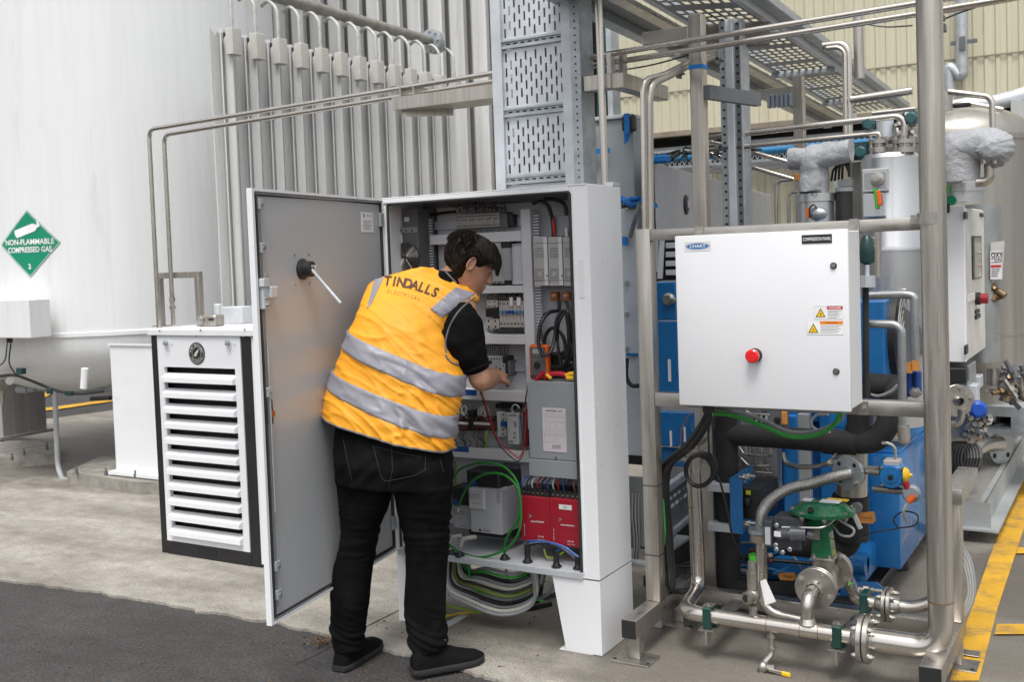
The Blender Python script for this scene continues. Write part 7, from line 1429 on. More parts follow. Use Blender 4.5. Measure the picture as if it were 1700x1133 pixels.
for i in range(10): mb = MB(); c2 = P(r8.uniform(1180, 1350), r8.uniform(900, 975), Y=4.55); mb.hexbolt(c2, (r8.uniform(-1, 1), -1, r8.uniform(-1, 1)), .018, .02); fin(mb, 'fitting', r8.choice((ss, brown, dgrey, copper)), cl)
cbn = thing('black_drum', 'dark drum shape standing low behind the braided-hose pipe at the left post', 'drum', tuple(P(1150, 960, Y=5.0)))
mb = MB(); mb.cyl((P(1150, 900, Y=5.0).x, 5.0, .06), (P(1150, 900, Y=5.0).x, 5.0, P(1150, 848, Y=5.0).z), .16, n=24); fin(mb, 'drum', rubber, cbn)
wl = thing('white_cable_bundle', 'bundle of pale grey cables arching down to the floor right of the riser foot', 'cables', tuple(P(1598, 1030, Y=4.6)))
for i in range(6): mb = MB(); mb.curve([P(1590+i*.8, 915-i*3, Y=4.5), P(1603+i*1.8, 945-i*2, Y=4.5), P(1608+i*2, 985, Y=4.5), P(1598+i*1.5, 1015+i, Y=4.5), P(1588+i, 1030, Y=4.5)], .006, 8, 8); fin(mb, 'cable', cable_g if i % 2 else cable_w, wl)
# right hand far skid
Zp = .20
sk2 = thing('far_skid_platform', 'grey steel platform skid with rolled edge at right, carrying the white oxygen cabinet', 'platform', (-1.2, 8, 0))
xr_ = P(1640, 830, Z=Zp).x; yf_ = P(1620, 838, Z=Zp).y
rr = P(1700, 728, Z=Zp); 
mb = MB(); mb.box(-2.6, xr_, yf_, 10.0, Zp-.012, Zp, .002); fin(mb, 'deck', M('steel_deck', (.30, .29, .28), .55, metal=.2, var=.12, vs=3, dirt=(.22, .2, .18), ds=2), sk2)
mb = MB(); mb.box(-2.6, xr_+.03, yf_-.006, yf_, Zp-.13, Zp+.01).box(-2.6, xr_+.05, yf_-.06, yf_-.006, Zp-.13, Zp-.12).box(xr_, xr_+.006, yf_, 10, Zp-.13, Zp+.012).box(xr_+.006, xr_+.07, yf_-.05, 10, Zp-.135, Zp-.125).box(xr_-.03, xr_+.004, yf_, 10, Zp+.0, Zp+.012)
fin(mb, 'edge_channel', M('pale_steel_channel', (.40, .42, .42), .5, metal=.3), sk2, kind='stuff')
mb = MB(); mb.box(-2.6, xr_-.1, yf_+.05, 10, .0, .07); fin(mb, 'underframe', dgrey, sk2)
wc = thing('oxygen_cabinet', 'white control cabinet with window, red lamp and side vent standing right of the riser pipe', 'control cabinet', tuple(P(1600, 605, Y=5.9)))
Yw = 5.9; xl_, xr2 = P(1560, 480, Y=Yw).x, P(1603, 480, Y=Yw).x; z1_, z0_ = P(1587, 341, Y=Yw).z, P(1590, 602, Y=Yw).z
mb = MB(); mb.box(xl_-.2, xr2, Yw, Yw+.02, z0_, z1_, .004); fin(mb, 'door', white, wc)
xe = xr2; ye = (P(1636, 470, X=xe)).y
mb = MB(); mb.box(xl_-.2, xe-.004, Yw+.024, ye, z0_, z1_-.01, .006); sd_ = fin(mb, 'side_casing', M('warm_white_paint', (.66, .65, .60), .45), wc)
def onX(q, X, t=.004, nm='', m=black, par=wc, **k):
    a, b = P(q[0], (q[1]+q[3])/2, X=X), P(q[2], (q[1]+q[3])/2, X=X); m0, m1 = P((q[0]+q[2])/2, q[1], X=X).z, P((q[0]+q[2])/2, q[3], X=X).z
    mb = MB(); mb.box(X-.002, X+t, a.y, b.y, m1, m0, .001); return fin(mb, nm, m, par, **k)
onX((1613, 392, 1628, 463), xe-.004, .006, 'window_frame', black); onX((1616, 395, 1627, 461), xe-.002, .007, 'window', M('yellowed_glass', (.30, .29, .20), .15)); onX((1600, 352, 1604, 364), xe, .008, 'hinge'); onX((1601, 573, 1605, 588), xe, .008, 'hinge')
onX((1607, 488, 1617, 500), xe-.004, .006, 'lamp_label', paper); c = P(1624, 496, X=xe+.01); mb = MB(); mb.cyl(c-XD*.01, c+XD*.05, .028, n=16); fin(mb, 'red_lamp', red, wc); mb = MB(); mb.cyl(c-XD*.012, c+XD*.012, .034, n=16); fin(mb, 'lamp_base', black, wc)
onX((1618, 514, 1624, 520), xe-.004, .01, 'switch'); onX((1618, 522, 1625, 529), xe-.004, .01, 'switch'); onX((1626, 354, 1631, 360), xe-.004, .006, 'badge', blackm)
ws = thing('pump_stand', 'grey pump stand with flanges, blue knob and hoses under the white oxygen cabinet', 'pump', tuple(P(1600, 770, Y=5.9)))
mb = MB(); a, b = P(1568, 640, Y=5.95), P(1606, 640, Y=5.95); mb.box(a.x-.15, b.x, 5.95, 6.3, P(1590, 728, Y=5.95).z, P(1590, 604, Y=5.95).z-.02, .004); fin(mb, 'stand', mgrey, ws)
mb = MB(); rect(mb, 1572, 612, 1604, 636, 5.85, .1, .004); fin(mb, 'terminal_block', black, ws)
flange(P(1588, 665, Y=5.86), V((.5, -.85, 0)), .085, .02, .018, ws, 5, pair=False)
mb = MB(); rect(mb, 1604, 640, 1622, 675, 6.05, .12, .004); rect(mb, 1610, 625, 1628, 645, 6.3, .12, .004); fin(mb, 'pump_block', galvl, ws, kind='stuff')
mb = MB(); c = P(1620, 678, Y=5.95); mb.lathe([(.02, 0), (.045, .01), (.045, .06), (.03, .075), (.001, .075)], c, V((.3, -.9, 0)), 18); fin(mb, 'blue_knob', M('royal_blue', (.01, .08, .45), .35), ws)
pipe([P(1572, 705, Y=5.85), P(1592, 703, Y=5.85), P(1597, 690, Y=5.85), P(1597, 680, Y=5.85)], .02, ss, 'elbow', ws, 14, .06)
for i in range(12): mb = MB(); c2 = P(r8.uniform(1606, 1636), r8.uniform(695, 728), Y=5.95); mb.hexbolt(c2, (r8.uniform(-1, 1), -1, r8.uniform(-.5, 1)), .026, .03); fin(mb, 'fitting', r8.choice((ss, ss, dgrey)), ws)
pl_ = thing('platform_pipe', 'curved stainless pipe ending in an upright round flange on the far platform', 'pipe', tuple(P(1660, 760, Y=6.9)))
e0 = P(1658, 737, Y=7.2); pipe([P(1590, 772, Y=6.6), P(1610, 754, Y=6.8), P(1632, 738, Y=7.0), e0], .05, sspipe, 'pipe', pl_, 18, .2)
mb = MB(); mb.lathe([(.05, 0), (.13, 0), (.13, .02), (.05, .02)], e0, V((.9, -.45, 0)), 28); fin(mb, 'flange', MATS['zinc_flange'], pl_)
for k in range(4): mb = MB(); a_, b_, x_ = basis(V((.9, -.45, 0))); mb.cyl(e0+x_*.02+(a_*math.cos(k*1.57+.7)+b_*math.sin(k*1.57+.7))*.1, e0+x_*.023+(a_*math.cos(k*1.57+.7)+b_*math.sin(k*1.57+.7))*.1, .016, n=10); fin(mb, 'bolt_hole', void, pl_)
hc = thing('hose_coil', 'coiled black hoses lying on the platform at the foot of the pump stand', 'hoses', tuple(P(1590, 770, Y=6.3)))
for i in range(6):
    c2 = P(1586+i*5, 762, Y=6.3); mb = MB(); mb.tube([c2+V((math.cos(t)*.05, math.sin(t)*.06, math.sin(t)*.075)) for t in [6.2832*k/20 for k in range(21)]], .014, 7); fin(mb, 'loop', cable_b, hc)
# big stainless tank at far right
bt = thing('stainless_tank', 'large upright stainless tank with domed top behind the white oxygen cabinet at right', 'tank', tuple(P(1590, 660, Y=7.6)))
YT = 7.6; cT = P(1588, 400, Y=YT); rT = .47
zt_ = P(1600, 222, Y=YT-rT).z
mb = MB(); prof = [(rT, .55), (rT, 1.0), (rT+.004, 1.0), (rT+.004, 1.03), (rT, 1.03), (rT, zt_-.04), (rT+.008, zt_-.03), (rT+.008, zt_)]+[(rT*math.cos(a)**.9 if a < 1.55 else .01, zt_+.22*math.sin(a)) for a in [k*math.pi/20 for k in range(11)]]
mb.lathe(prof, (cT.x, YT, 0), ZD, 64); fin(mb, 'shell', M('brushed_tank_steel', (.40, .38, .345), .42, metal=.8, streak=1, var=.10, vs=1.5), bt)
mb = MB(); 
for k in range(4): a = k*1.571+.7; mb.cyl((cT.x+math.cos(a)*rT*.8, YT+math.sin(a)*rT*.8, .45), (cT.x+math.cos(a)*rT*.8, YT+math.sin(a)*rT*.8, .6), .04, n=12)
fin(mb, 'foot', ss, bt, kind='stuff')
tubeY([(1648, 226), (1647, 168), (1640, 160), (1575, 152)], 6.7, .018, 'tank_tube', 'slim stainless tube looping over the tank dome into the right elbow jacket', bend=.08)
tubeY([(1560, 182), (1620, 172), (1648, 172), (1760, 140)], 8.3, .055, 'tank_header', 'thick pale pipe above the stainless tank dome running off right', m=galvl)
tubeY([(1572, 180), (1600, 170), (1665, 182)], 7.4, .018, 'dome_rail', 'curved rail tube over the stainless tank dome')
mb = MB(); mb.cyl(P(1567, 186, Y=6.9), P(1567, 158, Y=6.9), .05, n=14).cyl(P(1567, 158, Y=6.9), P(1567, 152, Y=6.9), .03, n=14); tag(fin(mb, 'dome_valve', ss), 'stubby valve on the tank dome just right of the riser pipe', 'valve')
mb = MB(); rect(mb, 1580, 170, 1612, 178, 7.0, .04, .01); tag(fin(mb, 'dome_hose', cable_b), 'black hose lying across the stainless tank dome', 'hose')
je2 = jacket_elbow('elbow_jacket', 'grey fabric jacket with gathered cuff round the elbow right of the riser pipe', [(1590, 300), (1588, 255), (1588, 245), (1640, 240), (1652, 246)], .085, 5.75)
mb = MB(); c2 = P(1648, 248, Y=5.75); 
mb.ball(c2, .10, 64, (1, 1, .85)); [setattr(v, 'co', v.co+(v.co-c2)*(.030*math.sin(math.atan2(v.co.z-c2.z, v.co.x-c2.x)*16))+noise.noise_vector(v.co*14)*.02) for v in mb.bm.verts]; fin(mb, 'gathered_cuff', jacket, je2, ang=60)
mb = MB(); mb.tube([P(1592, 242+k*3, Y=5.76) for k in range(21)], .094, 44); [setattr(v, 'co', v.co+noise.noise_vector(v.co*8)*.02) for v in mb.bm.verts]; fin(mb, 'body_wrap', jacket, je2, ang=60)
for x in (1633, 1651): mb = MB(); c2 = P(x, 272, Y=5.7); mb.cyl(c2, c2+ZD*.05, .016, n=8); fin(mb, 'stud', ss, je2)
pipe([P(1642, 270, Y=5.75), P(1643, 296, Y=5.75), P(1636, 302, Y=5.75), P(1620, 303, Y=5.75)], .024, ssv, 'drop_pipe', je2, 14, .08)
v3 = thing('right_clad_vessel', 'clad vessel head between the white oxygen cabinet and the grey elbow jacket above it', 'vessel', tuple(P(1596, 345, Y=6.0)))
c = P(1590, 330, Y=6.1); r3 = .135
mb = MB(); mb.lathe([(r3, P(1590, 337, Y=6.1).z), (r3, P(1590, 320, Y=6.1).z), (r3+.006, P(1590, 319, Y=6.1).z), (r3+.006, P(1590, 305, Y=6.1).z), (r3*.95, P(1590, 301, Y=6.1).z), (.01, P(1590, 299, Y=6.1).z)], (c.x, 6.1, 0), ZD, 36); fin(mb, 'cladding', clad, v3)
mb = MB(); mb.ball(P(1582, 300, Y=5.93), .022, 12); fin(mb, 'white_knob', paper, v3)
mb = MB(); rect(mb, 1566, 281, 1573, 300, 5.9, .03); rect(mb, 1566, 337, 1576, 353, 5.88, .03, .005); fin(mb, 'black_box', black, v3, kind='stuff')
mb = MB(); rect(mb, 1566, 302, 1573, 320, 5.9, .03); fin(mb, 'green_box', MATS['bright_green_plastic'], v3)
mb = MB(); c2 = P(1579, 333, Y=5.94); mb.cyl(c2, c2-YD*.006, .026, n=18); fin(mb, 'green_badge', placg, v3)
tubeY([(1632, 340), (1632, 600)], 7.0, .10, 'clad_column', 'tall seamed pale clad column behind the white oxygen cabinet', m=M('pale_cladding', (.38, .40, .40), .35, metal=.6))
tg = thing('oxygen_tag', 'clear plastic bag label reading OXY hanging on the stainless tank', 'label', tuple(P(1653, 465, Y=6.9)))
mb = MB(); mb.prism([P(1644, 403, Y=6.9), P(1668, 400, Y=6.9), P(1664, 466, Y=6.9), P(1646, 467, Y=6.9)], (0, .004, 0)); fin(mb, 'bag', M('cloudy_plastic', (.5, .5, .49), .25), tg)
mb = MB(); rect(mb, 1644, 417, 1663, 464, 6.895, .003); lb2 = fin(mb, 'card', paper, tg)
text('OXY', P(1655, 424, Y=6.893), XD, ZD, .03, ink, lb2, width=.065, bold=.02); text('GAS', P(1657, 432, Y=6.893), XD, ZD, .018, ink, lb2, width=.04)
mb = MB()
for i, y in enumerate((419, 429, 435)): rect(mb, 1645, y, 1662, y+.8, 6.893, .001)
for i in range(5): rect(mb, 1646, 446+i*3, 1660-i, 447+i*3, 6.893, .001)
fin(mb, 'printed_lines', inkg, lb2, kind='stuff')
mb = MB(); rect(mb, 1645, 440, 1662, 444, 6.893, .001); fin(mb, 'red_band', M('danger_red'), lb2)
vb2 = thing('brass_valve', 'brass tap with lever on the stainless tank below the OXY tag', 'valve', tuple(P(1655, 505, Y=6.95)))
for q in (((1645, 470), (1652, 482), .022), ((1650, 480), (1668, 492), .022), ((1642, 500), (1660, 494), .014), ((1655, 486), (1648, 500), .018), ((1646, 462), (1646, 480), .012)): mb = MB(); mb.cyl(P(*q[0], Y=6.95), P(*q[1], Y=6.93), q[2], n=10); fin(mb, 'tap_body', M('tarnished_brass', (.20, .14, .08), .45, metal=.85), vb2)
mb = MB(); rect(mb, 1645, 519, 1655, 527, 6.96, .004); tag(fin(mb, 'small_plate', black), 'small black plate on the stainless tank below the brass tap', 'plate')
vr = thing('tank_valves', 'cluster of stainless and brass valves at the foot of the stainless tank, far right', 'valves', tuple(P(1675, 670, Y=6.9)))
for i in range(26): mb = MB(); c2 = P(r8.uniform(1657, 1705), r8.uniform(612, 668), Y=6.9+r8.uniform(-.1, .15)); ax = V((r8.uniform(-1, 1), r8.uniform(-1, .2), r8.uniform(-1, 1))).normalized(); mb.cyl(c2-ax*.06, c2+ax*.06, .014, n=8).cyl(c2-ax*.012, c2+ax*.016, .026, n=6); fin(mb, 'fitting', r8.choice((dgrey, dgrey, MATS['tarnished_brass'], MATS['cast_stainless'])), vr)
mb = MB(); mb.cyl(P(1649, 640, Y=6.9), P(1649, 612, Y=6.9), .034, n=14); mb.cyl(P(1636, 650, Y=6.9), P(1690, 650, Y=6.9), .012, n=10); fin(mb, 'pipe', ss, vr, kind='stuff')
s3 = thing('channel_skid', 'galvanised channel base frame under the stainless tank at far right', 'frame', tuple(P(1680, 720, Y=7.2)))
Yg = 7.15
for q in ((1630, 676, 1760, 694), (1678, 694, 1760, 716)): mb = MB(); rect(mb, *q, Yg, .5, .003); fin(mb, 'channel', galv, s3)
mb = MB(); rect(mb, 1630, 716, 1760, 724, Yg-.1, .8, .003); fin(mb, 'bottom_flange', mgrey, s3)
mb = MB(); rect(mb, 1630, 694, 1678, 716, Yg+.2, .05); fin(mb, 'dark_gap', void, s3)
rc = thing('pale_column', 'pale grey sheet-metal column at the far right edge beside the stainless tank', 'column', tuple(P(1700, 700, Y=8.2)))
mb = MB(); a = P(1678, 170, Y=8.2); mb.box(a.x, a.x+.09, 8.2, 8.4, .0, P(1680, 168, Y=8.2).z).box(a.x+.17, a.x+1.2, 8.25, 8.4, .0, P(1690, 160, Y=8.2).z); fin(mb, 'sheet', M('pale_sheet', (.45, .46, .46), .5, metal=.3), rc, kind='stuff')

# vented dark panel peeking between post and compression panel
vp_ = thing('vented_panel', 'dark vented panel with white slotted bars in the gap left of the compression panel top', 'panel', tuple(P(1105, 462, Y=4.85)))
mb = MB(); rect(mb, 1084, 384, 1124, 466, 4.9, .02); fin(mb, 'dark_backing', void, vp_)
for i in range(5): mb = MB(); rect(mb, 1105, 388+i*15, 1124, 397+i*15, 4.88, .01, .001); fin(mb, 'vent_bar', duct, vp_)
mb = MB(); mb.prism([P(1096, 386, Y=4.86), P(1103, 386, Y=4.86), P(1099, 463, Y=4.86), P(1091, 463, Y=4.86)], (0, .01, 0)); fin(mb, 'white_strut', duct, vp_)
mb = MB(); rect(mb, 1086, 386, 1093, 452, 4.87, .01, .002); fin(mb, 'grey_bracket', ltgrey, vp_)
# ================================================================= PERSON
def loft(mb, secs, n=26, e=2.3):
    rs = []
    for c, Rv, Fv in secs:
        c, Rv, Fv = V(c), V(Rv), V(Fv); r = []
        for k in range(n):
            t = 6.28318*k/n; a, b = math.cos(t), math.sin(t)
            r.append(c+Rv*(math.copysign(abs(a)**(2/e), a))+Fv*(math.copysign(abs(b)**(2/e), b)))
        rs.append(r)
    return mb.rings(rs)
def limb(mb, pts, n=16, asp=1.):
    """round tapered limb through (point, radius)"""
    pts = [(V(p), r) for p, r in pts]; q = []
    for i in range(len(pts)-1):
        for k in range(6): t = k/6; s = t*t*(3-2*t); q.append((pts[i][0].lerp(pts[i+1][0], t), pts[i][1]*(1-s)+pts[i+1][1]*s))
    q.append(pts[-1]); rs = []; a = None
    for i, (p, r) in enumerate(q):
        t = (q[min(i+1, len(q)-1)][0]-q[max(i-1, 0)][0]).normalized()
        if a is None: a, _, _ = basis(t)
        a = (a-t*a.dot(t)).normalized(); b = t.cross(a); rs.append([p+(a*math.cos(x)+b*math.sin(x))*r for x in [6.28318*k/n for k in range(n)]])
    mb.rings(rs); mb.ball(pts[0][0], pts[0][1]*.98, 14); mb.ball(pts[-1][0], pts[-1][1]*.98, 14); return mb
def voxel(mb, vs_, it=6, fac=.5):
    me = bpy.data.meshes.new('tmp'); bmesh.ops.recalc_face_normals(mb.bm, faces=mb.bm.faces[:]); mb.bm.to_mesh(me); mb.bm.free()
    o = bpy.data.objects.new('tmp', me); COL.objects.link(o)
    m = o.modifiers.new('r', 'REMESH'); m.mode = 'VOXEL'; m.voxel_size = vs_; m.use_smooth_shade = True
    s = o.modifiers.new('s', 'SMOOTH'); s.iterations = it; s.factor = fac
    bpy.context.view_layer.update(); me2 = bpy.data.meshes.new_from_object(o.evaluated_get(bpy.context.evaluated_depsgraph_get())); bpy.data.objects.remove(o); return me2
def vco(me): a = np.empty(len(me.vertices)*3); me.vertices.foreach_get('co', a); return a.reshape(-1, 3)
def vno(me): a = np.empty(len(me.vertices)*3); me.vertices.foreach_get('normal', a); return a.reshape(-1, 3)
def setco(me, a): me.vertices.foreach_set('co', a.ravel()); me.update()
def bvh(me): return BVHTree.FromPolygons([v.co.copy() for v in me.vertices], [p.vertices[:] for p in me.polygons])
def smoothall(me): me.polygons.foreach_set('use_smooth', [True]*len(me.polygons)); return me
man = thing('person', 'man in orange hi-vis vest, black jeans and black shoes leaning into the open cabinet', 'person', (-2.5, 3.3, -.012))
LA = R_(15); lat = V((math.cos(LA), math.sin(LA), 0)); fwd = V((-math.sin(LA), math.cos(LA), 0))
def sec(l, r, Y, hd, grow=1., fw=None, sp=.06):
    a, b = P(l[0], l[1], Y=Y-sp), P(r[0], r[1], Y=Y+sp); return ((a+b)/2, (b-a)/2*grow, (fw or fwd)*hd)
skin = M('skin', (.42, .215, .135), .48, var=.10, vs=18, bump=.08, bs=160, bumpd=.002)
hairm = M('dark_brown_hair', (.016, .010, .0075), .55, spec=.3, var=.35, vs=60)
vestm = M('hi_vis_orange_fabric', (.88, .375, .018), .62, var=.04, vs=5, bump=.25, bs=420, bumpd=.001)
tapem = M('silver_reflective_tape', (.27, .27, .31), .42, var=.07, vs=10, bump=.15, bs=300, bumpd=.001)
pipm = M('grey_piping', (.16, .155, .17), .6)
shirtm = M('black_knit_shirt', (.006, .006, .007), .9, spec=.12, rvar=.05, var=.2, vs=30, bump=.3, bs=500, bumpd=.001)
denim = M('black_denim', (.006, .006, .007), .9, var=.35, vs=7, bump=.35, bs=480, bumpd=.001, spec=.12, rvar=.05, dirt=(.013, .013, .0145), dcov=.55, ds=5)
shoem = M('black_knit_shoe', (.006, .006, .007), .9, spec=.15, rvar=.05, bump=.4, bs=260, bumpd=.002)
solem = M('dark_grey_sole', (.022, .020, .020), .85)
# ---- key joints
neckB = P(744, 468, Y=3.57); HC = P(781, 441, Y=3.62)
hf0 = V((.80, .60, 0)).normalized(); pit = R_(33); hf = (hf0*math.cos(pit)-ZD*math.sin(pit)).normalized(); hx = hf0.cross(ZD).normalized(); hu = hx.cross(hf).normalized()
def HP(x, y, z): return HC+hx*x+hf*y+hu*z
shR = P(768, 515, Y=3.50); elR = P(798, 630, Y=3.49); wrR = P(820, 629, Y=3.70)
shL = P(628, 487, Y=3.50); elL = V((shL.x+.02, shL.y+.22, shL.z-.20)); wrL = P(772, 600, Y=3.80)
# ---- body
mb = MB()
HS = [(-.122, .070, .018, .020), (-.108, .088, .0, .036), (-.085, .088, -.03, .049), (-.062, .089, -.05, .058), (-.04, .088, -.066, .064), (-.02, .087, -.085, .069), (0, .083, -.095, .071), (.02, .081, -.100, .073), (.036, .090, -.102, .075), (.06, .089, -.102, .076), (.085, .076, -.095, .070), (.105, .050, -.075, .054), (.119, .012, -.04, .026)]
loft(mb, [(HP(0, (f+b)/2, z), hx*w_, hf*(f-b)/2) for z, f, b, w_ in HS], 28, 2.25)
mb.rings([[HP(-.004, .088, .024), HP(.004, .088, .024), HP(.005, .08, .024), HP(-.005, .08, .024)], [HP(-.010, .112, -.014), HP(.010, .112, -.014), HP(.015, .08, -.014), HP(-.015, .08, -.014)], [HP(-.010, .110, -.026), HP(.010, .110, -.026), HP(.016, .08, -.030), HP(-.016, .08, -.030)]])
mb.ball(HP(0, .088, -.052), .016, 10, (1.2, 1, .5)); mb.ball(HP(0, .084, -.064), .016, 10); mb.ball(HP(0, .084, -.100), .020, 10)
limb(mb, [(HP(0, -.03, -.05), .056), (neckB.lerp(HC, .35), .054), (neckB, .056)])
for s_ in (1, -1): mb.ball(HP(.03*s_, .062, .022), .020, 10)
tors = [((585, 700), (722, 735), 3.29, .11), ((590, 650), (730, 690), 3.31, .115), ((606, 590), (742, 625), 3.36, .12), ((620, 530), (752, 555), 3.41, .12), ((635, 500), (755, 518), 3.46, .085), ((655, 484), (758, 496), 3.50, .055), ((705, 472), (755, 480), 3.54, .04)]
loft(mb, [sec(*a, sp=.05) for a in tors], 28)
limb(mb, [(shR, .058), (shR.lerp(elR, .5), .050), (elR, .046)]); limb(mb, [(elR, .046), (elR.lerp(wrR, .35), .047), (wrR, .029)])
limb(mb, [(shL, .058), (shL.lerp(elL, .5), .050), (elL, .044)]); limb(mb, [(elL, .044), (elL.lerp(wrL, .35), .043), (wrL, .028)])
def hand(mb, wr, dirv, palm_n, side):
    d = V(dirv).normalized(); n = V(palm_n).normalized(); n = (n-d*n.dot(d)).normalized(); s = d.cross(n)*side
    pc = wr+d*.05; loft(mb, [(wr+d*.0, s*.026, n*.020), (wr+d*.03, s*.036, n*.017), (wr+d*.07, s*.042, n*.014), (wr+d*.092, s*.040, n*.010)], 16, 2.6)
    for i, (off, L) in enumerate(((-.030, .066), (-.010, .076), (.010, .072), (.029, .056))):
        b0 = wr+d*.085+s*off; c1 = b0+(d*.9+n*.35).normalized()*L*.45; c2 = c1+(d*.55+n*.85).normalized()*L*.33; c3 = c2+(d*.15+n*1).normalized()*L*.28
        limb(mb, [(b0, .0095), (c1, .0088), (c2, .0078), (c3, .0068)], 10)
    b0 = wr+d*.025-s*.026; c1 = b0+(-s*.7+d*.7+n*.3).normalized()*.04; c2 = c1+(d*.8-s*.1+n*.6).normalized()*.03; c3 = c2+(d*.7+s*.3+n*.6).normalized()*.024
    limb(mb, [(b0, .014), (c1, .0115), (c2, .0098), (c3, .008)], 10)
hand(mb, wrR, P(832, 615, Y=3.81)-wrR, V((-.5, .2, -.8)), 1)
hand(mb, wrL, P(784, 600, Y=3.88)-wrL, V((.6, .2, -.7)), -1)
hipL, hipR = P(610, 775, Y=3.27), P(698, 780, Y=3.31); knL, knR = P(597, 895, Y=3.26), P(708, 905, Y=3.34); anL, anR = P(580, 1060, Y=3.25), P(713, 1065, Y=3.35)
for a, b, c in ((hipL, knL, anL), (hipR, knR, anR)): limb(mb, [(a, .075), (b, .044), (b.lerp(c, .35), .042), (c, .030)])
loft(mb, [sec((580, 715), (728, 745), 3.28, .10), sec((575, 780), (735, 795), 3.28, .11)], 24)
me = voxel(mb, .0048, 5, .5)
a = vco(me); a[:, 2] = np.maximum(a[:, 2], .02); setco(me, a); me.materials.append(skin); me.name = 'body'; smoothall(me); body = link('body', me, man)
# ears, eyes, brows
for s_ in (1, -1):
    mb = MB(); c = HP(.074*s_, -.004, .0)
    ring = [c+hf*(math.cos(t)*.013-.002)+hu*(math.sin(t)*.026+.004)+hx*s_*(.008+.004*math.cos(t)*-1) for t in [6.2832*k/22 for k in range(23)]]
    mb.tube(ring, .0045, 8); loft(mb, [(c+hx*s_*.0, hf*.012, hu*.026), (c+hx*s_*.007, hf*.011, hu*.023)], 16); mb.ball(c-hu*.020+hx*s_*.006, .007, 10)
    me = voxel(mb, .0016, 3, .5); me.materials.append(skin); smoothall(me); me.name = 'ear'; link('ear', me, man)
    mb = MB(); mb.ball(HP(.031*s_, .070, .022), .0125, 14); fin(mb, 'eye', M('eye_white', (.6, .58, .55), .2), man)
    mb = MB(); mb.ball(HP(.031*s_, .0785, .022), .006, 10); fin(mb, 'iris', M('iris_brown', (.05, .03, .02), .1), man)
    mb = MB(); mb.curve([HP(.012*s_, .0935, .037), HP(.03*s_, .0905, .044), HP(.05*s_, .076, .038)], .0035, 6); fin(mb, 'eyebrow', hairm, man)
# ---- hair
r9 = random.Random(5)
def skull(z, t, off):
    for (z0, f0, b0, w0), (z1, f1, b1, w1) in zip(HS, HS[1:]):
        if z0 <= z <= z1:
            k = (z-z0)/(z1-z0); f, b, w_ = f0+(f1-f0)*k, b0+(b1-b0)*k, w0+(w1-w0)*k
            return HP(math.cos(t)*(w_+off), (f+b)/2+math.sin(t)*((f-b)/2+off), z)
    return HP(0, 0, .12)
def hairline(t): # lowest hair height round the head, t=pi/2 is the front
    s = math.sin(t)
    if s > .55: return .062
    if s > .12: return .040
    if s > -.15: return .044
    return .044-(min(1, (-.15-s)/.5))*.128
mb = MB(); NT = 56; rows = []
for j in range(16):
    row = []
    for i in range(NT):
        t = 6.28318*i/NT; h0 = hairline(t); z = h0+(.118-h0)*j/15; nz = noise.noise(V((i*.6, j*.5, 1)))*.004; row.append(skull(z, t, .007+.010*max(0, -math.sin(t))+nz+(.006*math.sin(math.pi*min(1, j/15+.15))))+hu*(.004*(j/15)**2))
    rows.append(row)
mb.rings(rows)
for k in range(5200):
    t = r9.uniform(0, 6.28318); h0 = hairline(t); u_ = r9.random()**.8; z = h0+(.118-h0)*u_; z = min(z, .117)
    p = skull(z, t, .012+.010*max(0, -math.sin(t)))+hu*(.006*u_*u_); ctr = HP(0, -.01, .02); nrm = (p-ctr).normalized()
    down = (hf*.9*(1 if math.sin(t) > -.3 else -.1)+(p-HP(0, -.045, .125)).normalized()*.9-hu*.5+V((r9.uniform(-.6, .6), r9.uniform(-.6, .6), r9.uniform(-.4, .4)))); down = (down-nrm*down.dot(nrm)).normalized()
    L = r9.uniform(.022, .046)*(1.0 if math.sin(t) > .5 or z > .075 else .42); lift = r9.uniform(-.02, .42); w_ = r9.uniform(.0006, .0012)
    mb.tube([p, p+down*L*.4+nrm*lift*L*.4, p+down*L*.75+nrm*(lift*.5-.03)*L*.6, p+down*L-nrm*L*(.12-lift*.2)], w_, 3, cap=False)
for k in range(620):
    t = r9.uniform(0, 6.28318); h0 = hairline(t); u_ = r9.random()**.75; z = min(h0+(.118-h0)*u_, .116)
    p = skull(z, t, .011+.010*max(0, -math.sin(t))); nrm = (p-HP(0, -.01, .02)).normalized()
    down = hf*(.9 if math.sin(t) > -.3 else -.1)+(p-HP(.01, -.05, .125)).normalized()*.9-hu*.45+V((r9.uniform(-.45, .45), r9.uniform(-.45, .45), r9.uniform(-.3, .3))); down = (down-nrm*down.dot(nrm)).normalized()
    L = r9.uniform(.025, .048)*(1.0 if math.sin(t) > .5 or z > .075 else .45); w_ = r9.uniform(.002, .0042); lf = r9.uniform(.05, .5); sd_ = down.cross(nrm)*r9.uniform(-.3, .3)
    pts = [p-down*.006, p+down*L*.35+nrm*lf*L*.35, p+(down+sd_*.5)*L*.7+nrm*(lf*.4)*L*.6, p+(down+sd_)*L-nrm*L*.10]; rs = []
    for q, ww in zip(pts, (w_*.7, w_, w_*.7, .0003)): rs.append([q+down.cross(nrm)*ww, q+nrm*ww*.6, q-down.cross(nrm)*ww, q-nrm*ww*.5])
    mb.rings(rs)
hair = fin(mb, 'hair', hairm, man, ang=80)
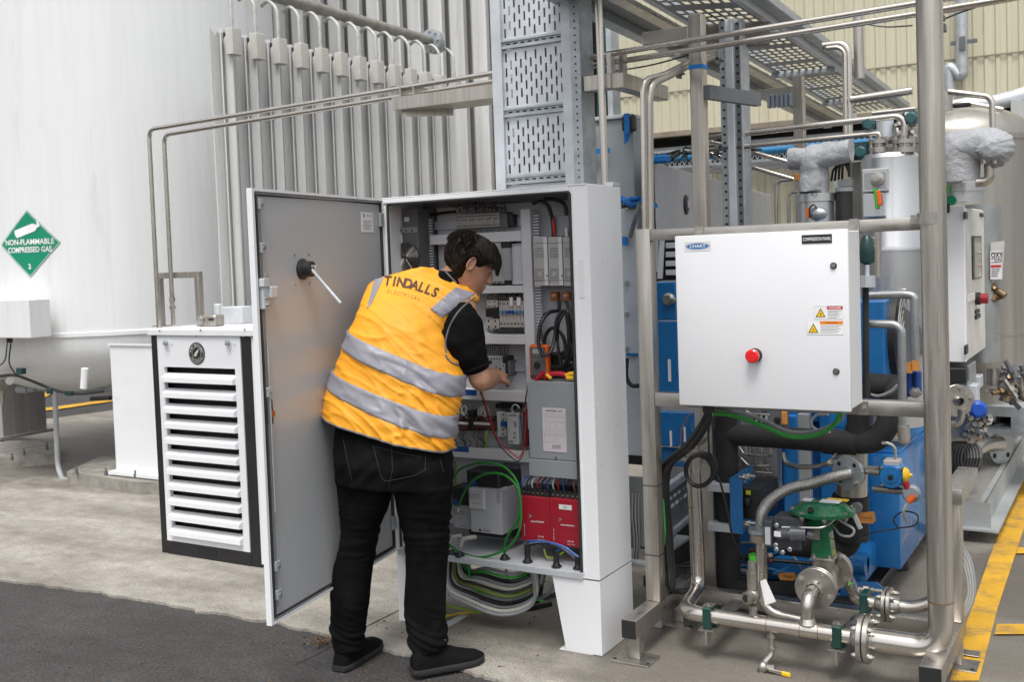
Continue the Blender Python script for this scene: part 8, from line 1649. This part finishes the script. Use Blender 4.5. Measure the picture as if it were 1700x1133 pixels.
# ---- trousers
mb = MB()
loft(mb, [sec(*q) for q in (((566, 680), (733, 722), 3.29, .115), ((560, 720), (745, 745), 3.285, .135), ((560, 760), (749, 780), 3.28, .15), ((562, 800), (748, 812), 3.28, .135))], 36, 2.5)
LL = [((563, 790), (652, 805), 3.26, .115), ((566, 840), (643, 842), 3.255, .095), ((568, 880), (628, 882), 3.26, .082), ((566, 905), (623, 906), 3.26, .079), ((557, 940), (618, 941), 3.255, .076), ((551, 985), (612, 986), 3.25, .072), ((552, 1030), (606, 1032), 3.25, .069), ((553, 1058), (603, 1058), 3.25, .068), ((556, 1078), (603, 1078), 3.25, .072)]
RL = [((655, 800), (749, 808), 3.31, .115), ((661, 840), (747, 842), 3.325, .10), ((670, 880), (744, 881), 3.34, .086), ((674, 910), (743, 911), 3.345, .082), ((675, 950), (740, 951), 3.345, .076), ((673, 1000), (739, 1000), 3.345, .073), ((677, 1040), (739, 1040), 3.345, .074), ((683, 1066), (742, 1064), 3.345, .078), ((687, 1084), (739, 1080), 3.345, .072)]
loft(mb, [sec(*q, sp=.02) for q in LL], 28, 2.2); loft(mb, [sec(*q, sp=.02) for q in RL], 28, 2.2)
me = voxel(mb, .0065, 8, .5); a = vco(me); nn = vno(me)
def nz(v, s): return noise.noise(V((v[0]*s[0], v[1]*s[1], v[2]*s[2])))
for i in range(len(a)):
    x, y, z = a[i]; kz = math.exp(-((z-.55)/.12)**2); az = math.exp(-((z-.12)/.10)**2); cz = math.exp(-((z-.80)/.10)**2)
    d = nz((x, y, z), (5, 5, 5))*.006
    d += kz*.009*(.35+.65*max(0, min(1, .5+2*nz((x, y, z), (7, 7, 9)))))*(abs(nz((x+z*.3, y, z), (5, 5, 34)))*2-.5)+az*.011*(abs(nz((x, y, z+x*.5), (6, 6, 30)))*2-.5)+cz*.007*nz((x, y, z-x*.8), (10, 10, 26))
    a[i] += nn[i]*d
setco(me, a); me.materials.append(denim); me.name = 'jeans'; smoothall(me); jeans = link('jeans', me, man)
jb = bvh(me)
def proj(px_, py_, tree, off=.002):
    d = (P(px_, py_, Y=10)-CAM).normalized(); h = tree.ray_cast(CAM, d); return h[0]+h[1]*off*(1 if h[1].dot(d) < 0 else -1) if h[0] else None
def seam(pts, tree, r, name, m, par, k=8, off=.001):
    q = []
    for (x0_, y0_), (x1_, y1_) in zip(pts, pts[1:]):
        for i in range(k): q.append((x0_+(x1_-x0_)*i/k, y0_+(y1_-y0_)*i/k))
    q.append(pts[-1]); w_ = [p for p in (proj(x, y, tree, off) for x, y in q) if p]
    if len(w_) < 3: return None
    mb = MB(); mb.tube(w_, r, 5); return fin(mb, name, m, par)
stm = M('seam_thread', (.035, .035, .038), .8)
for s_ in ([(620, 742), (632, 790), (640, 800), (690, 790), (706, 780)], [(618, 741), (660, 752), (700, 760)], [(570, 730), (578, 770), (585, 800)], [(730, 762), (736, 785)], [(706, 758), (706, 782)], [(645, 812), (652, 780), (650, 745)]): seam(s_, jb, .0011, 'seam', stm, jeans)
# ---- shoes
def shoe(heel, dr, label):
    d = V((dr[0], dr[1], 0)).normalized(); s = d.cross(ZD); zg = heel.z
    secs = [(.0, .028, .075), (.02, .037, .105), (.06, .040, .115), (.10, .042, .108), (.14, .045, .094), (.19, .050, .073), (.235, .051, .058), (.27, .043, .050), (.295, .026, .034), (.303, .010, .024)]
    mb = MB(); rs = []
    for u_, w_, h in secs:
        r = []
        for k in range(20):
            t = 6.28318*k/20; a, b = math.cos(t), math.sin(t); zz = zg+.022+(h-.02)*max(0, b)**.75 if b > 0 else zg+.020+.004*b
            r.append(heel+d*u_+s*(w_*math.copysign(abs(a)**.7, a)*(1-.35*max(0, b)**2))+ZD*(zz-heel.z))
        rs.append(r)
    mb.rings(rs); me = voxel(mb, .004, 4); me.materials.append(shoem); smoothall(me); me.name = 'shoe'; sh = link('shoe', me, man)
    mb = MB(); rs = []
    for zz, g in ((.001, .0), (.004, .003), (.022, .004), (.027, .001)): rs.append([heel+d*(u_-.003+(0 if j else 0))+s*sg*(w_+g)+ZD*(zz+.010*max(0, (u_-.24)/.06)**2*.6+(.006 if u_ < .01 and zz < .01 else 0)) for sg, seq in ((1, secs), (-1, secs[::-1])) for j, (u_, w_, h) in enumerate(seq)])
    mb.rings(rs); fin(mb, 'sole', solem, sh, ang=50)
    for i in range(5): mb = MB(); u_ = .105+i*.019; h = .110-i*.0095; mb.curve([heel+d*u_-s*.026+ZD*(h-.012), heel+d*(u_+.004)+ZD*(h+.004), heel+d*(u_-.002)+s*.026+ZD*(h-.012)], .0022, 6); fin(mb, 'lace', black, sh)
    mb = MB(); p = heel+d*.10+ZD*.114
    for q in ((.04, .03, .012), (-.035, .035, -.01), (.05, -.02, -.015)): mb.curve([p, p+s*q[0]*.6+d*q[1]*.5+ZD*.016, p+s*q[0]+d*q[1]+ZD*q[2]], .0018, 5)
    fin(mb, 'lace_bow', black, sh); return sh
hR = P(697, 1122, Z=0); hR = V((-2.425, 3.262, -.0)); shoe(hR, (.56, .83), None)
hL = V((-2.725, 3.185, -.012)); shoe(hL, (-.12, .99), None)
# ---- shirt: sleeves and collar
mb = MB(); sh1 = P(776, 560, Y=3.47); sh2 = P(788, 602, Y=3.48)
limb(mb, [(P(768, 520, Y=3.49), .058), (P(769, 540, Y=3.465), .078), (P(768, 566, Y=3.46), .088), (P(778, 588, Y=3.465), .074), (sh2, .061)], 24); limb(mb, [(shL+V((.03, 0, 0)), .068), (shL.lerp(elL, .6), .066)], 20)
loft(mb, [(neckB-ZD*.03-fwd*.0, lat*.075, fwd*.065), (neckB+ZD*.005, lat*.068, fwd*.060), (neckB.lerp(HC, .22)+ZD*.014-lat*.006, lat*.064, fwd*.062), (neckB.lerp(HC, .42)+ZD*.02-lat*.012, lat*.062, fwd*.060)], 24)
loft(mb, [sec(*a, sp=.05, grow=1.06) for a in tors], 28)
me = voxel(mb, .006, 6); a = vco(me); nn = vno(me)
for i in range(len(a)): a[i] += nn[i]*(nz((a[i][0]+a[i][2], a[i][1], a[i][2]), (14, 10, 14))*.007)
setco(me, a); me.materials.append(shirtm); smoothall(me); me.name = 'shirt'; shirt = link('shirt', me, man); sbv = bvh(me)
mb = MB(); 
axs = (elR-sh2).normalized(); a_, b_, _ = basis(axs); mb.tube([sh2+axs*.020+(a_*math.cos(t)+b_*math.sin(t))*.0595 for t in [6.2832*k/28 for k in range(29)]], .006, 6); fin(mb, 'sleeve_hem', shirtm, shirt)
# ---- vest
mb = MB()
VS = [((538, 705), (747, 765), 3.28, .165), ((545, 665), (751, 718), 3.29, .16), ((556, 625), (760, 672), 3.32, .155), ((572, 585), (766, 628), 3.345, .150), ((588, 548), (754, 583), 3.375, .145), ((600, 515), (752, 545), 3.41, .138), ((607, 489), (772, 515), 3.455, .122), ((616, 470), (793, 496), 3.49, .095), ((636, 459), (785, 483), 3.515, .070), ((672, 450), (762, 466), 3.54, .058), ((700, 443), (752, 456), 3.56, .040)]
loft(mb, [sec(*q) for q in VS], 40, 2.45)
me = voxel(mb, .0065, 8, .5); a = vco(me); nn = vno(me); up_ = (P(735, 455, Y=3.56)-P(643, 722, Y=3.28)).normalized()
hemc = P(643, 722, Y=3.28)
for i in range(len(a)):
    v = V(a[i]); h = (v-hemc).dot(up_)/.62; s = (v-hemc).dot(lat)
    lo_ = max(0, min(1, 1-h*1.35)); mid = math.exp(-((h-.45)/.25)**2)
    f1 = nz((s+h*.35, 0, h), (9, 1, 3.2)); f2 = nz((s-h*.6, 1, h+s), (16, 1, 7))
    right = max(0, min(1, (s+.02)/.2))
    ridge = lambda q: (1-min(1, abs(q)*4.2))**2
    d = f1*.007*(.3+lo_)+f2*.0045*(.3+right)+lo_*right*.011*nz((s, h, 2), (24, 17, 1))+mid*.009*ridge(nz((s*.8+h*1.1, 3, h-s*.3), (6, 1, 5)))+.008*right*ridge(nz((s+h*.2, 5, h*1.6+s), (5, 1, 9)))+ (.006+.008*right)*lo_*ridge(nz((s*1.2, 7, h*2+s*1.5), (7, 1, 6)))
    a[i] += nn[i]*d
setco(me, a)
def cutter(me_, planes):
    bm = bmesh.new(); bm.from_mesh(me_)
    for co_, no_ in planes: bmesh.ops.bisect_plane(bm, geom=bm.verts[:]+bm.edges[:]+bm.faces[:], dist=1e-5, plane_co=co_, plane_no=no_, clear_outer=True)
    return bm
def plane3(l, r, Y, sp=.06, up=True, tilt=0.):
    a, b = P(l[0], l[1], Y=Y-sp), P(r[0], r[1], Y=Y+sp); x = (b-a).normalized(); n = x.cross(fwd+ZD*tilt).normalized()
    if (n.z < 0) == up: n = -n
    return (a, n)
hemp = plane3((540, 685), (747, 746), 3.28, up=False)
neckp = (P(735, 446, Y=3.55), (P(760, 440, Y=3.60)-P(720, 520, Y=3.48)).normalized())
bm = cutter(me, [hemp, neckp])
vest_me = bpy.data.meshes.new('vest'); bm.to_mesh(vest_me); bm.free(); vest_me.materials.append(vestm); smoothall(vest_me)
vest = link('vest', vest_me, man); vb_ = bvh(vest_me)
def shell_band(planes, off, name, m, par):
    bm = cutter(vest_me, planes); bm.normal_update()
    for _ in range(3): bmesh.ops.smooth_vert(bm, verts=[v for v in bm.verts if not v.is_boundary], factor=.5, use_axis_x=True, use_axis_y=True, use_axis_z=True)
    bm.normal_update()
    for v in bm.verts: v.co += v.normal*(off*2.1)
    bnd = [v for v in bm.verts if v.is_boundary]
    for v in bnd: v.co -= v.normal*(off*1.5)
    me_ = bpy.data.meshes.new(name); bm.to_mesh(me_); bm.free(); me_.materials.clear(); me_.materials.append(m); smoothall(me_); return link(name, me_, par)
for (l0, r0_), (l1, r1_), Y in ((((578, 544), (790, 634)), ((567, 569), (772, 660)), 3.35), (((557, 612), (770, 695)), ((549, 637), (752, 723)), 3.31)):
    shell_band([plane3(l0, r0_, Y, up=True), plane3(l1, r1_, Y, up=False)], .0032, 'reflective_band', tapem, vest)
# dark piping along the hem and armhole
bm = bmesh.new(); bm.from_mesh(vest_me); bed = [e_ for e_ in bm.edges if e_.is_boundary and abs((e_.verts[0].co-hemp[0]).dot(hemp[1])) < .002]
adj = {}
for e_ in bed:
    for v in e_.verts: adj.setdefault(v, []).append(e_.other_vert(v))
if adj:
    st_ = next(iter(adj)); loop = [st_]; prev = None
    while True:
        nx = [v for v in adj[loop[-1]] if v is not prev]; 
        if not nx or nx[0] is st_ or len(loop) > 4000: break
        prev = loop[-1]; loop.append(nx[0])
    pts = [v.co.copy() for v in loop][::2]; mb = MB(); mb.tube(pts+[pts[0]], .0042, 6); fin(mb, 'hem_piping', pipm, vest)
bm.free()
def patch(quad, nu, nv, off, name, m, par, tree=None):
    (x0_, y0_), (x1_, y1_), (x2_, y2_), (x3_, y3_) = quad; mb = MB(); g = []
    for j in range(nv+1):
        row = []
        for i in range(nu+1):
            u_, v_ = i/nu, j/nv; x = (x0_*(1-u_)+x1_*u_)*(1-v_)+(x3_*(1-u_)+x2_*u_)*v_; y = (y0_*(1-u_)+y1_*u_)*(1-v_)+(y3_*(1-u_)+y2_*u_)*v_
            p = proj(x, y, tree or vb_, off*(0.25 if i in (0, nu) or j in (0, nv) else 1)); row.append(mb.bm.verts.new(p) if p else None)
        g.append(row)
    for j in range(nv):
        for i in range(nu):
            q = [g[j][i], g[j][i+1], g[j+1][i+1], g[j+1][i]]
            if all(q): mb.face(q)
    return fin(mb, name, m, par, ang=80)
patch(((757, 477), (790, 488), (735, 528), (714, 514)), 14, 26, .0055, 'shoulder_band', tapem, vest)
patch(((622, 464), (638, 459), (618, 503), (609, 514)), 8, 20, .0055, 'shoulder_band', tapem, vest)
def both(): 
    return None
def pipcurve(pts, name='armhole_piping'):
    q = []
    ext = [pts[0]]+pts+[pts[-1]]
    for i in range(1, len(ext)-2):
        for j in range(8):
            t = j/8; f_ = lambda k: .5*((2*ext[i][k])+(ext[i+1][k]-ext[i-1][k])*t+(2*ext[i-1][k]-5*ext[i][k]+4*ext[i+1][k]-ext[i+2][k])*t*t+(ext[i+2][k]-3*ext[i+1][k]+3*ext[i][k]-ext[i-1][k])*t**3) if i+2 < len(ext) else ext[i][k]
            q.append((f_(0), f_(1)))
    w_ = []
    for x, y in q:
        c_ = [p for p in (proj(x, y, vb_, .002), proj(x, y, sbv, .002)) if p]
        if c_: w_.append(min(c_, key=lambda p: (p-CAM).length))
    # smooth
    for _ in range(4): w_ = [w_[0]]+[(w_[i-1]+w_[i]*2+w_[i+1])/4 for i in range(1, len(w_)-1)]+[w_[-1]]
    mb = MB(); mb.tube(w_, .0038, 6); fin(mb, name, pipm, vest)
# lettering on the back, laid on the cloth
VL = []
def vesttext(body, xs, ybase, hh, m, name, slant=.0, bold=.0):
    n = len(body)
    for i, ch_ in enumerate(body):
        if ch_ == ' ': continue
        cu_ = bpy.data.curves.new('t', 'FONT'); cu_.body = ch_; cu_.align_x = 'CENTER'; cu_.size = 1; cu_.offset = bold; cu_.resolution_u = 3
        t = bpy.data.objects.new('t', cu_); COL.objects.link(t); bpy.context.view_layer.update(); me_ = bpy.data.meshes.new_from_object(t.evaluated_get(bpy.context.evaluated_depsgraph_get())); bpy.data.objects.remove(t)
        bm = bmesh.new(); bm.from_mesh(me_); bmesh.ops.triangulate(bm, faces=bm.faces[:]); bmesh.ops.subdivide_edges(bm, edges=bm.edges[:], cuts=2, use_grid_fill=True)
        u_ = (i+.5)/n; x0_ = xs[0]+(xs[1]-xs[0])*u_; yb = ybase(u_); sl_ = (ybase(u_+.02)-ybase(u_-.02))/(.04*(xs[1]-xs[0])); al = math.atan(sl_); s_ = hh/.72
        for v in bm.verts:
            lx_, ly_ = v.co.x*s_*(xs[2] if len(xs) > 2 else 1)+v.co.y*s_*slant, v.co.y*s_; X_ = x0_+lx_*math.cos(al)+ly_*math.sin(al); Y_ = yb+lx_*math.sin(al)-ly_*math.cos(al)
            p = proj(X_, Y_, vb_, .0022) or proj(X_+2, Y_+4, vb_, .0022) or (VL[-1] if VL else P(X_, Y_, Y=3.4)); VL.append(p); v.co = p
        bm.to_mesh(me_); bm.free(); me_.materials.append(m); me_.name = name; link(name, me_, vest)
vesttext('TINDALLS', (637, 724, .86), lambda u: 474+2*u+19*u*u, 16, M('brown_print', (.10, .045, .02), .7), 'letter', .12, .034)
vesttext('TINDALLS', (637, 724, .86), lambda u: 474+2*u+19*u*u, 15.5, M('inline_print', (.70, .36, .06), .7), 'letter_inline', .12, -.028) if 0 else None
vesttext('ELECTRICAL', (641, 697, .8), lambda u: 487+8*u+6*u*u, 6.5, M('faint_print', (.42, .22, .05), .7), 'letter', .1)
for pts in ([(795, 488), (779, 501), (759, 521), (746, 545), (740, 570), (740, 590), (748, 602), (761, 607)],): pipcurve(pts)
pipcurve([(757, 470), (748, 460), (738, 450), (722, 443)], 'collar_piping')
